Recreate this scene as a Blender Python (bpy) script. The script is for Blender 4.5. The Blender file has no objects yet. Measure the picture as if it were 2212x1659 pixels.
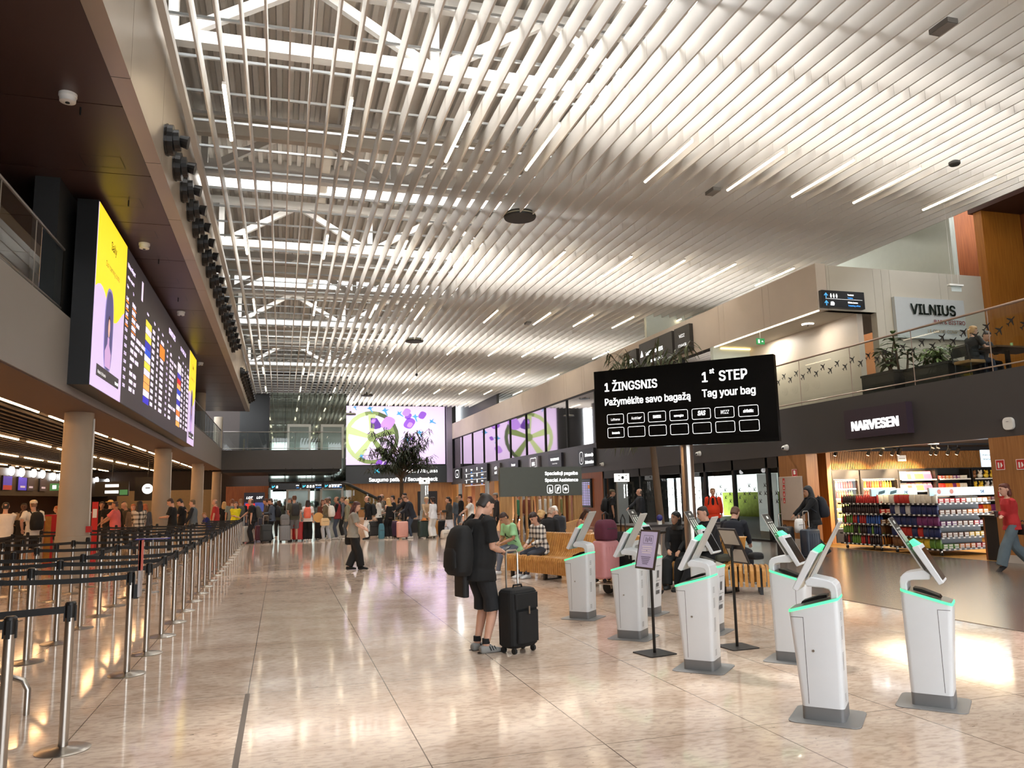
import bpy, bmesh, math, random
from mathutils import Vector as V, Matrix as MX
random.seed(7)
S = bpy.context.scene
COL = S.collection
PI = math.pi

# ------------------------------------------------------------------ camera
F, CX, CY, EYE = 1680.0, 1106.0, 829.5, 1.70
fw = V(((607.0-CX)/F, (1079.0-CY)/F, 1.0)).normalized()          # hall direction (+Y) in camera axes (x right, y down, z forward)
_r = math.radians(1.29)
up = V((-math.sin(_r), -math.cos(_r), (math.sin(_r)*fw.x+math.cos(_r)*fw.y)/fw.z)).normalized()
rt = fw.cross(up)
ROWS = (rt, fw, up)
def w_of(c): return V((rt.dot(c), fw.dot(c), up.dot(c)))
cam = bpy.data.cameras.new('camera')
cam.sensor_width = 36.0; cam.lens = F/2212.0*36.0; cam.clip_end = 400; cam.clip_start = .05
co = bpy.data.objects.new('camera', cam); COL.objects.link(co)
xr, yu, zb = w_of(V((1,0,0))), w_of(V((0,-1,0))), w_of(V((0,0,-1)))
co.matrix_world = MX(((xr.x,yu.x,zb.x,0),(xr.y,yu.y,zb.y,0),(xr.z,yu.z,zb.z,EYE),(0,0,0,1)))
S.camera = co
def ray(x, y): return w_of(V(((x-CX)/F, (y-CY)/F, 1.0)))
def fl(x, y, z=0.0):                       # where the sight line of a photo pixel meets height z
    d = ray(x, y); t = (z-EYE)/d.z; return V((d.x*t, d.y*t, z))
def aY(x, y, Y): d = ray(x, y)*1.0; t = Y/d.y; return V((d.x*t, Y, EYE+d.z*t))
def aX(x, y, X): d = ray(x, y)*1.0; t = X/d.x; return V((X, d.y*t, EYE+d.z*t))

# ------------------------------------------------------------------ world, sun, daylight, exposure
W = bpy.data.worlds.new('overcast_day'); S.world = W; W.use_nodes = True
wn = W.node_tree.nodes; wb = wn['Background']; wb.inputs[0].default_value = (.90,.95,1.0,1); wb.inputs[1].default_value = 5.4
S.view_settings.view_transform = 'Standard'; S.view_settings.look = 'None'
S.view_settings.exposure = 0.55; S.view_settings.gamma = 1.0; S.view_settings.use_curve_mapping = False
S.cycles.max_bounces = 6; S.cycles.diffuse_bounces = 3; S.cycles.glossy_bounces = 4
S.cycles.transmission_bounces = 6; S.cycles.transparent_max_bounces = 10
S.cycles.caustics_reflective = False; S.cycles.caustics_refractive = False
S.cycles.sample_clamp_indirect = 6.0
sun = bpy.data.lights.new('sun', 'SUN'); sun.energy = 3.1; sun.angle = math.radians(5.0); sun.color = (1,.96,.9)
so = bpy.data.objects.new('sun', sun); COL.objects.link(so)
so.rotation_euler = V((-.12, .56, 1.0)).to_track_quat('Z', 'Y').to_euler()   # high over the far end, light falls towards the camera
SKY_Y = [.7+12.8*k for k in range(6)]; SKY_W = 1.6; ROOF_Z = 12.6
for yy in SKY_Y:                                                            # daylight arriving through each rooflight
    a = bpy.data.lights.new('rooflight_daylight', 'AREA'); a.shape = 'RECTANGLE'; a.size = 21; a.size_y = SKY_W
    a.energy = 1200; a.color = (1,.985,.96)
    ao = bpy.data.objects.new('rooflight_daylight', a); COL.objects.link(ao); ao.location = (8.5, yy, ROOF_Z+.35)

# ------------------------------------------------------------------ materials
def lin(c):
    if isinstance(c, str):
        c = tuple(int(c[i:i+2], 16)/255 for i in (0,2,4))
    return tuple((v/12.92 if v <= .04045 else ((v+.055)/1.055)**2.4) for v in c)
MATS = {}
def M(name, col='808080', rough=.5, metal=0.0, em=0.0, emcol=None, var=.06, scale=6.0, spec=.5, alpha=1.0, bump=0.0, bscale=40.0, trans=0.0, stretch=(1,1,1), coat=0.0):
    if name in MATS: return MATS[name]
    m = bpy.data.materials.new(name); m.use_nodes = True; N = m.node_tree.nodes; L = m.node_tree.links
    b = N['Principled BSDF']; c = lin(col)
    b.inputs['Base Color'].default_value = (*c,1); b.inputs['Roughness'].default_value = rough
    b.inputs['Metallic'].default_value = metal; b.inputs['Specular IOR Level'].default_value = spec
    b.inputs['Alpha'].default_value = alpha; b.inputs['Transmission Weight'].default_value = trans
    b.inputs['Coat Weight'].default_value = coat
    if em:
        em *= .64
        b.inputs['Emission Color'].default_value = (*lin(emcol or col),1); b.inputs['Emission Strength'].default_value = em
    if var or bump:
        tc = N.new('ShaderNodeTexCoord'); mp = N.new('ShaderNodeMapping'); mp.inputs['Scale'].default_value = stretch
        L.new(tc.outputs['Object'], mp.inputs['Vector'])
    if var:
        nz = N.new('ShaderNodeTexNoise'); nz.inputs['Scale'].default_value = scale; nz.inputs['Detail'].default_value = 3
        L.new(mp.outputs[0], nz.inputs['Vector'])
        mx = N.new('ShaderNodeMix'); mx.data_type = 'RGBA'
        mx.inputs[6].default_value = (*[v*(1-var) for v in c],1); mx.inputs[7].default_value = (*[min(1,v*(1+var)+.002) for v in c],1)
        L.new(nz.outputs['Fac'], mx.inputs[0]); L.new(mx.outputs[2], b.inputs['Base Color'])
    if bump:
        n2 = N.new('ShaderNodeTexNoise'); n2.inputs['Scale'].default_value = bscale; L.new(mp.outputs[0], n2.inputs['Vector'])
        bp = N.new('ShaderNodeBump'); bp.inputs['Strength'].default_value = bump; L.new(n2.outputs['Fac'], bp.inputs['Height']); L.new(bp.outputs[0], b.inputs['Normal'])
    MATS[name] = m; return m
def glow(name, col='ffffff', e=1.0): return M(name, col, .6, 0, em=e, var=0)
def wood(name, c1, c2, sc=(9,9,.5), rough=.45):
    if name in MATS: return MATS[name]
    m = bpy.data.materials.new(name); m.use_nodes = True; N = m.node_tree.nodes; L = m.node_tree.links; b = N['Principled BSDF']
    tc = N.new('ShaderNodeTexCoord'); mp = N.new('ShaderNodeMapping'); mp.inputs['Scale'].default_value = sc
    nz = N.new('ShaderNodeTexNoise'); nz.inputs['Scale'].default_value = 2.2; nz.inputs['Detail'].default_value = 5; nz.inputs['Distortion'].default_value = .6
    rp = N.new('ShaderNodeValToRGB'); rp.color_ramp.elements[0].position = .3; rp.color_ramp.elements[1].position = .7
    rp.color_ramp.elements[0].color = (*lin(c1),1); rp.color_ramp.elements[1].color = (*lin(c2),1)
    L.new(tc.outputs['Object'], mp.inputs[0]); L.new(mp.outputs[0], nz.inputs['Vector']); L.new(nz.outputs['Fac'], rp.inputs[0]); L.new(rp.outputs[0], b.inputs['Base Color'])
    b.inputs['Roughness'].default_value = rough
    MATS[name] = m; return m
def plaid(name, base, dark, mid, sc):
    if name in MATS: return MATS[name]
    m = bpy.data.materials.new(name); m.use_nodes = True; N = m.node_tree.nodes; L = m.node_tree.links; b = N['Principled BSDF']
    tc = N.new('ShaderNodeTexCoord'); sep = N.new('ShaderNodeSeparateXYZ'); L.new(tc.outputs['Object'], sep.inputs[0])
    def stripes(out, lo):
        a = N.new('ShaderNodeMath'); a.operation = 'MULTIPLY'; a.inputs[1].default_value = sc; L.new(out, a.inputs[0])
        f = N.new('ShaderNodeMath'); f.operation = 'FRACT'; L.new(a.outputs[0], f.inputs[0])
        g = N.new('ShaderNodeMath'); g.operation = 'LESS_THAN'; g.inputs[1].default_value = lo; L.new(f.outputs[0], g.inputs[0]); return g.outputs[0]
    ad = N.new('ShaderNodeMath'); ad.operation = 'ADD'; L.new(sep.outputs[0], ad.inputs[0]); L.new(sep.outputs[1], ad.inputs[1])
    s1, s2 = stripes(ad.outputs[0], .38), stripes(sep.outputs[2], .38)
    sm = N.new('ShaderNodeMath'); sm.operation = 'ADD'; L.new(s1, sm.inputs[0]); L.new(s2, sm.inputs[1])
    hf = N.new('ShaderNodeMath'); hf.operation = 'MULTIPLY'; hf.inputs[1].default_value = .5; L.new(sm.outputs[0], hf.inputs[0])
    rp = N.new('ShaderNodeValToRGB'); rp.color_ramp.interpolation = 'CONSTANT'
    rp.color_ramp.elements[0].color = (*lin(base),1); rp.color_ramp.elements[1].position = .9; rp.color_ramp.elements[1].color = (*lin(dark),1)
    e = rp.color_ramp.elements.new(.4); e.color = (*lin(mid),1)
    L.new(hf.outputs[0], rp.inputs[0]); L.new(rp.outputs[0], b.inputs['Base Color']); b.inputs['Roughness'].default_value = .9
    MATS[name] = m; return m
# ------------------------------------------------------------------ mesh builder
class MB:
    def __init__(s): s.v = []; s.f = []; s.mi = []; s.cur = 0
    def add(s, vs, fs, mtx=None):
        o = len(s.v)
        s.v += [tuple(mtx @ V(p)) if mtx is not None else tuple(p) for p in vs]
        s.f += [tuple(i+o for i in q) for q in fs]; s.mi += [s.cur]*len(fs); return s
    def mat(s, i): s.cur = i; return s
    def box(s, x0, x1, y0, y1, z0, z1, mtx=None):
        return s.add([(x0,y0,z0),(x1,y0,z0),(x1,y1,z0),(x0,y1,z0),(x0,y0,z1),(x1,y0,z1),(x1,y1,z1),(x0,y1,z1)],
              [(0,3,2,1),(4,5,6,7),(0,1,5,4),(1,2,6,5),(2,3,7,6),(3,0,4,7)], mtx)
    def cbox(s, c, d, mtx=None):
        return s.box(c[0]-d[0]/2,c[0]+d[0]/2,c[1]-d[1]/2,c[1]+d[1]/2,c[2]-d[2]/2,c[2]+d[2]/2, mtx)
    def rbox(s, x0, x1, y0, y1, z0, z1, r, n=3, mtx=None):     # box with rounded vertical edges
        r = min(r, (x1-x0)/2-1e-4, (y1-y0)/2-1e-4)
        P = rrect(x0, x1, y0, y1, r, n)
        return s.prism([(p[0],p[1]) for p in P], z0, z1, mtx)
    def prism(s, poly, z0, z1, mtx=None):                     # polygon in XY extruded in Z
        n = len(poly)
        return s.add([(p[0],p[1],z0) for p in poly]+[(p[0],p[1],z1) for p in poly],
              [tuple(range(n-1,-1,-1)), tuple(range(n,2*n))]+[(i,(i+1)%n,n+(i+1)%n,n+i) for i in range(n)], mtx)
    def rings(s, R, cap=True, closed=True, mtx=None):         # loft through rings of equal size
        n = len(R[0]); vs = [p for r in R for p in r]; fs = []
        for k in range(len(R)-1):
            for i in range(n if closed else n-1):
                j = (i+1) % n; fs.append((k*n+i, k*n+j, (k+1)*n+j, (k+1)*n+i))
        if cap: fs += [tuple(range(n-1,-1,-1)), tuple((len(R)-1)*n+i for i in range(n))]
        return s.add(vs, fs, mtx)
    def cone(s, a, b, ra, rb=None, n=12, cap=True):
        rb = ra if rb is None else rb
        a, b = V(a), V(b); d = (b-a).normalized(); u = d.orthogonal().normalized(); w = d.cross(u)
        R = [[c+u*(r*math.cos(2*PI*i/n))+w*(r*math.sin(2*PI*i/n)) for i in range(n)] for c, r in ((a,ra),(b,rb))]
        return s.rings(R, cap)
    def lathe(s, prof, c=(0,0,0), n=20):
        c = V(c); return s.rings([[c+V((r*math.cos(2*PI*i/n), r*math.sin(2*PI*i/n), z)) for i in range(n)] for r, z in prof])
    def tube(s, pts, r, n=8, flat=None):                      # flat=(w,h,upvector): rectangular section
        pts = [V(p) for p in pts]; R = []; pu = None
        rr = r if isinstance(r, (list,tuple)) else [r]*len(pts)
        for i, p in enumerate(pts):
            d = ((pts[min(i+1,len(pts)-1)]-pts[max(i-1,0)]) or V((0,0,1))).normalized()
            if flat:
                w_, h_, uv = flat; sd = d.cross(V(uv)).normalized(); uu = sd.cross(d)
                R.append([p+sd*w_/2+uu*h_/2, p-sd*w_/2+uu*h_/2, p-sd*w_/2-uu*h_/2, p+sd*w_/2-uu*h_/2])
            else:
                u = d.orthogonal().normalized() if pu is None else (pu-d*pu.dot(d)).normalized()
                pu = u; w = d.cross(u)
                R.append([p+u*(rr[i]*math.cos(2*PI*k/n))+w*(rr[i]*math.sin(2*PI*k/n)) for k in range(n)])
        return s.rings(R)
    def ell(s, c, r, nu=12, nv=8, mtx=None, top=1.0, bot=-1.0):
        c = V(c); R = []
        a0, a1 = math.asin(bot), math.asin(top)
        for k in range(nv+1):
            t = a0+(a1-a0)*k/nv; q = max(math.cos(t), .02)
            R.append([c+V((r[0]*q*math.cos(2*PI*i/nu), r[1]*q*math.sin(2*PI*i/nu), r[2]*math.sin(t))) for i in range(nu)])
        return s.rings(R, mtx=mtx)
    def quad(s, a, b, c, d): return s.add([a,b,c,d], [(0,1,2,3)])
    def build(s, name, mat, parent=None, smooth=False, off=None, bev=0.0):
        me = bpy.data.meshes.new(name)
        vs = s.v
        if off is not None: vs = [(p[0]-off[0],p[1]-off[1],p[2]-off[2]) for p in vs]
        me.from_pydata(vs, [], s.f)
        for m in (mat if isinstance(mat, (list,tuple)) else [mat]): me.materials.append(m)
        if any(s.mi): me.polygons.foreach_set('material_index', s.mi)
        if smooth: me.shade_smooth(); me.set_sharp_from_angle(angle=.7)
        me.update()
        return link(name, me, parent, bev)
def rrect(x0, x1, y0, y1, r, n=3):
    P = []
    for cx, cy, a in ((x1-r,y1-r,0),(x0+r,y1-r,90),(x0+r,y0+r,180),(x1-r,y0+r,270)):
        for k in range(n+1):
            t = math.radians(a+90*k/n); P.append((cx+r*math.cos(t), cy+r*math.sin(t)))
    return P
def link(name, me, parent=None, bev=0.0):
    o = bpy.data.objects.new(name, me); COL.objects.link(o)
    if parent: o.parent = parent
    if bev:
        b = o.modifiers.new('bevel', 'BEVEL'); b.width = bev; b.segments = 2; b.limit_method = 'ANGLE'
    return o
def tag(o, label=None, cat=None, group=None, kind=None):
    if label: o['label'] = label
    if cat: o['category'] = cat
    if group: o['group'] = group
    if kind: o['kind'] = kind
    return o
def thing(name, label, cat, loc=(0,0,0), rz=0, group=None):
    o = bpy.data.objects.new(name, None); COL.objects.link(o); o.empty_display_size = .1
    o.location = loc; o.rotation_euler = (0,0,rz); return tag(o, label, cat, group)
def struct(name, mb, mat, label=None, smooth=False):
    o = mb.build(name, mat, None, smooth); o['kind'] = 'structure'
    if label: o['label'] = label; o['category'] = name.split('_')[0]
    return o
KIDS = {}
def dup(root, loc, rz=None, label=None, group=None):
    def cp(o, par):
        c = o.copy(); COL.objects.link(c); c.parent = par
        for k in o.children: cp(k, c)
        return c
    c = cp(root, None); c.location = loc
    if rz is not None: c.rotation_euler = (0,0,rz)
    if label: c['label'] = label
    if group: c['group'] = group
    return c
TXC = {}
import os
try: FONT = bpy.data.fonts.load(os.path.join(bpy.utils.system_resource('DATAFILES', path='fonts'), 'Inter.woff2'))     # the sans face that ships with Blender
except Exception: FONT = None
def text_mesh(s, bold=0.0, align='LEFT', ext=.0, spacing=1.0, shear=0.0):
    key = (s, bold, align, ext, spacing, shear)
    if key in TXC: return TXC[key]
    cu = bpy.data.curves.new('t', 'FONT'); cu.body = s; cu.align_x = align; cu.offset = bold; cu.extrude = ext; cu.space_character = spacing; cu.shear = shear
    if FONT: cu.font = FONT; cu.offset = 0.0
    cu.resolution_u = 3
    o = bpy.data.objects.new('t', cu); COL.objects.link(o)
    dg = bpy.context.evaluated_depsgraph_get(); me = bpy.data.meshes.new_from_object(o.evaluated_get(dg))
    bpy.data.objects.remove(o); TXC[key] = me; return me
def txt(s, org, right, upv, size, mat, parent=None, align='LEFT', bold=.02, name='lettering', off=None, spacing=1.0, wide=1.0, shear=0.0):
    """flat raised lettering: origin, reading direction, up direction, cap size"""
    src = text_mesh(s, bold, align, .0, spacing, shear)
    if bold and FONT:                      # a heavier weight: the outline laid down a few times, slightly shifted
        bm = bmesh.new()
        for dx, dy in ((-1,-.6),(1,-.6),(-1,.6),(1,.6),(0,0)):
            n0 = len(bm.verts); bm.from_mesh(src); bm.verts.ensure_lookup_table()
            for v in bm.verts[n0:]: v.co.x += dx*bold*.95; v.co.y += dy*bold*.8; v.co.z += .0004*dx*(1 if dy > 0 else -1)
        me = bpy.data.meshes.new(name); bm.to_mesh(me); bm.free()
    else: me = src.copy()
    me.materials.clear(); me.materials.append(mat)
    r, u = V(right).normalized(), V(upv).normalized(); n = r.cross(u)
    o = V(org)-(V(off) if off is not None else V((0,0,0)))
    me.transform(MX(((r.x*size*wide,u.x*size,n.x,o.x),(r.y*size*wide,u.y*size,n.y,o.y),(r.z*size*wide,u.z*size,n.z,o.z),(0,0,0,1))))
    me.name = name
    return link(name, me, parent)
def poly2(pts, org, right, upv, mat, name, parent=None, off=None, depth=0.0):
    """a flat outline (list of 2-D points) laid on a plane"""
    r, u = V(right).normalized(), V(upv).normalized(); o = V(org)-(V(off) if off is not None else V((0,0,0)))
    mb = MB(); 
    for P in (pts if isinstance(pts[0][0], (list,tuple)) else [pts]):
        mb.add([o+r*p[0]+u*p[1] for p in P], [tuple(range(len(P)))])
    return mb.build(name, mat, parent)
def frame2(x0, x1, y0, y1, t, r=0.0):
    """outline strips of a rectangle as quads"""
    if not r: return [[(x0,y0),(x1,y0),(x1,y0+t),(x0,y0+t)],[(x0,y1-t),(x1,y1-t),(x1,y1),(x0,y1)],[(x0,y0+t),(x0+t,y0+t),(x0+t,y1-t),(x0,y1-t)],[(x1-t,y0+t),(x1,y0+t),(x1,y1-t),(x1-t,y1-t)]]
    A = rrect(x0,x1,y0,y1,r); B = rrect(x0+t,x1-t,y0+t,y1-t,max(r-t,.001)); n = len(A)
    return [[A[i],A[(i+1)%n],B[(i+1)%n],B[i]] for i in range(n)]
def PLANE_ICON(s=1.0, a=0.0):     # small airliner silhouette
    P = [(0,.5),(.05,.42),(.06,.18),(.45,-.06),(.45,-.14),(.06,-.04),(.04,-.3),(.17,-.42),(.17,-.48),(0,-.42),(-.17,-.48),(-.17,-.42),(-.04,-.3),(-.06,-.04),(-.45,-.14),(-.45,-.06),(-.06,.18),(-.05,.42)]
    c, sn = math.cos(a), math.sin(a); return [((x*c-y*sn)*s, (x*sn+y*c)*s) for x, y in P]
X3, Y3, Z3 = V((1,0,0)), V((0,1,0)), V((0,0,1))
# ------------------------------------------------------------------ the shell of the hall
XR, YF = 15.06, 70.9
def floor_mat():
    m = bpy.data.materials.new('granite_tiles'); m.use_nodes = True; N = m.node_tree.nodes; L = m.node_tree.links; b = N['Principled BSDF']
    tc = N.new('ShaderNodeTexCoord'); sp = N.new('ShaderNodeSeparateXYZ'); L.new(tc.outputs['Object'], sp.inputs[0])
    def math_(op, a, bb=None, c=None):
        n = N.new('ShaderNodeMath'); n.operation = op
        for i, v in enumerate((a, bb, c)):
            if v is None: continue
            if isinstance(v, (int,float)): n.inputs[i].default_value = v
            else: L.new(v, n.inputs[i])
        return n.outputs[0]
    def joint(o, off, pitch, w):
        f = math_('FRACT', math_('MULTIPLY', math_('SUBTRACT', o, off-w/2), 1/pitch)); return math_('LESS_THAN', f, w/pitch)
    j = math_('MAXIMUM', joint(sp.outputs[0], -.25, 1.2, .008), joint(sp.outputs[1], 7.6, 2.4, .008))
    def noise(sc, stretch, det=4, dis=0.0):
        mp = N.new('ShaderNodeMapping'); mp.inputs['Scale'].default_value = stretch; L.new(tc.outputs['Object'], mp.inputs[0])
        n = N.new('ShaderNodeTexNoise'); n.inputs['Scale'].default_value = sc; n.inputs['Detail'].default_value = det; n.inputs['Distortion'].default_value = dis
        L.new(mp.outputs[0], n.inputs['Vector']); return n.outputs['Fac']
    r = N.new('ShaderNodeValToRGB'); L.new(noise(1.5,(.8,1.3,1),7,.5), r.inputs[0])
    r.color_ramp.elements[0].position = .3; r.color_ramp.elements[0].color = (*lin('c3ab98'),1)
    r.color_ramp.elements[1].position = .68; r.color_ramp.elements[1].color = (*lin('dfccba'),1)
    r2 = N.new('ShaderNodeValToRGB'); L.new(noise(14,(.8,1.6,1),9,.5), r2.inputs[0])
    r2.color_ramp.elements[0].position = .33; r2.color_ramp.elements[0].color = (*lin('8d7a70'),1)
    r2.color_ramp.elements[1].position = .55; r2.color_ramp.elements[1].color = (1,1,1,1)
    mx = N.new('ShaderNodeMix'); mx.data_type = 'RGBA'; mx.blend_type = 'MULTIPLY'; mx.inputs[0].default_value = .36
    L.new(r.outputs[0], mx.inputs[6]); L.new(r2.outputs[0], mx.inputs[7])
    fk = N.new('ShaderNodeMapRange'); fk.inputs[1].default_value = .325; fk.inputs[2].default_value = .295; L.new(noise(24,(.7,2.6,1),4,.8), fk.inputs[0])   # dark mica flecks
    gate = N.new('ShaderNodeMapRange'); gate.inputs[1].default_value = .42; gate.inputs[2].default_value = .6; L.new(noise(1.1,(1,1,1),2), gate.inputs[0])
    fm = math_('MULTIPLY', fk.outputs[0], gate.outputs[0])
    mf = N.new('ShaderNodeMix'); mf.data_type = 'RGBA'; L.new(fm, mf.inputs[0]); L.new(mx.outputs[2], mf.inputs[6]); mf.inputs[7].default_value = (*lin('4a423e'),1)
    mj = N.new('ShaderNodeMix'); mj.data_type = 'RGBA'; L.new(j, mj.inputs[0]); L.new(mf.outputs[2], mj.inputs[6]); mj.inputs[7].default_value = (*lin('6b5d52'),1)
    L.new(mj.outputs[2], b.inputs['Base Color'])
    ro = N.new('ShaderNodeMapRange'); ro.inputs[3].default_value = .05; ro.inputs[4].default_value = .13; L.new(noise(3,(1,1,1),3), ro.inputs[0]); L.new(ro.outputs[0], b.inputs['Roughness'])
    return m
struct('floor', MB().box(-19, XR, -9, YF+2, -.3, 0), floor_mat(), 'polished beige granite tile floor of the whole hall')
struct('trim_1', MB().box(-.272,-.232,-4,7.59,0,.004), M('joint_steel','6e625a',.35,.7), 'dark metal expansion joint running along the granite floor')
struct('floor_dark', MB().box(8.22, XR+.02, -9, 36, 0, .006), M('dark_tile','655a52',.22,var=.18,scale=14,stretch=(.5,2,1)), 'dark grey brown floor in front of the shop and doors')
PAINT = M('baffle_white','d8d3cb',.55,var=.03,scale=1.5)
STEEL = M('white_steel','e6e3de',.5,var=.03)
GALV = M('galvanised','b9bcbd',.35,.75,var=.12)
DARK = M('dark_cladding','3b3735',.5,var=.08)
DARK2 = M('black_paint','1d1c1b',.55,var=.08)
# left: gallery slab with fascia, soffit, bulkhead, check-in hall
struct('wall_left_fascia', MB().box(-4.0,-3.75,-9,54.2,3.70,5.06), M('fascia_grey','85807b',.5,var=.05,scale=.8), 'grey fascia of the upper gallery on the left')
struct('floor_gallery', MB().box(-19,-3.9,-9,YF,4.45,5.0), DARK2)
struct('ceiling_gallery_edge', MB().box(-5.0,-3.78,-9,54.2,3.68,3.9), M('brown_soffit','5a4238',.55,var=.05), 'brown strip under the gallery edge')
struct('ceiling_check_in', MB().box(-19,-5.0,-9,YF,4.25,4.45), M('black_ceiling','171413',.7,var=.05), 'black slatted ceiling over the check-in hall')
hs = MB()
for k in range(46): hs.box(-18.9+k*.3,-18.9+k*.3+.06,-9,YF,4.12,4.25)
struct('trim_2', hs, M('black_slat','211c19',.6,var=.05), 'black slats under the check-in hall ceiling')
struct('wall_left', MB().box(-19.2,-19,-9,YF,0,7.6), M('brown_wall','3c2a22',.6,var=.08))
struct('wall_left_upper', MB().box(-10.2,-10,-9,YF,5.0,7.6), DARK2)
sofM = M('bronze_soffit','4b3631',.38,.15,var=.05,scale=1.2)
s_ = MB()
for k in range(24):
    y0 = -9+k*2.62; s_.box(-10.1,-2.355,y0+.012,min(y0+2.608,54),7.5,7.62)
struct('ceiling_soffit', s_, sofM, 'dark bronze panelled soffit over the upper gallery')
struct('ceiling_soffit_backing', MB().box(-10.1,-2.355,-9,54,7.53,7.8), DARK2)
blk = MB()
for k in range(22):
    y0 = -9+k*2.87; blk.box(-2.35,-2.1,y0+.01,min(y0+2.86,54),7.5,9.75)
struct('wall_left_bulkhead', blk, M('satin_bronze','b3a798',.34,.55,var=.05,scale=1.5), 'satin metal bulkhead carrying the spotlights')
struct('trim_3', MB().box(-2.02,-1.9,-9,67,9.42,9.6), PAINT, 'white edge trim of the slatted ceiling')
cw = MB()
for k in range(230): cw.box(-3.1,-2.9+(.05 if k%2 else 0),-9+k*.33,-9+k*.33+.33,9.6,12.8)
struct('wall_left_clerestory', cw, M('corrugated','8e9290',.45,.4,var=.06), 'grey corrugated wall above the bulkhead')
# roof deck with rooflight openings
rf = MB(); ys = [-9]
for y in SKY_Y: ys += [y-SKY_W/2, y+SKY_W/2]
ys.append(YF+1)
for a in range(0, len(ys), 2):
    y0, y1 = ys[a], ys[a+1]
    if y1 <= y0: continue
    prof = []
    for k in range(80):
        x = -3.0+k*.3; prof += [(x,ROOF_Z),(x+.12,ROOF_Z),(x+.15,ROOF_Z+.14),(x+.27,ROOF_Z+.14)]
    prof.append((21,ROOF_Z)); n = len(prof)
    rf.add([(p[0],y0,p[1]) for p in prof]+[(p[0],y1,p[1]) for p in prof], [(i,i+1,n+i+1,n+i) for i in range(n-1)])
struct('ceiling_roof_deck', rf, M('roof_deck','dad5cd',.6,.1,var=.05), 'corrugated roof deck above the slats')
kb = MB()
for y in SKY_Y:
    for sgn in (-1,1):
        yy = y+sgn*(SKY_W/2+.05); kb.box(-3,20.5,yy-.05,yy+.05,ROOF_Z-.25,ROOF_Z+.5)
struct('trim_4', kb, STEEL, 'white upstands around the rooflights')
for k, y in enumerate(SKY_Y[1:5]):
    w = MB()
    for q in range(12): w.box(-1.9+q*1.9-.03,-1.9+q*1.9+.03,y-SKY_W/2,y+SKY_W/2,ROOF_Z+.2,ROOF_Z+.26)
    w.box(-3,20.5,y-.03,y+.03,ROOF_Z+.2,ROOF_Z+.26)
    struct('window_%d'%(k+1), w, STEEL, 'glazing bars of a rooflight strip')
# trusses across the hall
def truss(y, z0=10.75, z1=12.3):
    t = thing('roof_truss', 'white steel roof truss spanning the hall above the slats', 'truss', (8.5,y,z0), 0, 'white roof trusses')
    off = (8.5,y,z0)
    MB().box(-3,20.5,y-.13,y+.13,z0-.13,z0+.13).build('bottom_chord', STEEL, t, off=off)
    MB().box(-3,20.5,y-.13,y+.13,z1-.13,z1+.13).build('top_chord', STEEL, t, off=off)
    for k in range(9):
        x = -2.2+k*2.6; up_ = k%2
        MB().tube([(x,y,z1 if up_ else z0),(x+2.6,y,z0 if up_ else z1)], .1, flat=(.2,.16,(0,1,0))).build('diagonal', STEEL, t, off=off)
        if not up_: MB().box(x-.09,x+.09,y-.09,y+.09,z0,z1).build('post', STEEL, t, off=off)
    return t
for y in (2.8,9.0,15.4,21.9,28.3,34.7,41.1,47.5,53.9,60.3): truss(y)
for k, y in enumerate((20.2,33.1,45.8,58.6)):
    t = MB().box(-3,20.5,y-.12,y+.12,11.0,11.06); t.box(-3,20.5,y-.12,y+.12,11.44,11.5); t.box(-3,20.5,y-.03,y+.03,11.06,11.44)
    tag(t.build('roof_beam', M('beam_tan','c9bfb0',.5,var=.04)), 'pale beam crossing the hall beside a rooflight', 'beam', 'pale roof beams')
for k in range(3):
    x = (1.2,8.3,15.2)[k]
    tag(MB().box(x-.16,x+.16,-9,66,12.44,12.59).build('purlin', M('beam_tan')), 'pale beam running lengthways under the roof', 'beam', 'lengthways roof beams')
# suspension rails and baffles
rail = None
for k in range(52):
    y = -1+k*1.31
    o = link('ceiling_rail', MB().box(-2,18.9,-.025,.025,9.98,10.03).build('ceiling_rail', GALV).data if rail is None else rail.data)
    if rail is None:
        bpy.data.objects.remove([q for q in COL.objects if q.name == 'ceiling_rail'][0]); rail = o; o.name = 'ceiling_rail'
    o.location = (0,y,0); tag(o, 'thin galvanised rail crossing above the slats', 'rail', 'ceiling rails')
baf = None; BX = [-1.55+.389*k for k in range(53)]
for x in BX:
    if baf is None:
        b_ = MB()
        for q in range(26): b_.box(-.017,.017,-8.6+q*2.92,-8.6+q*2.92+2.914,9.45,9.88)
        o = b_.build('ceiling_baffle', PAINT); baf = o
    else: o = link('ceiling_baffle', baf.data)
    o.location = (x,0,0); tag(o, 'long white vertical slat of the slatted ceiling', 'ceiling slat', 'white ceiling slats')
# right: dark band, pale upper panels, mirrored glass, lobby, bistro wall
BAND = M('band_grey','454140',.42,var=.05,scale=.7)
struct('wall_right_band', MB().box(XR,XR+.3,-9,YF,2.70,4.16), BAND, 'dark grey fascia band above the shops on the right')
struct('floor_upper', MB().box(XR+.1,32,-9,YF,3.5,4.14), DARK2)
PANEL = M('stone_panel','cfc0ae',.5,var=.07,scale=1.2)
pn = MB(); y = 18.86
while y < YF-.1:
    pn.box(XR,XR+.35,y,min(y+2.35,YF),6.88,8.29); y += 2.36
    pn.box(XR,XR+.35,y,min(y+.33,YF),6.88,8.29); y += .34
struct('wall_right_panels', pn, PANEL, 'pale stone panels along the right upper gallery')
pw = MB(); x = XR+.36
for wd in (.1,1.6,.3,.3,1.9,.3,1.4,.3): 
    z0 = 6.88 if x < 16.6 else 4.14
    x1 = min(x+wd, 21.3)
    if x1 > x: pw.box(x,x1-.008,18.86,19.1,z0,8.25)
    x = x1
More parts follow.
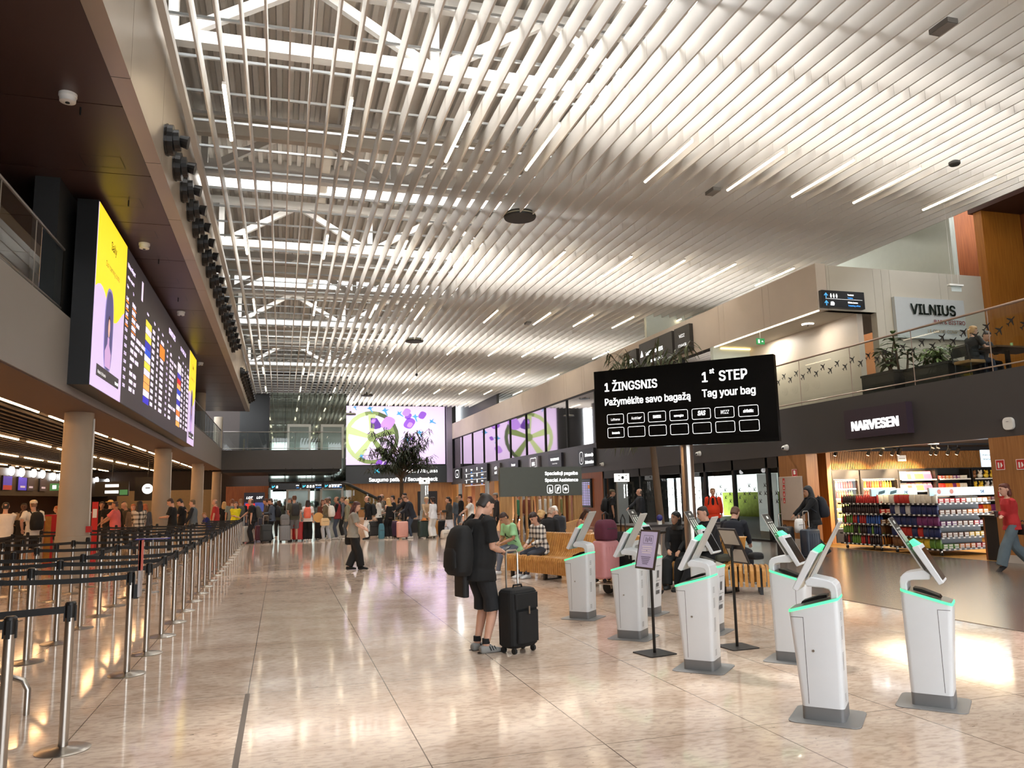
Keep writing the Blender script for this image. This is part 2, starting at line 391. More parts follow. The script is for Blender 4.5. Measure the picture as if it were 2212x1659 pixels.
struct('wall_bistro', pw, M('stone_panel_pale','c9c0ae',.55,var=.08,scale=1.1), 'pale stone wall behind the bar sign')
struct('wall_lobby_side', MB().box(16.6,16.8,19.1,24.75,4.14,6.88), PANEL)
struct('wall_lobby_back', MB().box(XR,19.2,24.75,24.95,4.14,6.9), M('lobby_wall','c9cfc2',.6,var=.04), 'pale lobby wall with a warm light line')
struct('ceiling_lobby', MB().box(XR+.36,19.2,18.9,24.75,6.88,7.0), M('lobby_ceiling','d8cfc0',.6,var=.03), 'lobby ceiling under the upper panels')
struct('wall_upper_back', MB().box(XR+.5,32,31,31.2,4.1,14), M('pale_wall','c4c8bb',.6,var=.04))
struct('wall_right_high', MB().box(27,27.2,-9,31,4.1,14), M('wood_warm_plain','9a5c2e',.5,var=.1))
GL = M('mirror_glass','b9b6b6',.03,1.0,var=0)
mg = MB(); edges = [24.95,27.2,31,36.3,40.4,44.2,48.0,51.7,55.4,59.1,62.9,66.7,YF]
for a, b in zip(edges, edges[1:]): mg.box(XR+.12,XR+.2,a+.03,b-.03,4.16,6.88)
struct('window_11', mg, GL, 'mirrored glass strip of the upper right gallery')
mu = MB()
for a in edges[:-1]: mu.box(XR+.05,XR+.2,a-.035,a+.035,4.16,6.88)
mu.box(XR+.05,XR+.2,24.95,YF,6.82,6.9)
struct('trim_5', mu, DARK2, 'dark mullions of the mirrored glass strip')
WOOD = wood('oak_veneer','93622f','b07a42'); WOODR = wood('red_oak','7e4524','9a5a30')
struct('wall_oak_upper', MB().box(21.3,22.9,18.6,18.9,4.14,10.4), wood('oak_orange','a2601f','bd7a30'), 'tall orange oak panel beside the bistro wall')
struct('wall_oak_back', MB().box(20.75,23.3,20.4,20.6,4.14,11.5), WOODR, 'dark oak wall rising behind the bistro wall')
sl = MB()
for k in range(26): sl.box(22.95+k*.14,22.95+k*.14+.07,18.5,18.75,4.14,10.4)
struct('trim_6', sl, WOODR, 'vertical oak slats at the right edge')
struct('wall_oak_slat_backing', MB().box(22.9,27,18.8,19,4.14,10.4), DARK2)
struct('ceiling_bistro', MB().box(21.2,27,-9,19,10.35,10.5), M('red_brown_ceiling','4a2a20',.6,var=.05), 'dark red brown ceiling above the bistro')
struct('wall_high_right', MB().box(20.4,20.6,19,YF,8.2,12.8), M('pale_wall'))
# far end
struct('wall_far', MB().box(2,XR+.5,YF,YF+.3,0,2.93), wood('oak_far','8a5c34','a8743f',(3,3,.4)), 'oak wall under the security sign at the far end')
struct('wall_far_upper', MB().box(2,XR+.5,YF+.05,YF+.3,2.93,12.6), M('far_dark','262422',.5,var=.05))
struct('wall_far_left', MB().box(-19.2,2.1,YF-3,YF-2.8,0,12.6), M('far_brown','2d211b',.6,var=.08))
struct('wall_far_oak_low', MB().box(-4,2.0,62.9,63.1,0,2.75), WOODR, 'red brown oak wall behind the airline kiosks')
# back: the glazed front of the terminal behind the camera
bw = MB()
for k in range(13): bw.box(-19+k*4.0,-19+k*4.0+1.5,-9.4,-9,0,12.8)
bw.box(-19.2,32,-9.4,-9,4.2,5.0); bw.box(-19.2,32,-9.4,-9,10.5,12.8)
struct('wall_back', bw, M('pier_grey','9a958f',.6,var=.05), 'window piers of the front behind the viewer')
struct('wall_left_end', MB().box(-19.2,-3.0,-9.2,-9,0,7.8), M('black_ceiling'))
struct('wall_right_end', MB().box(XR,32,-9.2,-9,3.4,14), M('pale_wall'))
struct('wall_right_far_dark', MB().box(XR+.9,XR+1.1,58,YF,8.2,12.6), M('far_dark'))
# ------------------------------------------------------------------ glass
def glassmat(name, tint='f6faf8', refl=1.0):
    m = bpy.data.materials.new(name); m.use_nodes = True; N = m.node_tree.nodes; L = m.node_tree.links
    out = N['Material Output']; N.remove(N['Principled BSDF'])
    t = N.new('ShaderNodeBsdfTransparent'); t.inputs[0].default_value = (*lin(tint),1)
    g = N.new('ShaderNodeBsdfGlossy'); g.inputs['Roughness'].default_value = .01
    fr = N.new('ShaderNodeFresnel'); fr.inputs[0].default_value = 1.5
    k = N.new('ShaderNodeMath'); k.operation = 'MULTIPLY'; k.inputs[1].default_value = refl; k.use_clamp = True
    ge = N.new('ShaderNodeNewGeometry'); iv = N.new('ShaderNodeMath'); iv.operation = 'SUBTRACT'; iv.inputs[0].default_value = 1.0; L.new(ge.outputs['Backfacing'], iv.inputs[1]); k2 = N.new('ShaderNodeMath'); k2.operation = 'MULTIPLY'; L.new(fr.outputs[0], k2.inputs[0]); L.new(iv.outputs[0], k2.inputs[1]); L.new(k2.outputs[0], k.inputs[0]); mx = N.new('ShaderNodeMixShader'); L.new(k.outputs[0], mx.inputs[0]); L.new(t.outputs[0], mx.inputs[1]); L.new(g.outputs[0], mx.inputs[2])
    L.new(mx.outputs[0], out.inputs[0]); MATS[name] = m; return m
GLASS = glassmat('clear_glass'); 
CHROME = M('brushed_steel','b8b2aa',.28,1.0,var=.05,scale=20,stretch=(1,1,.05))
WHITE_L = glow('sign_white','ffffff',1.25); CYAN_L = glow('sign_cyan','45c6e8',1.1); BLUE_L = glow('sign_blue','4aa3e0',1.0)
BLK = M('black_plastic','0c0c0c',.4,var=.1); LAMP = glow('lamp_warm','ffeccb',15.0); LAMPW = glow('lamp_hall','ffc488',62.0)
# ------------------------------------------------------------------ round concrete columns
CONC = M('raw_concrete','a29482',.75,var=.22,scale=2.2,stretch=(1,1,.35),bump=.05)
for k, (y, lb) in enumerate(((19.0,'nearest round concrete column on the left, red display panel at its side'),(31.8,'second round concrete column from the viewer on the left'),(44.6,'third round concrete column from the viewer on the left'),(57.5,'farthest round concrete column on the left, near the airline kiosks'))):
    t = thing('concrete_column', lb, 'column', (-4.28,y,0), 0, 'concrete columns')
    MB().lathe([(.345,0),(.34,1.02),(.325,1.03),(.29,3.68)], n=28).build('shaft', CONC, t, True)
    MB().cbox((.31,-.05,2.3),(.03,.03,2.5)).build('conduit', M('white_conduit','d8d4cc',.5), t)
    if k == 0: MB().cbox((.33,-.12,1.16),(.1,.12,.13)).build('alarm_box', M('alarm_red','b3201c',.4), t)
    tag(MB().lathe([(.29,0),(.29,2.45)], (-4.28,y,5.03), n=24).build('concrete_column_upper', CONC, None, True), ('nearest','second','third','farthest')[k]+' upper concrete column on the gallery under the bronze soffit', 'column', 'upper columns')
# ------------------------------------------------------------------ departure board
def wave(y0, y1, zlo, n=14): return [(y0+(y1-y0)*k/n, zlo+.24*math.sin(k/n*2.2*PI+.4)) for k in range(n+1)]
BX0 = -3.38
bt = thing('departure_board', 'long flight departure board between two yellow and lilac advertisements', 'display board', (BX0,15.6,3.85)); bo = (BX0,15.6,3.85)
MB().box(-3.75,BX0-.01,15.6,33.3,3.85,7.36).build('casing', BLK, bt, off=bo)
def on(y, z): return V((BX0+.004, y, z))
def slab(y0, y1, z0, z1, mat, name='panel', d=0.0):
    return MB().box(BX0-.008+d,BX0+d,y0,y1,z0,z1).build(name, mat, bt, off=bo)
slab(18.42,30.95,3.86,7.34, M('screen_dark','3a3438',.5,em=.35,var=0), 'screen')
YEL = glow('ad_yellow','fbdc2d',1.0); LIL = glow('ad_lilac','d3bfe6',.95)
for y0, y1 in ((15.62,18.4),(30.98,33.28)):
    slab(y0,y1,3.86,7.34,LIL,'advert')
    P = [(a,b) for a,b in wave(y0,y1,5.62)]+[(y1,7.34),(y0,7.34)]
    poly2([(a,b) for a,b in P], (BX0+.003,0,0), Y3, Z3, YEL, 'advert_top', bt, bo)
    w = y1-y0
    for rr, mt, dd in (((.30,.86),glow('ad_window_rim','8f86b8',.8),.005),((.255,.80),glow('ad_window_in','5d588f',.6),.007)):
        cx_, cz_ = y0+.47*w, 5.12
        poly2([(cx_+rr[0]*w/2.0*1.0*math.copysign(abs(math.cos(a))**.7,math.cos(a)), cz_+rr[1]*math.copysign(abs(math.sin(a))**.8,math.sin(a))) for a in [2*PI*i/36 for i in range(36)]], (BX0+dd,0,0), Y3, Z3, mt, 'advert_window', bt, bo)
    fig = [(-.16,-.75),(-.19,-.45),(-.06,-.28),(-.05,-.14),(.05,-.14),(.06,-.28),(.19,-.45),(.16,-.75)]
    poly2([(cx_+a*w*.55,cz_+b) for a,b in fig], (BX0+.009,0,0), Y3, Z3, glow('ad_dress','c9a4d6',.85), 'advert_figure', bt, bo)
    poly2([(cx_+.1*math.cos(a)*w/2.4,cz_+.09+.22*math.sin(a)) for a in [2*PI*i/20 for i in range(20)]], (BX0+.009,0,0), Y3, Z3, glow('ad_hair','4a2f3a',.6), 'advert_figure', bt, bo)
    poly2([(cx_+.075*math.cos(a)*w/2.4,cz_+.05+.19*math.sin(a)) for a in [2*PI*i/20 for i in range(20)]], (BX0+.011,0,0), Y3, Z3, glow('ad_face','e0b3a4',.85), 'advert_figure', bt, bo)
    slab(y0+.42,y1-.28,4.10,4.32,glow('ad_caption','4a4548',.5),'advert_caption',.006)
    blk_ = M('ad_black','1a1a1a',.5,var=0)
    txt('Saily', on(y0+.52*w,6.78), Y3, Z3, .34, blk_, bt, 'CENTER', .01, off=bo)
    txt('Out roaming costs', on(y0+.52*w,6.33), Y3, Z3, .225, blk_, bt, 'CENTER', 0, off=bo)
    txt('Made in Lithuania', V((BX0+.01,y0+.5,4.155)), Y3, Z3, .125, WHITE_L, bt, 'LEFT', .0, off=bo)
    txt('tesonet', V((BX0+.01,y1-.34,4.155)), Y3, Z3, .13, WHITE_L, bt, 'RIGHT', .01, off=bo)
LAV = glow('board_text','e9dcf5',1.0); ORG = glow('board_orange','ff8a2a',1.0)
txt('Vilnius Airport', on(18.55,6.93), Y3, Z3, .2, LAV, bt, off=bo); txt('vilnius-airport.lt', on(18.6,6.68), Y3, Z3, .15, LAV, bt, off=bo)
slab(20.4,20.6,6.62,7.1,LAV,'logo_bar',.004)
txt('DEPARTURES', on(25.3,6.82), Y3, Z3, .33, LAV, bt, off=bo, bold=.03); txt('01-08-2026 / 14:42', on(28.2,6.82), Y3, Z3, .27, LAV, bt, off=bo, wide=.8)
for c0 in (18.55, 25.0):
    for s_, dy in (('Time',0),('To',.75),('Airline',2.75),('Flight',3.9),('Gate',4.65),('Status',5.4)):
        txt(s_, on(c0+dy,6.47), Y3, Z3, .13, LAV, bt, off=bo)
TM = ['14:45','14:50','14:55','15:05','15:10','15:15','15:25','15:25','15:30','15:50','15:55','15:55']
LOGO = ['f5e34a','eee6f4','f5e34a','3a37b8','2a56d8','eee6f4','f5e34a','eee6f4','f6b060','f6b060','eee6f4','3b33c8']
LOGO2 = ['eee6f4','eee6f4','3a37b8','d8232e','f6b060','2f46c8','eee6f4','3a37b8','eee6f4','f5803a','eee6f4','f6b060']
rr_ = random.Random(3)
bars = {}
def bar(key, y0, y1, z0, z1): bars.setdefault(key, MB()).box(BX0,BX0+.004,y0,y1,z0,z1)
for c, c0 in enumerate((18.55, 25.0)):
    for k in range(12):
        z = 6.2-k*.178
        txt(TM[k] if c == 0 else '1'+('667777778888'[k])+':'+('0','5','0','1','2','3','4','5','0','1','2','3')[k]+'05050505050'[k%11], on(c0,z), Y3, Z3, .135, LAV, bt, off=bo, bold=.03)
        if c == 0 and k < 4: bar('o', c0, c0+.32, z-.055, z-.02); bar('o', c0+.75, c0+1.3, z-.05, z-.03)
        x = c0+.75
        for wd in range(rr_.randint(1,3)):
            ln = rr_.uniform(.28,.62)
            for q in range(int(ln/.075)): bar('t', x+q*.075, x+q*.075+.055, z, z+rr_.choice((.1,.1,.085)))
            x += ln+.09
        bar((LOGO if c == 0 else LOGO2)[k], c0+2.65, c0+3.55, z-.035, z+.125)
        for x0, nn in ((3.75,5),(4.6,3),(5.25,7)):
            if c == 0 and k in (1,2) and x0 > 5: bar('ff8a2a', c0+5.1, c0+6.05, z-.04, z+.13); continue
            for q in range(nn): bar('t', c0+x0+q*.085, c0+x0+q*.085+.062, z, z+.1)
for k_, mb in bars.items(): mb.build('board_rows' if k_ in 'to' else 'airline_logos', LAV if k_ == 't' else ORG if k_ == 'o' else glow('logo_'+k_, k_, .9), bt, off=bo)
struct('wall_left_board', MB().box(-4.3,-3.9,15.0,33.6,5.06,7.5), DARK2)
# ------------------------------------------------------------------ spotlights on the bulkhead
sp0 = None
def spot(y, grp, lb):
    global sp0
    if sp0 is None:
        sp0 = thing('spotlight', lb, 'spotlight', (-2.1,y,8.12), 0, grp)
        MB().cone((0,0,0),(.14,0,0),.27,n=20).build('base_drum', BLK, sp0); m = MB(); m.cone((.14,0,0),(.24,0,.01),.19,n=16); m.build('body', BLK, sp0)
        MB().cone((.24,0,.01),(.38,0,-.02),.1,.12,n=14).build('snout', BLK, sp0); MB().cone((.02,0,0),(.05,0,0),.285,n=20).build('trim_ring', M('spot_ring','2a2826',.25,.6), sp0)
    else: dup(sp0, (-2.1,y,8.12), None, lb, grp)
for k in range(18): spot(14.35+k*1.16, 'near spotlights', 'black round spotlight in the nearer row on the satin bulkhead')
for k in range(11): spot(41.3+k*1.1, 'far spotlights', 'black round spotlight in the farther row on the satin bulkhead')
# soffit details
dn = None
for k, (px, py) in enumerate(((147,203),(312,526),(391,673),(433,783))):
    p = fl(px,py,7.5)
    t = thing('smoke_detector', 'white round smoke detector under the bronze soffit, %s from the viewer' % ('nearest','second','third','fourth')[k], 'smoke detector', p)
    MB().lathe([(.07,-.13),(.105,-.12),(.11,-.05),(.12,-.045),(.12,0)], n=18).build('cover', M('white_plastic','e8e4dc',.4), t, True); MB().lathe([(.03,-.14),(.03,-.128)], n=10).build('sensor', BLK, t)
hm = MB()
for k in range(9):
    p0 = fl(280,354,7.5); x, y = p0.x-.42, p0.y+k*1.9
    for q in frame2(x-.32,x+.32,y-.25,y+.25,.012): hm.add([(a,b,7.494) for a,b in q], [(0,1,2,3)])
struct('trim_7', hm, BLK, 'thin outlines of access hatches in the soffit')
for k, (px, py) in enumerate(((174,232),(278,433),(343,560),(385,643))):
    tag(MB().lathe([(.012,-.12),(.012,0)], fl(px,py,7.5), 8).build('sprinkler', BLK), 'small black sprinkler under the soffit, %s from the viewer' % ('nearest','second','third','fourth')[k], 'sprinkler', 'soffit sprinklers')
# ------------------------------------------------------------------ glass rails of the gallery and bridge
def rail_run(name, lb, x0, y0, x1, y1, z, h, pitch, top=M('rail_metal','8d8882',.35,.8), planes=False, grp=None):
    t = thing(name, lb, 'glass railing', (x0,y0,z), 0, grp); o = (x0,y0,z)
    d = V((x1-x0,y1-y0,0)); L_ = d.length; d.normalize(); n = max(1,round(L_/pitch)); s = V((-d.y,d.x,0))
    a = V((x0,y0,z)); 
    for k in range(n):
        p, q = a+d*(L_*k/n+.012), a+d*(L_*(k+1)/n-.012)
        MB().add([p-s*.008,q-s*.008,q+s*.008,p+s*.008,p-s*.008+Z3*h,q-s*.008+Z3*h,q+s*.008+Z3*h,p+s*.008+Z3*h],[(0,3,2,1),(4,5,6,7),(0,1,5,4),(1,2,6,5),(2,3,7,6),(3,0,4,7)]).build('glass_pane', GLASS, t, off=o)
        MB().tube([p+Z3*.0,p+Z3*h],.012,6).build('edge_clip', top, t, off=o)
    MB().tube([a+Z3*h,a+d*L_+Z3*h],.028,8).build('handrail', top, t, off=o)
    MB().tube([a+Z3*.12,a+d*L_+Z3*.12],.018,6).build('foot_rail', top, t, off=o)
    return t
rail_run('glass_railing','clear glass railing at the near end of the left gallery',-3.85,2,-3.85,15.3,5.06,1.2,1.75)
rail_run('glass_railing','clear glass railing of the left gallery beyond the departure board',-3.85,33.7,-3.85,54.1,5.06,1.2,1.75)
struct('wall_bridge', MB().box(-3.75,3.9,53.9,54.2,3.68,4.95), M('bridge_grey','4d4a47',.5,var=.05), 'dark grey front of the footbridge at the far end')
struct('floor_bridge', MB().box(-3.75,3.9,54.2,58.5,4.4,4.6), DARK2)
struct('wall_bridge_end', MB().box(3.7,3.9,54.2,58.5,3.68,4.95), M('bridge_grey'))
rail_run('glass_railing','clear glass railing along the footbridge at the far end',-3.7,54.0,3.85,54.0,4.95,1.2,1.5)
# mirrored lift shaft
MIR = M('wavy_mirror','7e867f',.03,1.0,var=0,bump=.12,bscale=1.6)
t = thing('lift_shaft', 'mirrored lift tower behind the footbridge reflecting the ceiling', 'lift tower', (-.9,58.6,0)); o = (-.9,58.6,0)
mm = MB()
for k in range(5):
    for z0, z1 in ((0.0,2.55),(2.95,4.6),(4.6,7.0),(7.0,9.4)): mm.box(-.9+k*1.09+.01,-.9+k*1.09+1.08,58.6,58.7,z0+.01,z1-.01)
mm.build('mirror_panel', MIR, t, off=o)
MB().box(-.85,4.5,58.7,62.8,0,9.4).build('core', DARK2, t, off=o)
for k in range(2):
    for z in (0.0, 4.6):
        x = .35+k*2.35; f = MB()
        for q in ((x,x+.16,z,z+2.3),(x+1.5,x+1.66,z,z+2.3),(x,x+1.66,z+2.3,z+2.5)): f.box(q[0],q[1],58.5,58.62,q[2],q[3])
        f.build('lift_door_frame', M('lift_frame','a9a79d',.4,.6), t, off=o)
        MB().box(x+.16,x+1.5,58.54,58.6,z,z+2.3).build('lift_door', M('lift_door','5d625c',.15,.9,var=.05), t, off=o)
struct('wall_lift_side', MB().box(-3.0,-.95,60.0,60.2,4.6,9.5), DARK2)
struct('ceiling_bridge', MB().box(-3.7,3.8,54.2,62,3.5,3.68), DARK2)
# ------------------------------------------------------------------ linear lamps
def lamp_proto(nm, L, mat, lb, grp, drop):
    t = thing(nm, lb, 'lamp', (0,0,0), 0, grp)
    MB().rbox(-.035,.035,0,L,.02,.075,.01,2).build('housing', M('lamp_white','e6e0d8',.5), t)
    d = MB(); d.tube([(0,.01,.012),(0,L-.01,.012)], .034, 10); d.build('diffuser', mat, t)
    if drop:
        for y in (.06, L-.06): MB().cone((0,y,.07),(0,y,.07+drop),.006,n=5).build('wire', GALV, t)
    return t
LX = [-1.08,1.23,3.55,5.5,8.47,10.79,12.75,14.71,16.99]
lp = None
for r in range(8):
    y0 = 14.42+8.12*(r-1)
    for c, x in enumerate(LX):
        ORD = ('first','second','third','fourth','fifth','sixth','seventh','eighth','ninth')
        lb = 'warm white ceiling tube lamp in the %s row from the viewer' % ORD[r]
        if r == 1: lb = 'warm white ceiling tube lamp, second row, %s from the left wall' % ORD[c]
        x = min(BX, key=lambda q: abs(q-x))
        if lp is None: lp = lamp_proto('linear_lamp', 2.35, LAMP, lb, 'ceiling tube lamps row 0', .1); lp.location = (x,y0,9.33)
        else: dup(lp, (x,y0,9.33), 0, lb, 'ceiling tube lamps row %d' % r)
lh = None
for r, x in enumerate((-6.0,-9.15,-12.3,-15.4)):
    for k in range(13):
        y = 11.0+k*4.15+(0 if r%2 == 0 else 1.3)
        lb = 'warm tube lamp under the black check-in ceiling, %s row from the columns' % ('first','second','third','fourth')[r]
        if lh is None: lh = lamp_proto('hall_lamp', 3.1, LAMPW, lb, 'check-in lamps row 1', 0); lh.location = (x,y,4.05)
        else: dup(lh, (x,y,4.05), 0, lb, 'check-in lamps row %d' % (r+1))
# pendant loudspeakers
sp = None
for k, (px, py, Y) in enumerate(((1123,468,20.2),(895,736,38.3),(793,854,60.1),(757,895,66.0))):
    p = aY(px,py,Y); lb = 'round grey loudspeaker disc on a cable, %s from the viewer' % ('nearest','second','third','farthest')[k]
    if sp is None:
        sp = thing('pendant_loudspeaker', lb, 'loudspeaker', p, 0, 'pendant loudspeakers')
        G = M('speaker_grey','4d4a44',.5)
        MB().lathe([(.3,-.06),(.44,-.055),(.46,-.02),(.46,.0)], n=32).build('grille', M('speaker_dark','2b2926',.6), sp, True)
        MB().lathe([(.462,0),(.462,.02)], n=32).build('light_ring', M('speaker_ring','c9c3a2',.5), sp)
        MB().lathe([(.46,.02),(.43,.09),(.1,.11),(.09,.26),(.02,.27)], n=32).build('housing', G, sp, True)
        MB().cone((0,0,.26),(0,0,5.0),.012,n=6).build('cable', GALV, sp)
    else: dup(sp, p, 0, lb)
tag(MB().cone((0,0,0),(0,0,1.8),.01,n=5).lathe([(.0,-.14),(.07,-.1),(.08,0),(.03,.05)],n=10).build('ceiling_camera', BLK), 'small black camera hanging on a rod in mid hall', 'camera').location = aY(900,808,45)
# small ceiling fittings
for k, (px, py) in enumerate(((2038,63),(1540,417),(1140,700))):
    p = fl(px,py,9.40); t = thing('ceiling_speaker', 'small grey square fitting between the slats, %s' % ('at the upper right','right of the nearest loudspeaker disc','above the far row of lamps')[k], 'ceiling fitting', p)
    MB().box(-.11,.11,-.2,.2,0,.09).build('housing', M('fit_grey','6b6762',.5), t); MB().box(-.095,.095,-.18,.18,-.006,0).build('grille', M('fit_dark','8d8780',.6), t)
t = thing('ceiling_sensor', 'dark round sensor between the slats at the upper right', 'sensor', fl(2062,355,9.40)); MB().lathe([(.1,-.03),(.13,0),(.13,.06),(.06,.1)],n=16).build('body', M('fit_dark2','3d3a37',.5), t, True); MB().lathe([(.05,-.04),(.05,-.03)],n=10).build('lens', BLK, t)
# ------------------------------------------------------------------ wall signs on the right band (read along -Y, facing -X)
RD, NX = -Y3, -X3
SIGNB = M('sign_black','141312',.35,var=.04)
def wall_sign(name, label, y0, y1, z0, z1, rows, x=XR, d=.14, mat=None, name_cat='sign'):
    t = thing(name, label, name_cat, (x-.001,(y0+y1)/2,z0)); o = (x-.001,(y0+y1)/2,z0)
    MB().box(x-d,x-.001,y0,y1,z0,z1).build('casing', mat or SIGNB, t, off=o)
    for s_, yy, zz, sz, mt, al, bd in rows:
        txt(s_, (x-d-.004, yy, zz), RD, Z3, sz, mt, t, al, bd, off=o)
    return t, o
def fr_on(t, o, x, y0, y1, z0, z1, th, r, mat, name='pictogram_frame'):
    poly2(frame2(-y1,-y0,z0,z1,th,r), (x,0,0), -Y3, Z3, mat, name, t, o)
wall_sign('shop_sign','NARVESEN sign in white capitals on dark plum board over the shop',15.68,17.92,2.99,3.77,[('NARVESEN',16.8,3.2,.46,glow('narv_white','ffffff',2.2),'CENTER',.055)],mat=M('narv_plum','3d2f3a',.4,var=.04),d=.2)
t,o = wall_sign('information_sign','black Informacija Information sign with an i pictogram on the right band',36.2,38.34,3.02,3.92,[('Informacija',37.35,3.52,.3,WHITE_L,'LEFT',.02),('Information',37.35,3.16,.3,WHITE_L,'LEFT',.02),('i',37.85,3.3,.4,WHITE_L,'CENTER',.03)])
fr_on(t,o,XR-.145,37.6,38.1,3.15,3.8,.03,.18,WHITE_L)
wall_sign('exchange_sign','black TOP EXCHANGE sign left of the information sign',40.9,43.1,3.15,3.95,[('TOP EXCHANGE',42,3.55,.27,WHITE_L,'CENTER',.02),('Currency Exchange',42,3.35,.13,WHITE_L,'CENTER',.0)],mat=M('exch_dark','26222a',.4))
t,o = wall_sign('ground_service_sign','grey BGS sign with rounded frame on the right band',45.0,46.9,3.2,3.97,[('BGS',45.95,3.42,.42,WHITE_L,'CENTER',.03)],mat=M('bgs_grey','6a6468',.4)); fr_on(t,o,XR-.145,45.35,46.55,3.3,3.9,.04,.1,WHITE_L)
wall_sign('car_rental_sign','small black Europcar sign on the right band left of the BGS sign',49.2,51.5,3.4,3.93,[('Europcar',50.3,3.58,.3,WHITE_L,'CENTER',.02)])
wall_sign('cafe_sign','grey caffe sign in white script on the right band',53.7,56.0,3.1,3.94,[('caffè',54.85,3.52,.4,WHITE_L,'CENTER',.02),('cordi',54.85,3.2,.36,WHITE_L,'CENTER',.02)],mat=M('cafe_grey','55504d',.4))
t,o = wall_sign('wayfinding_board','black wayfinding board with white and blue lines on the far right band',57.1,64.6,2.62,4.05,[],d=.2)
for k, (a, b_) in enumerate((('Toaletai','Toilets'),('Registracija','Check-in'),('Saugumas','Security'))):
    zz = 3.7-k*.48
    for yy, s1 in ((62.4,a),(58.9,b_)):
        txt(s1,(XR-.205,yy,zz),RD,Z3,.22,WHITE_L,t,'LEFT',.02,off=o); txt(s1,(XR-.205,yy,zz-.2),RD,Z3,.17,BLUE_L,t,'LEFT',.01,off=o)
    for yy in (64.1,60.4): poly2([(-.0,0),(.28,0),(.28,.24),(0,.24)],(XR-.205,yy,zz-.05),RD,Z3,WHITE_L,'pictogram',t,o)
    poly2([[(0,0),(7.2,0),(7.2,.02),(0,.02)]],(XR-.205,64.5,zz-.27),RD,Z3,WHITE_L,'rule',t,o)
t,o = wall_sign('globe_sign','black square sign with white ring lettering at the far right corner',66.5,69.2,3.15,4.05,[('24',67.85,3.45,.38,WHITE_L,'CENTER',.03)]); fr_on(t,o,XR-.145,67.1,68.6,3.25,3.95,.07,.3,WHITE_L)
def small(name, label, cat, p, dims, mat, rd=.3):
    t = thing(name, label, cat, p); MB().prism(rrect(-dims[1]/2,dims[1]/2,-dims[2]/2,dims[2]/2,.09,5),0,dims[0],MX(((0,0,-1,0),(1,0,0,0),(0,1,0,0),(0,0,0,1)))).build('body', mat, t, bev=.01); return t
WP = M('white_plastic')
t = small('access_point','white rounded wireless box on the band right of the shop sign','access point',(XR-.001,13.02,2.97),(.07,.25,.27),WP); MB().box(-.075,-.07,-.03,.03,.04,.05).build('logo', M('grey_mark','8a8a88',.5), t)
for lb, px, py, y in (('white dome camera on the band beside the shop entrance',1700,967,20.75),('small white camera on the band above the entrance doors',1512,980,26.0),('small white lamp box on the band near the information sign',1303,1003,35.4)):
    p = aX(px,py,XR-.001); t = thing('security_camera', lb, 'camera', p); MB().cone((0,0,0),(-.09,0,0),.1,.08,14).build('base', WP, t, True); MB().ell((-.13,-.02,-.01),(.07,.07,.07),12,8).build('dome', WP, t, True); MB().ell((-.17,-.04,-.02),(.04,.04,.04),10,6).build('lens', BLK, t, True)
t,o = wall_sign('airline_office_sign','dark airline sign board high on the pale panels behind the foliage',27.5,30.5,6.9,8.05,[('WEST EXPRESS',29.1,7.45,.3,WHITE_L,'CENTER',.02),('TRAVEL AGENCY',28.9,7.1,.2,WHITE_L,'CENTER',.01)],d=.16,mat=M('office_grey','35322f',.4)); poly2([[(0,0),(.3,0),(.15,.3)]],(XR-.165,30.4,7.45),RD,Z3,WHITE_L,'emblem',t,o)
t,o = wall_sign('airline_office_sign','narrow dark Wizz and Finnair sign on the pale panels',26.1,27.3,7.0,8.05,[('WIZZ',26.7,7.62,.24,WHITE_L,'CENTER',.0),('FINNAIR',26.7,7.25,.22,WHITE_L,'CENTER',.0)],d=.16,mat=M('office_grey'))
wall_sign('airline_office_sign','dark square sign at the left end of the row of airline signs',30.8,31.8,7.0,7.95,[('LOT',31.3,7.4,.3,WHITE_L,'CENTER',.02)],d=.16,mat=M('office_grey'))
# ------------------------------------------------------------------ lower right wall: oak piers, shop opening, entrance doors, far shops
OAKP = wood('oak_pier','8e5b2f','a9743f')
struct('wall_right_pier', MB().box(XR,XR+.35,-9,13.6,0,2.7), OAKP, 'oak clad pier right of the shop opening')
struct('wall_right_pier_left', MB().box(XR,XR+.4,19.95,21.3,0,2.7), OAKP, 'oak clad pier between shop and entrance doors')
struct('baseboard_right', MB().box(XR-.02,XR,-9,13.6,0.006,.17), M('base_grey','b8b0a6',.5))
struct('baseboard_right_2', MB().box(XR-.02,XR,19.95,21.3,0.006,.17), M('base_grey'))
RED = M('safety_red','b9231f',.45,em=.1,var=0)
def plate(label, px, py, w, h, pics, x=XR, mat=RED, em='fire sign'):
    p = aX(px,py,x-.006); t = thing('safety_sign', label, 'safety sign', p)
    MB().box(-.006,0.005,-w/2,w/2,-h/2,h/2).build('plate', mat, t); wq = M('sign_paint','f2efe9',.5,var=0)
    poly2([[(a-w/2,b-h/2) for a,b in q] for q in frame2(0,w,0,h,.012)],(-.008,0,0),RD,Z3,wq,'border',t)
    poly2(pics,(-.008,0,0),RD,Z3,wq,'pictogram',t)
XT = [[(-.06,-.07),(-.02,-.07),(-.02,.05),(-.06,.05)],[(.01,-.07),(.06,-.02),(.03,.05),(.01,.04)]]
plate('red fire extinguisher sign on the oak pier at the far right, beside the opening',2161,1004,.22,.22,XT)
plate('red hydrant sign on the oak pier near the right edge',2206,1003,.22,.22,XT)
plate('red fire sign on the oak pier left of the shop',1717,1027,.24,.38,[[(-.07,-.15),(.07,-.15),(.07,-.02),(-.07,-.02)],[(-.05,.03),(.05,.03),(.05,.15),(-.05,.15)]])
t = thing('fire_hose_cabinet','beige fire hose cabinet with red pictograms on the oak pier','cabinet',(XR-.001,20.72,.72)); 
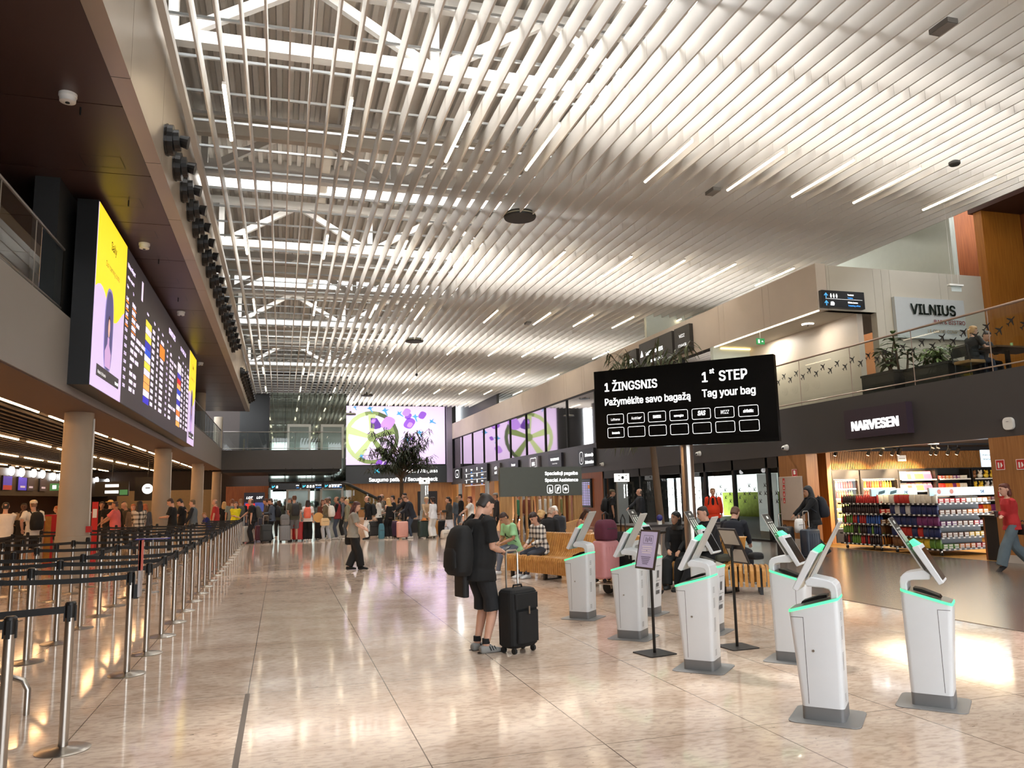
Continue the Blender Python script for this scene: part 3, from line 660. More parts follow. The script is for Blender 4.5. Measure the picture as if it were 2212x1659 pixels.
MB().box(-.06,0,-.55,.55,0,1.33).build('door', M('cab_beige','b9ab9d',.45,var=.03), t, bev=.01); MB().box(-.075,-.06,.46,.49,.6,.68).build('latch', CHROME, t)
for k in range(4): poly2([[(-.05,0),(.05,0),(.05,.16),(-.05,.16)]],(-.064,.33-.012*k,.52+.2*k),RD,Z3,RED,'pictogram',t); poly2([[(-.02,.03),(.03,.03),(.01,.13)]],(-.067,.33-.012*k,.52+.2*k),RD,Z3,M('sign_paint'),'pictogram',t)
t = thing('evacuation_plan','small black evacuation plan on the oak pier above the cabinet','notice',aX(1719,1060,XR-.001)); MB().box(-.02,0,-.27,.27,-.22,.22).build('plate', BLK, t); poly2([[(-.16,-.1),(.1,-.1),(.1,-.08),(-.16,-.08)],[(-.16,-.1),(-.14,-.1),(-.14,.1),(-.16,.1)],[(-.05,0),(.12,0),(.12,.02),(-.05,.02)]],(-.022,0,0),RD,Z3,M('plan_grey','9a9a96',.5),'floor_plan',t)
t = thing('call_point','small red alarm call point on the right oak pier','alarm',aX(2166,1068,XR-.001)); MB().box(-.05,0,-.08,.08,-.07,.07).build('body', RED, t, bev=.01); MB().box(-.056,-.05,-.035,.035,-.035,.035).build('button', M('sign_paint'), t)
struct('door_9', MB().box(XR-.03,XR,11.0,12.2,0.2,1.55), M('cab_beige'), 'beige flush cabinet door in the right oak pier')
# entrance doors
FRM = M('door_frame','141414',.4,var=.05)
ed = MB()
for y in (21.35,22.0,24.0,25.9,27.7,29.6,31.4,33.1,35.4): ed.box(XR+.02,XR+.14,y-.06,y+.06,0,2.7)
ed.box(XR+.02,XR+.14,21.3,35.5,2.36,2.7); ed.box(XR+.02,XR+.14,21.3,35.5,0,.06)
for y in (22.2,24.4,27,29.4,32,34.6): ed.box(XR+3.4,XR+3.5,y-.05,y+.05,0,2.7)
ed.box(XR+3.4,XR+3.5,21.3,35.5,2.3,2.7)
struct('door_1', ed, FRM, 'black framed glazed entrance doors with vestibule')
gp = MB()
for a,b_ in zip((21.41,22.06,24.06,25.96,27.76,29.66,31.46,33.16),(21.94,23.94,25.84,27.64,29.54,31.34,33.04,35.34)): gp.box(XR+.07,XR+.085,a,b_,.06,2.36)
struct('window_21', gp, GLASS, 'glass of the entrance doors')
pd = MB()
for k in range(46):
    y = 21.6+k*.3; z = 1.42+(k%3)*.13
    for q in range(2):
        P = PLANE_ICON(.2, 2.3); pd.add([(XR+.06, y-a, z+.0+q*.26-.13+b_) for a,b_ in P], [tuple(range(len(P)))])
struct('trim_8', pd, BLK, 'rows of small black aircraft decals on the entrance glass')
struct('wall_vestibule_side', MB().box(XR+.4,XR+3.5,35.5,35.7,0,2.7), DARK2)
struct('wall_vestibule_left', MB().box(XR+.4,XR+3.5,21.3,21.5,0,2.7), M('pier_grey'))
struct('ceiling_vestibule', MB().box(XR+.3,XR+3.6,21.3,35.7,2.7,2.9), DARK2)
struct('floor_vestibule', MB().box(XR+.02,XR+30,21.3,45,-.1,.004), M('street_grey','a8a6a2',.6,var=.1))
struct('wall_street', MB().box(XR+16,XR+16.3,14,52,0,5), M('street_wall','cfd2cc',.7,var=.12,scale=.7))
hb = MB(); hb.box(XR+13,XR+14,20,46,0,1.5); tag(hb.build('hedge', M('hedge_green','9dae3c',.9,var=.4,scale=5)), 'yellow green hedge outside beyond the entrance doors', 'hedge')
t = thing('glass_notice','white translucent panel standing inside the entrance doors','panel',(XR+.9,23.3,.006)); MB().box(-.02,.02,-.55,.55,.25,2.2).build('sheet', M('frost_white','dfe6e8',.6,em=.25,var=0), t); MB().box(-.04,.04,-.5,.5,0,.25).build('foot', CHROME, t)
# oak wall, monitor and far shops
struct('wall_right_oak', MB().box(XR,XR+.3,35.5,40.3,0,2.7), wood('red_oak_low','7d4320','985428'), 'red brown oak wall left of the entrance')
t = thing('flight_monitor','tall slim flight information monitor on the red oak wall','monitor',(XR-.001,37.6,.95)); MB().box(-.09,0,-.75,.75,0,1.45).build('casing', BLK, t)
MB().box(-.095,-.09,-.7,.7,.06,1.4).build('screen', M('mon_dark','1b1826',.3,em=.2,var=0), t); rw = MB(); ro = MB()
for k in range(14):
    z = .12+k*.085
    for y, w in ((-.6,.28),(-.25,.35),(.15,.2),(.42,.2)): (ro if (k in (10,11) and y > .4) else rw).box(-.099,-.095,-y-w,-y,z,z+.045)
rw.build('text_rows', glow('mon_text','b9b4e6',.8), t); ro.build('status_rows', ORG, t)
fs = MB(); fo = MB(); fd = MB()
for k in range(7):
    y = 40.3+k*4.3; fs.box(XR,XR+.3,y+2.6,y+4.3,0,2.7); fd.box(XR+2.2,XR+2.4,y,y+4.3,0,2.7); fo.box(XR+.3,XR+2.2,y+2.65,y+2.85,0,2.7)
struct('wall_right_far_piers', fs, WOOD, 'oak piers between the far shops'); struct('wall_right_far_back', fd, M('shop_back','6d5138',.6,var=.2,scale=1.5)); struct('wall_right_far_sides', fo, WOODR)
struct('ceiling_far_shops', MB().box(XR+.3,XR+2.4,40,YF,2.7,2.9), DARK2)
for k in range(4):
    t = thing('shop_display','orange lit display strip inside a far shop, %s from the corner' % ('fourth','third','second','first')[k],'display',(XR+2.0,42.0+k*8.6,0.02)); d_ = MB()
    MB().box(-.05,.18,-.5,.5,0,2.3).build('case', DARK2, t)
    for q in range(8): d_.box(-.07,-.05,-.4,.4,.12+q*.27,.3+q*.27)
    d_.build('shelf_lights', glow('far_orange','ff9a4a',1.2), t)
gc = MB()
for y in (47.0,56.0,65.0): gc.cone((XR-.5,y,0),(XR-.5,y,2.7),.16,n=16)
struct('trim_9', gc, M('post_grey','8e8b86',.5), 'grey round posts in front of the far shops')
# ------------------------------------------------------------------ far screen and security sign
t = thing('video_wall','huge lilac video wall with a green wheel, purple shapes and blue birds','screen',(4.9,YF,4.59)); o = (4.9,YF,4.59)
SX0, SX1, SZ0, SZ1 = 4.9, 14.45, 4.6, 9.9
MB().box(SX0-.05,SX1+.05,YF-.12,YF,SZ0-.05,SZ1+.05).build('casing', BLK, t, off=o)
MB().box(SX0,SX1,YF-.13,YF-.12,SZ0,SZ1).build('screen', glow('wall_lilac','d6bfe4',1.0), t, off=o)
def art(P, mat, name, k): return poly2(P, (SX0,YF-.131-.004*k,SZ0), X3, Z3, mat, name, t, o)
def clipd(P): return [(min(max(a,0),SX1-SX0),min(max(b_,0),SZ1-SZ0)) for a,b_ in P]
wx, wz, wr = 2.85, 2.45, 2.45
GRN = [glow('art_green1','b2c187',.8), glow('art_green2','7f9157',.6), glow('art_green3','4f5d3c',.5)]
for k in range(24):
    a0, a1 = 2*PI*k/24, 2*PI*(k+1)/24; mt = GRN[0] if 7 <= k <= 15 else GRN[1] if k in (5,6,16,17,18) else GRN[2]
    art(clipd([(wx+r*1.0*math.cos(a), wz+r*.98*math.sin(a)) for r, a in ((wr,a0),(wr,a1),(wr*.85,a1),(wr*.85,a0))]), mt, 'wheel_rim', 1)
for k in range(5):
    a = PI/2+2*PI*k/5; c, s_ = math.cos(a), math.sin(a); w0, w1 = .17, .34
    art([(wx+r*c-w*s_, wz+r*s_+w*c) for r, w in ((.2,w0),(wr*.86,w1),(wr*.86,-w1),(.2,-w0))], GRN[0] if k in (0,1,2) else GRN[1], 'wheel_spoke', 2)
art([(wx+.38*math.cos(a), wz+.38*math.sin(a)) for a in [2*PI*i/20 for i in range(20)]], GRN[1], 'wheel_hub', 3)
PUR = [glow('art_purple1','8a52c4',.75), glow('art_purple2','b184dc',.85), glow('art_purple3','5f3596',.6)]
art([(2.75,3.3),(2.75,4.25),(3.3,4.2),(3.75,3.5),(3.6,3.3),(3.2,3.2)], PUR[2], 'purple_shape', 2)
for cx_, cz_, r, m_ in ((2.98,3.95,.24,0),(2.98,3.95,.17,1),(4.3,3.75,.6,1),(6.25,3.75,.5,0),(6.3,3.6,.25,1),(6.0,4.75,.36,1),(6.15,4.4,.3,0),(7.45,4.5,.35,0),(6.55,2.35,.2,0),(5.9,1.3,.36,1),(3.5,.15,.3,0),(4.1,.1,.2,2)):
    art(clipd([(cx_+r*math.cos(a)*(1+.25*math.sin(2*a)), cz_+r*math.sin(a)) for a in [2*PI*i/18 for i in range(18)]]), PUR[m_], 'purple_shape', 3+m_)
BIRD = [(-.3,.05),(-.12,.12),(-.02,.3),(.06,.12),(.32,.14),(.08,-.02),(.22,-.38),(.12,-.34),(-.06,-.05)]
for bx, bz, s_, a in ((1.35,5.15,.7,0),(2.7,5.05,1.0,.1),(4.05,4.85,1.15,0),(5.35,4.6,1.05,.5),(6.8,4.3,1.1,-.1),(8.35,3.9,1.0,.7),(7.2,2.85,1.05,-.05),(6.0,2.3,1.15,0),(1.95,.75,.8,.2)):
    c, sn = math.cos(a), math.sin(a); art(clipd([(bx+s_*(p*c-q*sn), bz+s_*(p*sn+q*c)) for p,q in BIRD]), glow('art_blue','4a9bd0',.8), 'blue_bird', 5)
t = thing('security_sign','wide dark sign reading Saugumo patikra / Security check with cyan arrows','sign',(4.6,YF,2.93)); o = (4.6,YF,2.93)
MB().box(4.2,14.9,YF-.3,YF,2.93,4.5).build('casing', M('sign_grey','35383a',.4), t, off=o)
txt('Visi vartai / All gates', (13.7,YF-.305,3.85), X3, Z3, .56, WHITE_L, t, 'RIGHT', .02, off=o)
txt('Saugumo patikra / Security check', (13.7,YF-.305,3.1), X3, Z3, .62, WHITE_L, t, 'RIGHT', .02, off=o, wide=.91)
ARW = [[(0,0),(.0,.5),(.5,.5),(.36,.36),(.6,.1),(.48,0),(.24,.24),(.13,.12)]]
for ax, az, s_ in ((8.0,3.85,.75),(4.75,3.1,.95)): poly2([[(a*s_,b_*s_) for a,b_ in ARW[0]]],(ax,YF-.305,az),X3,Z3,CYAN_L,'arrow',t,o)
struct('door_2', MB().box(11.9,13.7,YF-.06,YF+.01,0,2.15), BLK, 'black door in the far oak wall')
struct('trim_10', MB().box(14.55,XR,YF-.5,YF,2.93,12), M('pale_lilac_panel','8d8496',.4))
# ------------------------------------------------------------------ lobby, bistro and upper rail
t = thing('toilets_sign','black Toilets and Ticketing office sign hanging at the panel corner','sign',(15.85,18.86,6.93)); o = (15.85,18.86,6.93)
MB().rbox(15.1,16.62,18.72,18.86,6.93,7.44,.03).build('casing', SIGNB, t, off=o)
for z, a, b_, ic in ((7.2,'Tualetai','Toilets',0),(6.97,'Bilietų kasos','Ticketing office',1)):
    txt(a,(16.0,18.715,z+.11),X3,Z3,.085,WHITE_L,t,'LEFT',.02,off=o); txt(b_,(16.0,18.715,z+.015),X3,Z3,.085,BLUE_L,t,'LEFT',.02,off=o)
    poly2([[(.07,0),(.1,0),(.1,.1),(.14,.06),(.155,.08),(.085,.16),(.015,.08),(.03,.06),(.07,.1)]],(15.16,18.715,z+.01),X3,Z3,BLUE_L,'arrow',t,o)
    if ic == 0:
        for k in range(3): poly2([[(.0,0),(.035,.0),(.05,.08),(-.015,.08)],[(0,.09),(.035,.09),(.035,.125),(0,.125)]],(15.4+.1*k,18.715,z+.02),X3,Z3,WHITE_L,'pictogram',t,o)
    else: poly2([[(0,0),(.13,0),(.15,.07),(.1,.12),(.02,.11)]],(15.38,18.715,z+.02),X3,Z3,WHITE_L,'pictogram',t,o)
poly2([[(0,0),(1.3,0),(1.3,.008),(0,.008)]],(15.22,18.715,7.185),X3,Z3,WHITE_L,'rule',t,o)
t = thing('bistro_sign','pale board reading VILNIUS BAR & BISTRO in dark and red raised letters','sign',(19.0,18.86,6.15)); o = (19.0,18.86,6.15)
MB().box(17.72,20.36,18.74,18.86,6.12,7.38).build('board', M('board_pale','c9cbc8',.5,var=.03), t, off=o)
txt('VILNIUS',(19.12,18.70,6.86),X3,Z3,.62,M('letter_green','1c2a22',.4,var=0),t,'CENTER',.025,off=o,wide=.94)
txt('BAR & BISTRO',(20.3,18.70,6.58),X3,Z3,.25,M('letter_red','b23a34',.4,var=0),t,'RIGHT',.012,off=o)
txt('LE GRAND COMPTOIR',(20.32,18.70,6.3),X3,Z3,.2,M('letter_gold','d3b273',.4,var=0),t,'RIGHT',.006,off=o)
cl = glow('cove_warm','ffe2a0',3.0)
struct('trim_11', MB().box(XR+.3,19.1,24.70,24.74,6.80,6.85), cl, 'warm cove light line at the lobby back')
struct('trim_12', MB().box(XR+.02,XR+.06,18.9,24.7,6.84,6.879), glow('edge_light','fff0d8',3.0), 'light line along the lower edge of the upper panels')
t = thing('exit_sign','green running man exit sign under the lobby ceiling','exit sign',(15.17,21.98,6.44)); MB().box(-.15,.15,-.02,.02,0,.2).build('panel', glow('exit_green','2f8f4f',.7), t); poly2([[(-.1,.04),(-.04,.04),(-.04,.16),(-.1,.16)],[(.02,.08),(.1,.08),(.06,.13)]],(0,-.022,0),X3,Z3,WHITE_L,'pictogram',t); MB().cone((0,0,.2),(0,0,.44),.012,n=6).build('stem', WP, t)
t = thing('smoke_detector','round white fitting on the lobby ceiling','ceiling fitting',(16.0,20.6,6.88)); MB().lathe([(.05,-.07),(.17,-.06),(.2,0)],n=16).build('cover', WP, t, True); MB().lathe([(.02,-.09),(.03,-.07)],n=8).build('sensor', M('fit_grey'), t)
t = thing('hanging_exit_lamp','thin white emergency lamp hanging before the bistro wall','exit sign',(17.7,16.5,6.95)); MB().box(-.24,.24,-.05,.05,.15,.2).build('body', WP, t); MB().box(-.15,.2,-.004,.004,0,.15).build('acrylic_panel', M('acrylic','dfe8e4',.2,alpha=.6,var=0), t)
for x in (-.1,.12): MB().cone((x,0,.2),(x,0,3.4),.004,n=5).build('wire', M('wire_white','d8d8d4',.5), t)
rr = rail_run('glass_railing','glass railing with aircraft decals along the bistro terrace',15.2,2.2,15.2,24.6,4.16,1.43,2.25,M('rail_rose','b09a8c',.35,.6))
dm = MB()
for k in range(60):
    y = 24.3-k*.31; z = (5.05,5.2)[k%2]
    P = PLANE_ICON(.26,-.9); dm.add([(-.012, y-a-2.2, z-4.16+b_) for a,b_ in P], [tuple(range(len(P)))])
tag(dm.build('aircraft_decals', BLK, rr), 'rows of black aircraft decals')
# plants and planters
def leaf(mb, p, d, L, w, bend=.35, wz=0.0):
    p, d = V(p), V(d).normalized(); s = d.cross(Z3); s = s.normalized() if s.length > .1 else X3.copy(); n = s.cross(d)
    pts = []
    for k in range(4):
        t_ = k/3; c = p+d*(L*t_)-Z3*(bend*L*t_*t_); ww = w*(0.25,1,.75,.02)[k]
        pts += [c-s*ww/2+n*(wz*ww), c+s*ww/2+n*(wz*ww)]
    o_ = len(mb.v); mb.v += [tuple(q) for q in pts]; mb.f += [(o_+2*k,o_+2*k+1,o_+2*k+3,o_+2*k+2) for k in range(3)]; mb.mi += [mb.cur]*3
LEAF = M('leaf_dark','2f3a22',.5,var=.35,scale=9); LEAF2 = M('leaf_fresh','4f6232',.45,var=.4,scale=7); BARK = M('bark','5d4a38',.9,var=.3,scale=8,stretch=(1,1,.3),bump=.3)
rl = random.Random(11)
def planter(label, x0, x1, y0, y1, z, h, mat):
    t = thing('planter', label, 'planter', ((x0+x1)/2,(y0+y1)/2,z)); o = t.location
    m = MB(); m.box(x0,x1,y0,y1,z,z+h-.05); m.build('box', mat, t, off=o); MB().box(x0+.03,x1-.03,y0+.03,y1-.03,z+h-.05,z+h-.02).build('soil', M('soil','33271d',.95,var=.3), t, off=o)
    rm = MB(); rm.box(x0-.02,x1+.02,y0-.02,y0+.03,z+h-.06,z+h); rm.box(x0-.02,x1+.02,y1-.03,y1+.02,z+h-.06,z+h); rm.box(x0-.02,x0+.03,y0,y1,z+h-.06,z+h); rm.box(x1-.03,x1+.02,y0,y1,z+h-.06,z+h); rm.build('rim', mat, t, off=o)
    return t
PB = M('planter_black','242220',.4,var=.05)
planter('dark planter box holding the tall broad leaved plant on the terrace',15.45,16.4,16.6,17.8,4.14,.6,PB)
planter('dark planter box holding the low striped plant on the terrace',15.5,16.5,14.9,16.3,4.14,.55,PB)
t = thing('potted_tree','tall broad leaved plant with several stems behind the terrace rail','plant',(15.9,17.2,4.7)); f_ = MB(); st = MB()
for k in range(5):
    b0 = V((rl.uniform(-.3,.3),rl.uniform(-.4,.4),-.02)); tp = b0+V((rl.uniform(-.3,.3),rl.uniform(-.4,.4),rl.uniform(.6,1.3)))
    st.tube([b0,(b0+tp)/2+V((.05,.04,0)),tp],[.035,.03,.02],7)
    for q in range(13):
        a = rl.uniform(0,2*PI); pp = b0.lerp(tp, rl.uniform(.35,1.05)); leaf(f_, pp, (math.cos(a),math.sin(a),rl.uniform(-.1,.7)), rl.uniform(.28,.5), rl.uniform(.12,.2), .5)
st.build('stems', BARK, t, True); f_.build('foliage', LEAF2, t)
t = thing('potted_plant','low bushy plant with striped arching leaves behind the terrace rail','plant',(16.0,15.6,4.66)); f_ = MB(); st = MB()
for k in range(9):
    c = V((rl.uniform(-.4,.4),rl.uniform(-.6,.6),0)); st.cone(c,c+V((0,0,.25)),.02,n=6)
    for q in range(16):
        a = rl.uniform(0,2*PI); leaf(f_, c+V((0,0,.15+.02*q)), (math.cos(a),math.sin(a),rl.uniform(.2,1.2)), rl.uniform(.35,.55), rl.uniform(.06,.1), .7)
st.build('stems', BARK, t); f_.build('foliage', M('leaf_striped','6c7d45',.45,var=.5,scale=26), t)
def tree(label, base, h0, h1, rx, ry, nb, nl, leafL, leafW, droop, mat, lean=0.0):
    t = thing('indoor_tree', label, 'tree', base); tr = MB(); f_ = MB()
    tr.tube([(0,0,-.05),(lean*.3,.02,h0*.5),(lean*.7,0,h0),(lean,.05,(h0+h1)/2)],[.11,.1,.085,.05],9)
    for k in range(nb):
        a = 2*PI*k/nb+rl.uniform(-.3,.3); q = rl.uniform(.35,1.0); z0 = h0+(h1-h0)*rl.uniform(0,.5)
        e = V((lean+rx*q*math.cos(a), ry*q*math.sin(a), min(h1, z0+rl.uniform(.1,.75)*(h1-h0))))
        b0 = V((lean*.8,0,z0)); md = (b0+e)/2+V((0,0,.25)); tr.tube([b0,md,e],[.03,.02,.008],5)
        for j in range(nl):
            u = rl.uniform(.35,1.0); p = b0.lerp(md,u*2) if u < .5 else md.lerp(e,u*2-1)
            aa = rl.uniform(0,2*PI); leaf(f_, p+V((rl.uniform(-.12,.12),rl.uniform(-.12,.12),rl.uniform(-.1,.1))), (math.cos(aa),math.sin(aa),rl.uniform(-.7,.4)), leafL*rl.uniform(.6,1.1), leafW, droop)
    tr.build('trunk', BARK, t, True); f_.build('foliage', mat, t); return t
tree('dark slender leaved tree in front of the lilac video wall',(5.6,38,.55),1.9,4.4,2.1,1.5,46,52,.34,.05,.7,LEAF)
planter('low dark planter at the foot of the far tree',4.7,6.5,37.3,38.7,0,.6,PB)
tree('tree with long drooping leaves behind the black step sign',(10.15,19.9,.72),2.2,5.1,1.45,1.3,30,44,.5,.055,.75,M('leaf_olive','5a5f42',.5,var=.35,scale=8),-.2)
t = thing('planter','low steel clad planter counter with dark rim under the drooping tree','planter',(10.4,20,0)); o=t.location
MB().box(9.05,11.7,19.3,20.8,0,.74).build('cladding', M('steel_clad','8d8782',.3,.8,var=.1,stretch=(1,1,.1)), t, off=o); MB().box(9.0,11.75,19.25,20.85,.74,.8).build('rim', M('rim_dark','2c2725',.4), t, off=o)
for k in range(3):
    p = (9.3+k*.55,19.4,.8); t = thing('ticket_scanner','small blue and white device on the steel planter rim, %s from the left' % ('first','second','third')[k],'device',p); MB().box(-.05,.05,-.04,.04,0,.12).build('stand', WP, t); MB().ell((0,-.02,.18),(.09,.06,.09)).build('head', M('dev_blue','2d2a7a',.4), t, True)
# table, chairs on the terrace
t = thing('bistro_table','dark wooden table on the terrace behind the glass','table',(16.7,14.3,4.14)); MB().box(-.75,.75,-.4,.4,.72,.76).build('table_top', M('table_wood','5d4632',.4,var=.15), t); MB().box(-.04,.04,-.04,.04,.02,.72).build('post', BLK, t); MB().box(-.3,.3,-.3,.3,0,.02).build('base', BLK, t)
def chair(label, x, y, rz, cush):
    t = thing('terrace_chair', label, 'chair', (x,y,4.14), rz); MB().box(-.24,.24,-.24,.24,.40,.48).build('seat', cush, t, bev=.02)
    for sx in (-.23,.23):
        for sy in (-.22,.22): MB().cone((sx,sy,0),(sx*.95,sy*.95,.42),.014,n=6).build('leg', BLK, t)
        MB().tube([(sx,.22,.42),(sx*1.08,.2,.66),(sx*1.08,-.16,.68),(sx,-.25,.8)],.014,6).build('armrest', BLK, t)
    m = MB(); m.tube([(-.24,-.24,.45),(-.25,-.3,.82),(.25,-.3,.82),(.24,-.24,.45)],.016,6); m.box(-.2,.2,-.3,-.28,.55,.8); m.build('backrest', BLK, t); return t
chair('terrace chair with a tan leather seat facing right',15.75,14.5,-PI/2,M('tan_leather','a07a4a',.6,var=.1))
chair('dark terrace chair with a yellow green cushion at the right',17.75,14.0,PI/2,M('lime_cushion','a9b52c',.7))
t = thing('glass_tumbler','pale green tumbler on the terrace table','glass',(16.75,14.2,4.9)); MB().lathe([(.028,0),(.035,.13)],n=12).build('bowl', M('green_glass','a8c98a',.1,alpha=.6,var=0), t, True); MB().lathe([(.026,.002),(.033,.1)],n=12).build('drink', M('lime_drink','9cc070',.2,var=0), t)

for x,y in ((15.9,20.5),(16.0,23.0)):
    l = bpy.data.lights.new('lobby_downlight','AREA'); l.shape='DISK'; l.size=.5; l.energy=42; l.color=(1,.95,.86); lo = bpy.data.objects.new('lobby_downlight', l); COL.objects.link(lo); lo.location=(x,y,6.86)
# ------------------------------------------------------------------ belt stanchions of the queue
BELT = M('belt_black','121212',.6,var=.1)
def stan(label, bx, by, grp='queue posts'):
    t = thing('belt_stanchion', label, 'barrier post', (0,0,0), 0, grp)
    MB().lathe([(.175,0),(.178,.006),(.15,.016),(.05,.022),(.034,.03)], n=28).build('base', CHROME, t, True)
    MB().lathe([(.032,.02),(.032,.90)], n=18).build('post', CHROME, t, True)
    h = MB(); h.lathe([(.036,.985),(.037,.99),(.037,1.0),(.028,1.01)], n=18); h.lathe([(.0335,.90),(.0335,.985)], n=18)
    for a in range(4):
        c, s_ = math.cos(a*PI/2), math.sin(a*PI/2); h.cbox((.034*c,.034*s_,.93),(.012 if c*c > .5 else .022,.012 if s_*s_ > .5 else .022,.11))
    h.build('head', BLK, t, True)
    for d, L_ in ((0,bx),(1,by)):
        if not L_: continue
        v = V((-1,0,0)) if d == 0 else V((0,1,0)); m = MB(); n = 6
        m.tube([v*(.034+(L_-.068)*k/n)+Z3*(.955-.016*(1-(2*k/n-1)**2)*(1 if L_ < 2 else 2)) for k in range(n+1)], .02, flat=(.004,.05,(0,0,1))); m.cbox(tuple(v*(L_-.05)+Z3*.955),(.03,.03,.056)); m.build('belt', BELT, t)
    return t
PROTO = {}
def put_stan(x, y, bx, by, label, grp):
    k = (round(bx,2), round(by,2))
    if k not in PROTO: PROTO[k] = stan(label, bx, by, grp); PROTO[k].location = (x,y,0)
    else: dup(PROTO[k], (x,y,0), 0, label, grp)
put_stan(-1.62,5.75,2.6,0,'brushed steel belt post in the near left corner of the view','')
put_stan(-1.43,6.40,2.6,0,'brushed steel belt post standing second from the near left corner',''); put_stan(-1.45,8.88,1.2,0,'brushed steel belt post carrying a red and white notice','')
RN = ('outermost','second','third','fourth','fifth')
for j in range(20):
    y = 9.98+1.19*j
    for c in range(5):
        x = -1.44-1.2*c
        if (x+4.28)**2+(y-19)**2 < .5 or (c and j > 15): continue
        bx = 1.2 if (c < 4 and (j < 2 or j%2 == 0)) else 0; by = 1.19 if ((c == 0 or (c == 1 and j > 1 and j < 8)) and j < 19) else 0
        if c == 4 and j%3 == 0: by = 1.19
        put_stan(x,y,bx,by,'brushed steel belt post in the %s line of the queue barrier' % RN[c],'queue posts line %d' % c)
t = thing('queue_notice','red and white printed notice blade clamped to the third belt post','notice',(-1.36,8.88,.72)); MB().box(-.01,.01,-.09,.05,.04,.6).build('blade', M('notice_grey','a6a2a4',.5), t); MB().box(-.012,.012,-.09,.05,.3,.6).build('red_print', M('notice_red','c2564a',.5), t)
m = MB(); m.box(-.05,-.01,-.05,.03,.02,.16); m.build('clamp', BLK, t)
# blue tipped paddle stands and other small things in the queue
def paddle(x, y, lb):
    t = thing('paddle_sign', lb, 'notice', (x,y,0)); MB().lathe([(.15,0),(.15,.012),(.02,.02),(.015,1.0)],n=14).build('stand', GALV, t); MB().box(-.3,.3,-.13,.13,1.0,1.015).build('blue_board', M('paddle_blue','2b2596',.4), t); MB().box(-.12,.28,-.11,-.02,1.016,1.02).build('white_print', WP, t)
paddle(-2.35,16.6,'small blue and white notice board standing among the belt posts'); paddle(-6.1,17.9,'blue notice board on a stand at the left edge of the queue')
q = aY(117,1100,25); t = thing('vending_panel','red illuminated display panel beside the nearest concrete column','panel',(q.x,25,0)); MB().box(-.19,.19,-.12,.12,0,1.42).build('case', M('panel_red','b81d22',.4), t); MB().box(-.18,-.02,-.125,-.12,.1,1.38).build('poster', M('poster_gold','a8742c',.5,var=.5,scale=7), t)
t = thing('fire_extinguisher','red fire extinguisher with stand right of the nearest column','extinguisher',(aY(204,1100,25).x,25,0)); MB().lathe([(.08,0),(.08,.5),(.05,.58),(.03,.62)],n=14).build('cylinder', RED, t, True); MB().box(-.08,.08,.085,.1,0,1.75).build('stand', RED, t); MB().box(-.055,.055,.075,.085,1.3,1.55).build('label', WP, t)
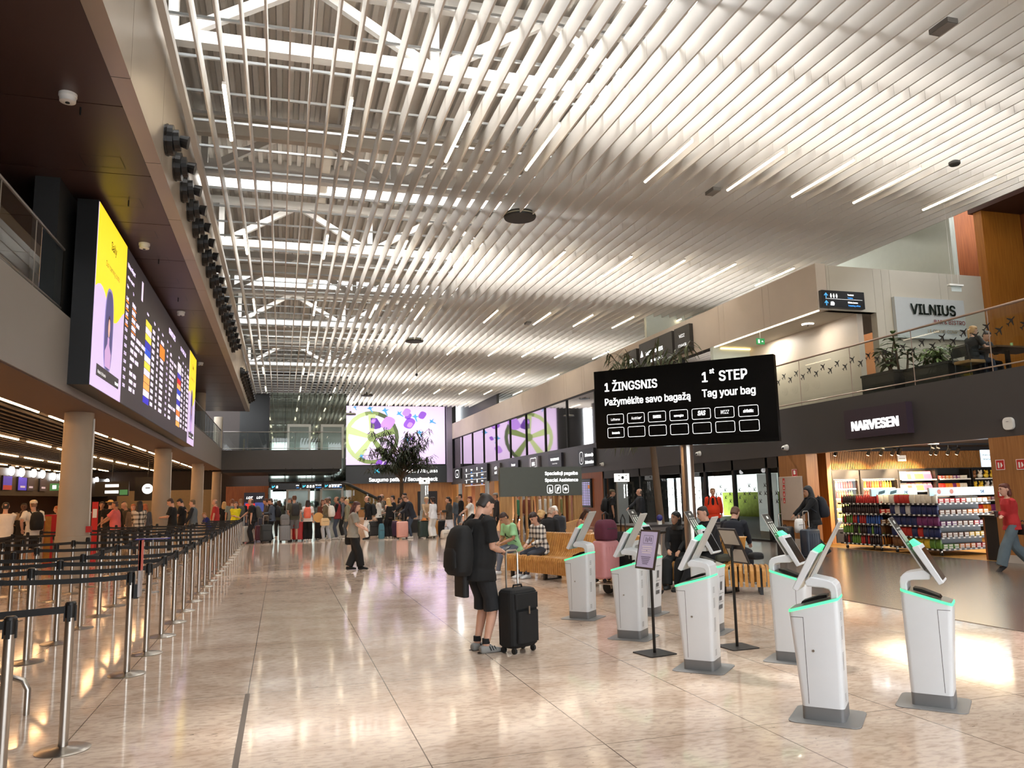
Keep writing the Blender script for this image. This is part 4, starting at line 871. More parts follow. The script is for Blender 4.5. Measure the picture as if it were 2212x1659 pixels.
# ------------------------------------------------------------------ self service bag tag kiosks
KW = M('kiosk_white','d9dcdf',.35,var=.03); KG = M('kiosk_grey','8c8c8c',.4,.4,var=.05); LED = glow('kiosk_green','52e89a',1.3)
SCR = M('screen_black','16171a',.12,var=0)
def prof(mb, P, w0, w1):      # profile in (u,z) extruded over w
    n = len(P); return mb.add([(p[0],w0,p[1]) for p in P]+[(p[0],w1,p[1]) for p in P],[tuple(range(n-1,-1,-1)),tuple(range(n,2*n))]+[(i,(i+1)%n,n+(i+1)%n,n+i) for i in range(n)])
def kiosk(label, x, y, front):
    t = thing('bag_tag_kiosk', label, 'kiosk', (x,y,0), math.atan2(front[1],front[0]), 'bag tag kiosks')
    MB().rbox(-.25,.25,-.25,.25,0,.008,.06).build('base_plate', KG, t, bev=.003)
    MB().rbox(-.139,.156,-.147,.147,.008,.1,.03).build('plinth', M('plinth_grey','7d7d7e',.45,.3), t, True)
    b = MB(); R = []
    for z_ in (.1,.45,.78):
        q = (z_-.1)/.68; R.append([(px,py,z_) for px,py in rrect(-.139-.012*q,.155+.05*q,-.15,.15,.035,3)])
    R.append([(px,py,.775+(.205-px)/.355*.1) for px,py in rrect(-.15,.205,-.15,.15,.035,3)])
    b.rings(R); b.build('body', KW, t, True)
    top = [(px,py) for px,py in rrect(-.152,.208,-.153,.153,.035,4)]; L_ = MB(); n = len(top); zz = lambda px: .775+(.205-px)/.355*.1
    L_.add([(a,c,zz(a)-.006) for a,c in top]+[(a,c,zz(a)+.012) for a,c in top],[(i,(i+1)%n,n+(i+1)%n,n+i) for i in range(n)]+[tuple(range(n,2*n))]); L_.build('light_strip', LED, t)
    tp = MB(); tp.add([(a*.965,c*.95,zz(a*.965)+.014) for a,c in top],[tuple(range(n))]); tp.build('top_plate', M('kiosk_top','9d9a94',.3,.5), t)
    sc = MB(); prof(sc,[(.13,.82),(-.06,.875),(-.06,.895),(.0,.885),(.12,.84)],-.1,.03); sc.build('tag_printer', BLK, t)
    nk = MB(); P = [(-.15,.87),(-.15,.94),(-.142,.975),(-.12,1.0),(-.09,1.012),(.03,1.035),(.075,1.0),(.065,.962),(-.055,.955),(-.09,.945),(-.1,.925),(-.1,.87)]
    prof(nk,P,-.125,.125); nk.build('neck', KW, t, bev=.008)
    hd = MB(); prof(hd,[(.165,.944),(.129,.925),(-.037,1.21),(.013,1.23)],-.15,.15); hd.build('screen_housing', KW, t, bev=.006)
    d = V((-.152,0,.286)).normalized(); nrm = V((.286,0,.152)).normalized()
    s_ = MB(); a = V((.165,0,.944))+d*.02+nrm*.002; c = a+d*.27; s_.add([a-Y3*.13,a+Y3*.13,c+Y3*.13,c-Y3*.13],[(0,1,2,3)]); s_.build('screen', SCR, t)
    cp = MB(); prof(cp,[(.013,1.23),(-.037,1.21),(-.062,1.255),(-.04,1.27)],-.07,.07); cp.build('status_light', LED, t)
    sg = MB(); prof(sg,[(.04,1.02),(.03,1.014),(-.196,1.434),(-.19,1.44)],-.12,.12); sg.build('header_panel', M('header_grey','b9b9b5',.4), t)
    fp = MB(); p0 = V((.04,0,1.02))+d*.19; e = V((-.19,0,1.44))-V((.04,0,1.02)); e.normalize(); nn = V((e.z,0,-e.x))*.002
    def strip(mb,u0,u1,w0,w1): a_ = V((.04,0,1.02))+e*u0+nn; b_ = V((.04,0,1.02))+e*u1+nn; mb.add([a_+Y3*w0,a_+Y3*w1,b_+Y3*w1,b_+Y3*w0],[(0,1,2,3)])
    strip(fp,.19,.475,-.118,.118); fp.build('header_face', M('header_dark','4a4845',.4), t)
    nn = nn*2; gp_ = MB()
    for w in (-.07,0,.07): strip(gp_,.26,.36,w-.018,w+.012); strip(gp_,.375,.385,w-.02,w+.02); strip(gp_,.235,.245,w-.02,w+.02)
    strip(gp_,.42,.45,-.03,.03); gp_.build('header_pictograms', M('picto_white','efeee8',.5), t)
    dr = MB()
    for w in (-.1505,.1505):
        for q in ((.10,.104,.12,.74),(.104,.19,.736,.74)): dr.add([(q[0],w,q[2]),(q[1],w,q[2]),(q[1],w,q[3]),(q[0],w,q[3])],[(0,1,2,3)])
    dr.build('door_gap', M('gap_grey','5a5a5a',.6), t)
    lk = MB(); lk.cone((.045,.148,.5),(.045,.156,.5),.009,n=10); lk.build('lock', CHROME, t)
    vt = MB()
    for z0, z1 in ((.72,.79),(.58,.68),(.36,.5),(.14,.21)):
        for q in range(int((z1-z0)/.012)):
            zv = z0+q*.012; xb = -.1395-.0118*(zv-.1)/.68
            for w in (.02,.05): vt.add([(xb-.001,w,zv),(xb-.001,w+.024,zv),(xb-.0012,w+.024,zv+.005),(xb-.0012,w,zv+.005)],[(0,1,2,3)])
    vt.build('vent', M('vent_grey','77777a',.6), t)
    return t
k1 = None; FA, FB = (-.7,.714), (.65,-.76)
for (x,y,f,lb) in ((3.95,5.20,FA,'white bag tag kiosk nearest the viewer, its back towards us'),(3.94,6.98,FA,'white bag tag kiosk second from the viewer in the left row, before the steel pole'),
    (4.02,8.72,FA,'white bag tag kiosk third in the left row, behind the lilac poster stand'),(4.02,10.32,FA,'white bag tag kiosk farthest in the left row, before the long bench'),
    (4.95,5.22,FB,'white bag tag kiosk nearest in the right row with dark screen facing right'),(4.95,6.98,FB,'white bag tag kiosk second in the right row, behind the nearest kiosk'),
    (5.02,8.72,FB,'white bag tag kiosk third in the right row, mostly hidden behind another kiosk'),(4.98,10.3,FB,'white bag tag kiosk farthest in the right row with a printed side label')):
    if k1 is None: k1 = kiosk(lb,x,y,f)
    else: kk = dup(k1,(x,y,0),math.atan2(f[1],f[0]),lb)
    if lb.endswith('label') or 'mostly hidden' in lb:
        lm = MB()
        for z0,z1,w0,w1 in ((.66,.664,-.1,.06),(.5,.6,-.06,.0),(.46,.465,-.1,.06),(.38,.43,-.09,.0),(.36,.364,-.1,.06),(.28,.33,-.09,.03)): lm.add([(.212-.0735*(.775-z_),w_,z_) for w_,z_ in ((w0,z0),(w1,z0),(w1,z1),(w0,z1))],[(0,1,2,3)])
        lm.build('printed_label', M('label_grey','5f6062',.6), kk)
# ------------------------------------------------------------------ poster stands
def stand(label, x, y, rz, tilt, face, up_side):
    t = thing('poster_stand', label, 'sign stand', (x,y,0), rz); MB().rbox(-.17,.17,-.17,.17,0,.01,.02).build('foot', M('stand_black','262423',.5), t)
    MB().tube([(0,0,.01),(0,0,1.06)],.016,10).build('pole', M('stand_pole','17130f',.35), t)
    h = thing('_tmp','','') ; bpy.data.objects.remove(h)
    mt = MX.Translation((0,-.03,1.08)) @ MX.Rotation(tilt,4,'X')
    f_ = MB(); f_.box(-.165,.165,-.008,.008,-.21,.21,mt); f_.build('frame', M('stand_frame','2a211e',.4), t)
    p = MB(); p.add([mt@V((a,-.0095,b)) for a,b in ((-.145,-.19),(.145,-.19),(.145,.19),(-.145,.19))],[(0,1,2,3)]); p.build('poster', face, t)
    b = MB(); b.add([mt@V((a,.0095,c)) for a,c in ((-.145,.02),(.145,.02),(.145,.19),(-.145,.19))]+[mt@V((a,.0095,c)) for a,c in ((-.145,-.19),(.145,-.19),(.145,-.035),(-.145,-.035))],[(3,2,1,0),(7,6,5,4)]); b.build('back_sheet', M('back_sheet','c9c5be',.5), t)
    MB().cone((0,.0,1.03),(0,-.03,1.08),.02,n=10).build('joint', BLK, t); return t, mt
LILP = M('poster_lilac','b8afd0',.5,em=.12,var=.03)
t, mt = stand('black stand with a lilac poster beside the third kiosk',3.82,7.78,-1.38,-.24,LILP,1)
q = MB(); q2 = MB()
for fr in frame2(-.085,.085,.06,.15,.004,.012): q.add([mt@V((a,-.0105,b)) for a,b in fr],[(0,1,2,3)])
for k in range(9):
    a = -.06+.015*k; q.add([mt@V((a+dx,-.0105,.075+.008*(k%3)+dz)) for dx,dz in ((0,0),(.012,0),(.012,.045),(0,.045))],[(0,1,2,3)]) if k%2 else None
for k in range(5): q2.add([mt@V((a,-.0105,.025-.022*k+c)) for a,c in ((-.09+.012*(k%2),0),(.09-.012*(k%2),0),(.09-.012*(k%2),.01),(-.09+.012*(k%2),.01))],[(0,1,2,3)]) if k < 4 else None
for k in range(5): q.add([mt@V((a,-.0105,-.085-.018*k+c)) for a,c in ((-.085+.01*k,0),(.085-.01*k,0),(.085-.01*k,.007),(-.085+.01*k,.007))],[(0,1,2,3)])
q.build('poster_drawing', M('poster_ink','5c5570',.6), t); q2.build('poster_lines', M('poster_pale','e9dfe6',.6), t)
stand('black stand seen from behind with two white back sheets',4.79,7.74,1.62,-.42,LILP,-1)
# ------------------------------------------------------------------ big step sign on a pole
bl, br = V((5.59,13.4,2.50)), V((7.75,10.9,2.46)); dB = (br-bl).normalized(); nB = V((dB.y,-dB.x,0)).normalized(); Lb = (br-bl).length
t = thing('step_sign','large black sign reading 1st STEP Tag your bag on a steel pole','sign',(6.75,12.2,0)); o = (6.75,12.2,0); hB = 1.44
def bp(u,z,k=.0): return bl+dB*u+Z3*z+nB*k
m = MB(); c8 = [bp(u,z,k) for z in (0,hB) for u,k in ((0,0),(Lb,0),(Lb,-.14),(0,-.14))]; m.add(c8,[(0,3,2,1),(4,5,6,7),(0,1,5,4),(1,2,6,5),(2,3,7,6),(3,0,4,7)]); m.build('panel', M('panel_black','050505',.25,var=0), t, off=o)
um = 1.62; pc = bp(um,0,-.3); MB().cone((pc.x,pc.y,0),(pc.x,pc.y,3.7),.11,n=24).build('pole', CHROME, t, off=o); MB().lathe([(.2,0),(.2,.015)],(pc.x,pc.y,0),24).build('foot_plate', CHROME, t, off=o)
m = MB(); m.tube([bp(um,1.0,-.25),bp(um,1.0,-.14)],.05,8); m.build('bracket', BLK, t, off=o)
wt = glow('step_white','ffffff',1.35)
for s_,u,z,sz,wd in (('1 ŽINGSNIS',.2,1.05,.3,.85),('Pažymėkite savo bagažą',.2,.79,.24,.85),('1',2.06,1.07,.33,.85),('st',2.21,1.21,.17,.85),('STEP',2.37,1.07,.33,.85),('Tag your bag',2.06,.81,.25,.85)): txt(s_,bp(u,z,.003),dB,Z3,sz,wt,t,'LEFT',.022,off=o,wide=wd)
LG = [('Lufthansa',.085,0),('Austrian',.1,0),('SWISS',.1,.03),('norwegian',.078,.02),('SAS',.15,.04),('WIZZ',.12,0),('airBaltic',.1,.02),('brussels',.085,.02)]
for r in range(2):
    for c in range(7):
        u = .24+.405*c; z = .43-.245*r; fr_ = frame2(u,u+.335,z,z+.19,.008,.03)
        poly2(fr_,bp(0,0,.003),dB,Z3,wt,'logo_frame',t,o)
        k = r*7+c
        if k < 8: txt(LG[k][0],bp(u+.167,z+.07,.003),dB,Z3,LG[k][1],wt,t,'CENTER',LG[k][2],off=o,wide=.66,shear=.3 if LG[k][0] in ('SAS','WIZZ') else 0)
poly2([[(.415*1+.24+.245,.52),(.415+.24+.31,.55),(.415+.24+.26,.50)]],bp(-.03,-.0,.003),dB,Z3,wt,'logo_mark',t,o)
# ------------------------------------------------------------------ slatted benches
HON = wood('bent_oak','b27a38','cf9a54',(4,4,4),.38)
def bez(P, n):
    P = [V(p) for p in P]; L_ = [0]
    for a,b in zip(P,P[1:]): L_.append(L_[-1]+(b-a).length)
    out = []
    for k in range(n):
        s_ = L_[-1]*k/(n-1); i = max(j for j in range(len(P)-1) if L_[j] <= s_+1e-9); f_ = (s_-L_[i])/max(L_[i+1]-L_[i],1e-6)
        p0,p1,p2,p3 = P[max(i-1,0)],P[i],P[i+1],P[min(i+2,len(P)-1)]
        out.append(.5*((2*p1)+(p2-p0)*f_+(2*p0-5*p1+4*p2-p3)*f_**2+(3*p1-p0-3*p2+p3)*f_**3))
    return out
FULL = [(.0,.13),(-.01,.38),(.02,.445),(.08,.468),(.38,.43),(.5,.44),(.57,.52),(.68,.88),(.72,.9)]
SEAT = [(.0,.13),(-.01,.38),(.02,.445),(.08,.468),(.45,.455),(.53,.44),(.56,.38),(.56,.15)]
def bench(label, path, side, nsl, back_upto=1.0, gap=.12):
    P = bez([V((p[0],p[1],0)) for p in path], nsl+1); c = sum(P,V((0,0,0)))/len(P); t = thing('slatted_bench', label, 'bench', (c.x,c.y,0)); o = t.location
    m = MB()
    for k in range(nsl):
        a, b = P[k], P[k+1]; d = (b-a).normalized(); n_ = V((-d.y,d.x,0))*side; wd = (b-a).length; g = gap if k/nsl < back_upto else .42
        pr = FULL if k/nsl < back_upto else SEAT; q0, q1 = a+d*wd*g/2, b-d*wd*g/2; N_ = len(pr); vs = []
        for (u,z) in pr:
            vs += [q0+n_*u+Z3*z, q1+n_*u+Z3*z]
        for i,(u,z) in enumerate(pr):
            j = min(i+1,N_-1); h = max(i-1,0); tx, tz = pr[j][0]-pr[h][0], pr[j][1]-pr[h][1]; l = math.hypot(tx,tz); ox, oz = tz/l*.016, -tx/l*.016
            vs += [q0+n_*(u+ox)+Z3*(z+oz), q1+n_*(u+ox)+Z3*(z+oz)]
        fs = [(2*i,2*i+1,2*i+3,2*i+2) for i in range(N_-1)]; B = 2*N_; fs += [(B+2*i+2,B+2*i+3,B+2*i+1,B+2*i) for i in range(N_-1)]
        fs += [(2*i+2,B+2*i+2,B+2*i,2*i) for i in range(N_-1)]+[(2*i+1,B+2*i+1,B+2*i+3,2*i+3) for i in range(N_-1)]+[(0,B,B+1,1),(B-2,B-1,2*B-1,2*B-2)]
        m.add(vs, fs)
    m.build('slats', HON, t, off=o)
    for k in [int(nsl*f_) for f_ in (.06,.35,.65,.94)]:
        a, b = P[k], P[k+1]; d = (b-a).normalized(); n_ = V((-d.y,d.x,0))*side; l = MB()
        for u in (.1,.46): l.tube([a+n_*u+Z3*.0,a+n_*u+Z3*.42],.03,flat=(.05,.07,tuple(n_)))
        l.tube([a+n_*.08+Z3*.012,a+n_*.5+Z3*.012],.03,flat=(.05,.024,(0,0,1))); l.tube([a+n_*.06+Z3*.40,a+n_*.5+Z3*.40],.03,flat=(.04,.04,(0,0,1))); l.build('leg', BLK, t, off=o)
    return t
f2 = lambda x,y: tuple(fl(x,y,.468))[:2]
bench('long curved slatted oak bench behind the farthest kiosk',[f2(1090,1196),f2(1150,1200),f2(1213,1205),f2(1290,1211),f2(1352,1215)],1,54,gap=.2)
bench('curved slatted oak bench with its back to the long bench',[(6.0,16.9),(7.0,18.2),(8.1,20.0),(8.75,21.2),(10.1,23.7)],1,60,gap=.2)
bench('slatted oak bench at the right, backless end with wide gaps',[f2(1422,1212),f2(1480,1214),f2(1556,1221),f2(1600,1222),f2(1662,1222)],1,26,.62,.2)
# ------------------------------------------------------------------ assistance booth
t = thing('assistance_booth','slatted oak booth with grey Specialioji pagalba Special Assistance sign','booth',(8.57,25.5,0)); o = t.location; BO = wood('booth_oak','a87a44','c59a60')
MB().box(7.08,10.04,25.5,25.68,1.62,2.61).build('sign_panel', M('booth_green_grey','5a5f57',.4,var=.04), t, off=o)
for x0,x1 in ((7.08,7.5),(9.72,10.04)): MB().box(x0,x1,25.52,25.64,0,1.62).build('end_panel', BO, t, off=o)
m = MB()
for k in range(11): m.box(7.6+k*.195,7.66+k*.195,25.52,25.64,.1,1.62)
m.box(7.5,9.72,25.52,25.64,0,.1); m.build('slat_screen', BO, t, off=o)
for s_,z in (('Specialioji pagalba',2.33),('Special Assistance',2.1)): txt(s_,(9.9,25.495,z),X3,Z3,.215,WHITE_L,t,'RIGHT',.02,off=o,wide=.92)
for k in range(3):
    x = 8.75+.285*k; poly2(frame2(x,x+.22,1.7,1.99,.02,.06),(0,25.495,0),X3,Z3,WHITE_L,'pictogram_frame',t,o)
    P = [[(.08,.09),(.12,.09),(.12,.2),(.08,.2)],[(.06,.05),(.16,.05),(.18,.11),(.13,.12)]] if k == 0 else [[(.05,.06),(.08,.04),(.18,.22),(.15,.24)],[(.07,.12),(.14,.1),(.14,.2),(.08,.2)]] if k == 1 else [[(.04,.14),(.11,.08),(.18,.14),(.11,.21)]]
    poly2([[(a+x,b+1.7) for a,b in q] for q in P],(0,25.495,0),X3,Z3,WHITE_L,'pictogram',t,o)
# ------------------------------------------------------------------ luggage
TYRE = M('tyre_black','1a1a1a',.7)
SUITN = 0
def suitcase(label, x, y, rz, w, d, h, col, hard=True, hz=.35, grp=None, z=0.0, name='suitcase', cat='suitcase'):
    mt = M('luggage_'+col, col, .38 if hard else .8, var=.06, scale=12, bump=0 if hard else .15, bscale=160)
    t = thing(name, label, cat, (x,y,z), rz, grp); wz = .06
    b = MB(); r = min(d,w)*.28; R = []
    for zz,ins in ((wz,.03),(wz+.03,.0),(wz+h*.5,-.004),(wz+h-.04,0),(wz+h-.01,.02),(wz+h,.05)): R.append([(px,py,zz) for px,py in rrect(-w/2+ins,w/2-ins,-d/2+ins,d/2-ins,max(r-ins*.5,.02),4)])
    b.rings(R); b.build('shell', mt, t, hard)
    if hard:
        g = MB()
        for k in range(5):
            xx = -w*.32+k*w*.16; g.box(xx-.012,xx+.012,-d/2-.006,-d/2+.01,wz+.1,wz+h-.1); g.box(xx-.012,xx+.012,d/2-.01,d/2+.006,wz+.1,wz+h-.1)
        g.build('ribs', mt, t, bev=.005)
    else:
        MB().rbox(-w*.38,w*.38,-d/2-.05,-d/2+.02,wz+.06,wz+h*.62,.04).build('front_pocket', mt, t, bev=.015); MB().rbox(-w*.42,w*.42,-d/2-.025,-d/2+.02,wz+h*.66,wz+h-.05,.03).build('upper_pocket', mt, t, bev=.012)
    m = MB(); m.tube([(-.07,0,wz+h-.005),(-.06,0,wz+h+.03),(.06,0,wz+h+.03),(.07,0,wz+h-.005)],.011,6); m.build('carry_handle', BLK, t)
    if hz:
        hm_ = MB(); yb = d/2-.05
        hm_.tube([(-.09,yb,wz+h-.02),(-.09,yb,wz+h+hz-.03),(-.07,yb,wz+h+hz),(.07,yb,wz+h+hz),(.09,yb,wz+h+hz-.03),(.09,yb,wz+h-.02)],.011,6); hm_.build('telescopic_handle', CHROME, t)
    for sx in (-1,1):
        for sy in (-1,1): MB().cone((sx*(w/2-.06)-.015,sy*(d/2-.05),.032),(sx*(w/2-.06)+.015,sy*(d/2-.05),.032),.032,n=10).lathe([(.02,.032),(.02,.085)],(sx*(w/2-.06),sy*(d/2-.05),0),8).build('wheel', TYRE, t)
    return t
suitcase('large black soft suitcase with raised handle right of the man in black',2.52,8.45,.5,.41,.26,.62,'0d0d0e',False,.40)
bk = [o for o in COL.objects if o.name.startswith('suitcase')][0]
for zz in (.2,.52): MB().cone((.225,0,zz),(.228,0,zz),.01,n=8).build('stud', CHROME, bk)
MB().tube([(.225,-.02,.22),(.25,0,.3),(.225,-.02,.5)],.012,6).build('side_handle', BLK, bk); MB().box(-.03,-.01,-.2,-.19,.42,.5).build('zip_pull', CHROME, bk)
# luggage trolley with a pink suitcase
TX, TY = 5.55, 12.2
t = thing('luggage_trolley','steel luggage trolley carrying a pink suitcase before the bench','trolley',(TX,TY,0),.5)
m = MB()
for s_ in (-.3,.3): m.tube([(s_,.45,.2),(s_,-.42,.2),(s_,-.46,.3),(s_,-.52,.98),(s_,-.58,1.03)],.016,8)
m.tube([(-.3,.45,.2),(.3,.45,.2)],.016,8); m.tube([(-.3,-.42,.2),(.3,-.42,.2)],.016,8); m.build('frame', CHROME, t, True)
MB().tube([(-.31,-.58,1.03),(.31,-.58,1.03)],.025,10).build('handle', BLK, t); MB().box(-.29,.29,-.5,-.485,.45,.82).build('advert_panel', M('panel_white','d9d9d2',.5), t); MB().box(-.29,.29,-.42,.45,.2,.22).build('deck', CHROME, t)
m = MB(); m.tube([(-.28,-.45,.85),(-.28,-.25,.85),(.28,-.25,.85),(.28,-.45,.85)],.008,6); 
for k in range(7): m.tube([(-.28+.093*k,-.25,.85),(-.28+.093*k,-.27,.62)],.005,5)
m.build('basket', CHROME, t)
for sx,sy in ((-.3,-.4),(.3,-.4),(0,.4)):
    w_ = MB(); w_.cone((sx-.025,sy,.1),(sx+.025,sy,.1),.1,n=18); w_.build('wheel', TYRE, t); MB().tube([(sx-.04,sy-.11,.09),(sx-.04,sy-.09,.18),(sx-.04,sy,.215),(sx-.04,sy+.09,.18)],.012,flat=(.012,.05,(1,0,0))).build('mudguard', CHROME, t)
suitcase('pink hard suitcase standing on the luggage trolley',TX-.3,TY+.15,.5,.46,.28,.62,'c98a8c',True,0,z=.222)
def bag(label, x, y, z, rz, w, d, h, col, name='bag', handle=True):
    mt = M('bag_'+col, col, .8, var=.2, scale=9, bump=.25, bscale=30); t = thing(name, label, 'bag', (x,y,z), rz); b = MB(); R = []
    for q,s_ in ((0,.82),(.08,.98),(.4,1.03),(.75,.95),(.93,.78),(1,.5)): R.append([(px*s_,py*s_,q*h) for px,py in rrect(-w/2,w/2,-d/2,d/2,min(w,d)*.3,4)])
    b.rings(R); b.build('body', mt, t, True)
    if handle: MB().tube([(-w*.22,0,h*.93),(-w*.2,0,h*1.25),(0,0,h*1.36),(w*.2,0,h*1.25),(w*.22,0,h*.93)],.012,6).build('handle', BLK, t)
    m = MB(); m.box(-w*.34,w*.34,-d/2-.008,-d/2+.02,h*.55,h*.58); m.build('zip', M('zip_grey','3a3a3a',.5), t); return t
bag('maroon cloth bag with dark base lying on top of the trolley load',TX-.3,TY+.12,.905,.5,.38,.28,.34,'5a2236')
bag('large black bag on the luggage trolley behind its handle',TX+.1,TY+.3,.222,.5,.3,.4,.8,'151515')
# tube ends of a trolley at the left edge
t = thing('luggage_trolley','steel tube trolley frame reaching in at the lower left edge','trolley',(-2.3,7.3,0)); m = MB()
for dy,dx in ((.28,.3),(-.3,.22)): m.tube([(-1.4,dy+.05,.3),(dx-.1,dy,.3),(dx-.01,dy-.02,.27),(dx+.03,dy-.03,.2),(dx+.03,dy-.03,.0)],.024,10)
m.build('frame', CHROME, t, True); MB().tube([(-1.2,.33,.3),(-1.2,-.25,.3)],.02,8).build('crossbar', CHROME, t)
for sy in (-.3,.3): MB().cone((-1.3,sy,.09),(-1.26,sy,.09),.09,n=14).build('wheel', TYRE, t); MB().tube([(-1.28,sy,.09),(-1.28,sy,.3)],.016,6).build('fork', CHROME, t)
# ------------------------------------------------------------------ the shop
struct('floor_shop', MB().box(XR+.02,24.2,13.6,21.3,-.1,.008), wood('shop_floor','b5813c','cf9c52',(1,1,1),.4), 'warm lit wooden floor of the shop')
struct('ceiling_shop', MB().box(XR+.3,24.2,12,21.4,2.95,3.1), M('black_ceiling'))
struct('wall_shop_back', MB().box(XR+.4,24.2,21.1,21.3,0,2.95), M('shop_dark','1f1713',.6,var=.1))
struct('wall_shop_end', MB().box(24.2,24.4,12,21.3,0,3), M('shop_dark'))
sb = MB()
for k in range(112): sb.box(16.2+k*.066,16.2+k*.066+.04,20.98,21.1,2.24,2.82)
struct('trim_20', sb, WOOD, 'vertical oak slats over the shop shelves')
struct('wall_shop_lintel', MB().box(16.2,23.6,20.95,21.1,2.2,2.25), DARK2)
struct('wall_shop_left', MB().box(16.05,16.2,20.3,21.1,0,2.95), WOOD)
SPOTP = []
for k, (px,py) in enumerate(((1808,1000),(1878,985),(1906,990),(1930,985),(1944,990),(2014,990),(2025,985),(2050,985),(2070,985))):
    p = aY(px,py,19.2); p.z = 2.93; 
    t = thing('track_spotlight','black track spotlight under the shop ceiling, %s from the left' % ('first','second','third','fourth','fifth','sixth','seventh','eighth','ninth')[k],'spotlight',p); MB().cone((0,0,0),(0,0,-.14),.012,n=6).build('stem', BLK, t); MB().cone((0,-.06,-.12),(0,.06,-.3),.055,n=12).build('body', BLK, t); MB().cone((0,.061,-.302),(0,.065,-.306),.045,n=12).build('lens', glow('spot_lens','ffe0b0',12), t); SPOTP.append(p)
for k in (1,3,5,7):
    l = bpy.data.lights.new('shop_spot','SPOT'); l.energy = 800; l.spot_size = math.radians(75); l.spot_blend = .5; l.color = (1,.72,.42); l.shadow_soft_size = .06
    lo = bpy.data.objects.new('shop_spot', l); COL.objects.link(lo); lo.location = SPOTP[k]+V((0,.12,-.36)); lo.rotation_euler = V((0,-1,.75)).to_track_quat('Z','Y').to_euler()
for x in (16.6,18.8):
    l = bpy.data.lights.new('shop_ceiling','AREA'); l.shape='RECTANGLE'; l.size = 1.6; l.size_y = 4.5; l.energy = 130; l.color = (1,.78,.5); lo = bpy.data.objects.new('shop_ceiling', l); COL.objects.link(lo); lo.location = (x,17.2,2.9)
MB_t = MB(); MB_t.box(16.2,22,19.1,19.14,2.9,2.95); struct('trim_21', MB_t, BLK, 'black lamp track under the shop ceiling')
t = thing('shop_lamp_bar','white light bar under the shop ceiling','lamp',(17.3,18.4,2.9)); MB().box(-1.2,1.2,-.04,.04,0,.05).build('housing', BLK, t); MB().box(-1.18,1.18,-.03,.03,-.02,0).build('diffuser', LAMP, t)
t = thing('shop_notice','small blue white notice hanging in the shop at upper right','notice',aY(2140,990,14.6)); MB().box(-.3,.3,-.01,.01,-.2,.2).build('board', glow('notice_pale','cfe3ee',.9), t); txt('Prancūziški',(-.25,-.012,.06),X3,Z3,.09,BLK,t); txt('desertai',(-.25,-.012,-.04),X3,Z3,.09,BLK,t); MB().cone((0,0,.2),(0,0,.7),.008,n=5).build('hanger', BLK, t)
t = thing('air_unit','pale square unit on the slatted shop wall','unit',aY(1946,990,20.97)); MB().box(-.17,.17,-.05,0,-.1,.1).build('body', WP, t, bev=.01); MB().box(-.12,.12,-.055,-.05,-.02,.0).build('slot', M('fit_grey'), t)
# products: one mesh of each kind and colour, then copies
def lathe_mesh(nm, prof, mat, cap=None, cp=None, n=10):
    b = MB(); b.lathe(prof, n=n)
    if cp: b.mat(1); b.lathe(cp, n=n)
    o = b.build(nm, [mat]+([cap] if cap else []), None, True); return o
rs = random.Random(5); PROD = {}
def put(kind, col, loc, rz, grp, label):
    k = (kind,col)
    if k not in PROD:
        mt = M('pack_'+col, col, .35, var=.22, scale=24); capm = M('cap_'+('white' if kind == 'bottle' else 'dark'), 'e8e4dc' if kind == 'bottle' else '222222', .4)
        if kind == 'bottle': o = lathe_mesh('bottle',[(.028,0),(.033,.01),(.033,.13),(.026,.17),(.012,.2),(.012,.215)],mt,capm,[(.0135,.215),(.0135,.235)])
        elif kind == 'can': o = lathe_mesh('drink_can',[(.026,0),(.033,.012),(.033,.145),(.027,.16)],mt,capm,[(.025,.16),(.025,.163)])
        elif kind == 'snack_bag':
            b = MB(); R = []
            for q,s_ in ((0,.2),(.03,.55),(.3,1),(.7,1),(.95,.55),(1,.2)): R.append([(px,py*s_,q*.22) for px,py in rrect(-.08,.08,-.035,.035,.02,2)])
            b.rings(R); o = b.build('snack_bag',mt,None,True)
        elif kind == 'chocolate_box': b = MB(); b.rbox(-.075,.075,-.06,.06,0,.055,.008,1); b.mat(1); b.box(-.05,.05,-.0615,-.06,.012,.042); o = b.build('chocolate_box',[mt,M('pack_label','f0e6d4',.5)])
        elif kind == 'magazine': b = MB(); b.box(-.09,.09,-.006,.006,0,.27,MX.Rotation(-.25,4,'X')); b.mat(1); b.box(-.07,.07,-.0075,-.006,.19,.25,MX.Rotation(-.25,4,'X')); o = b.build('magazine',[mt,M('pack_label','f0e6d4',.5)])
        else:
            b = MB(); b.ell((0,0,.09),(.1,.075,.09),10,7); b.ell((0,-.03,.2),(.065,.06,.06),10,6); b.ell((-.06,-.02,.25),(.025,.02,.03),6,4); b.ell((.06,-.02,.25),(.025,.02,.03),6,4); o = b.build('plush_toy',mt,None,True)
        PROD[k] = o
    else: o = PROD[k].copy(); COL.objects.link(o)
    o.location = loc; o.rotation_euler = (0,0,rz); tag(o, label, {'bottle':'bottle','can':'can','drink_can':'can','snack_bag':'snack bag','chocolate_box':'box','magazine':'magazine','plush_toy':'soft toy'}[kind], grp)
SHELF = M('shelf_black','1a1716',.45,var=.05); PRICE = M('price_white','e9e6df',.5,var=0)
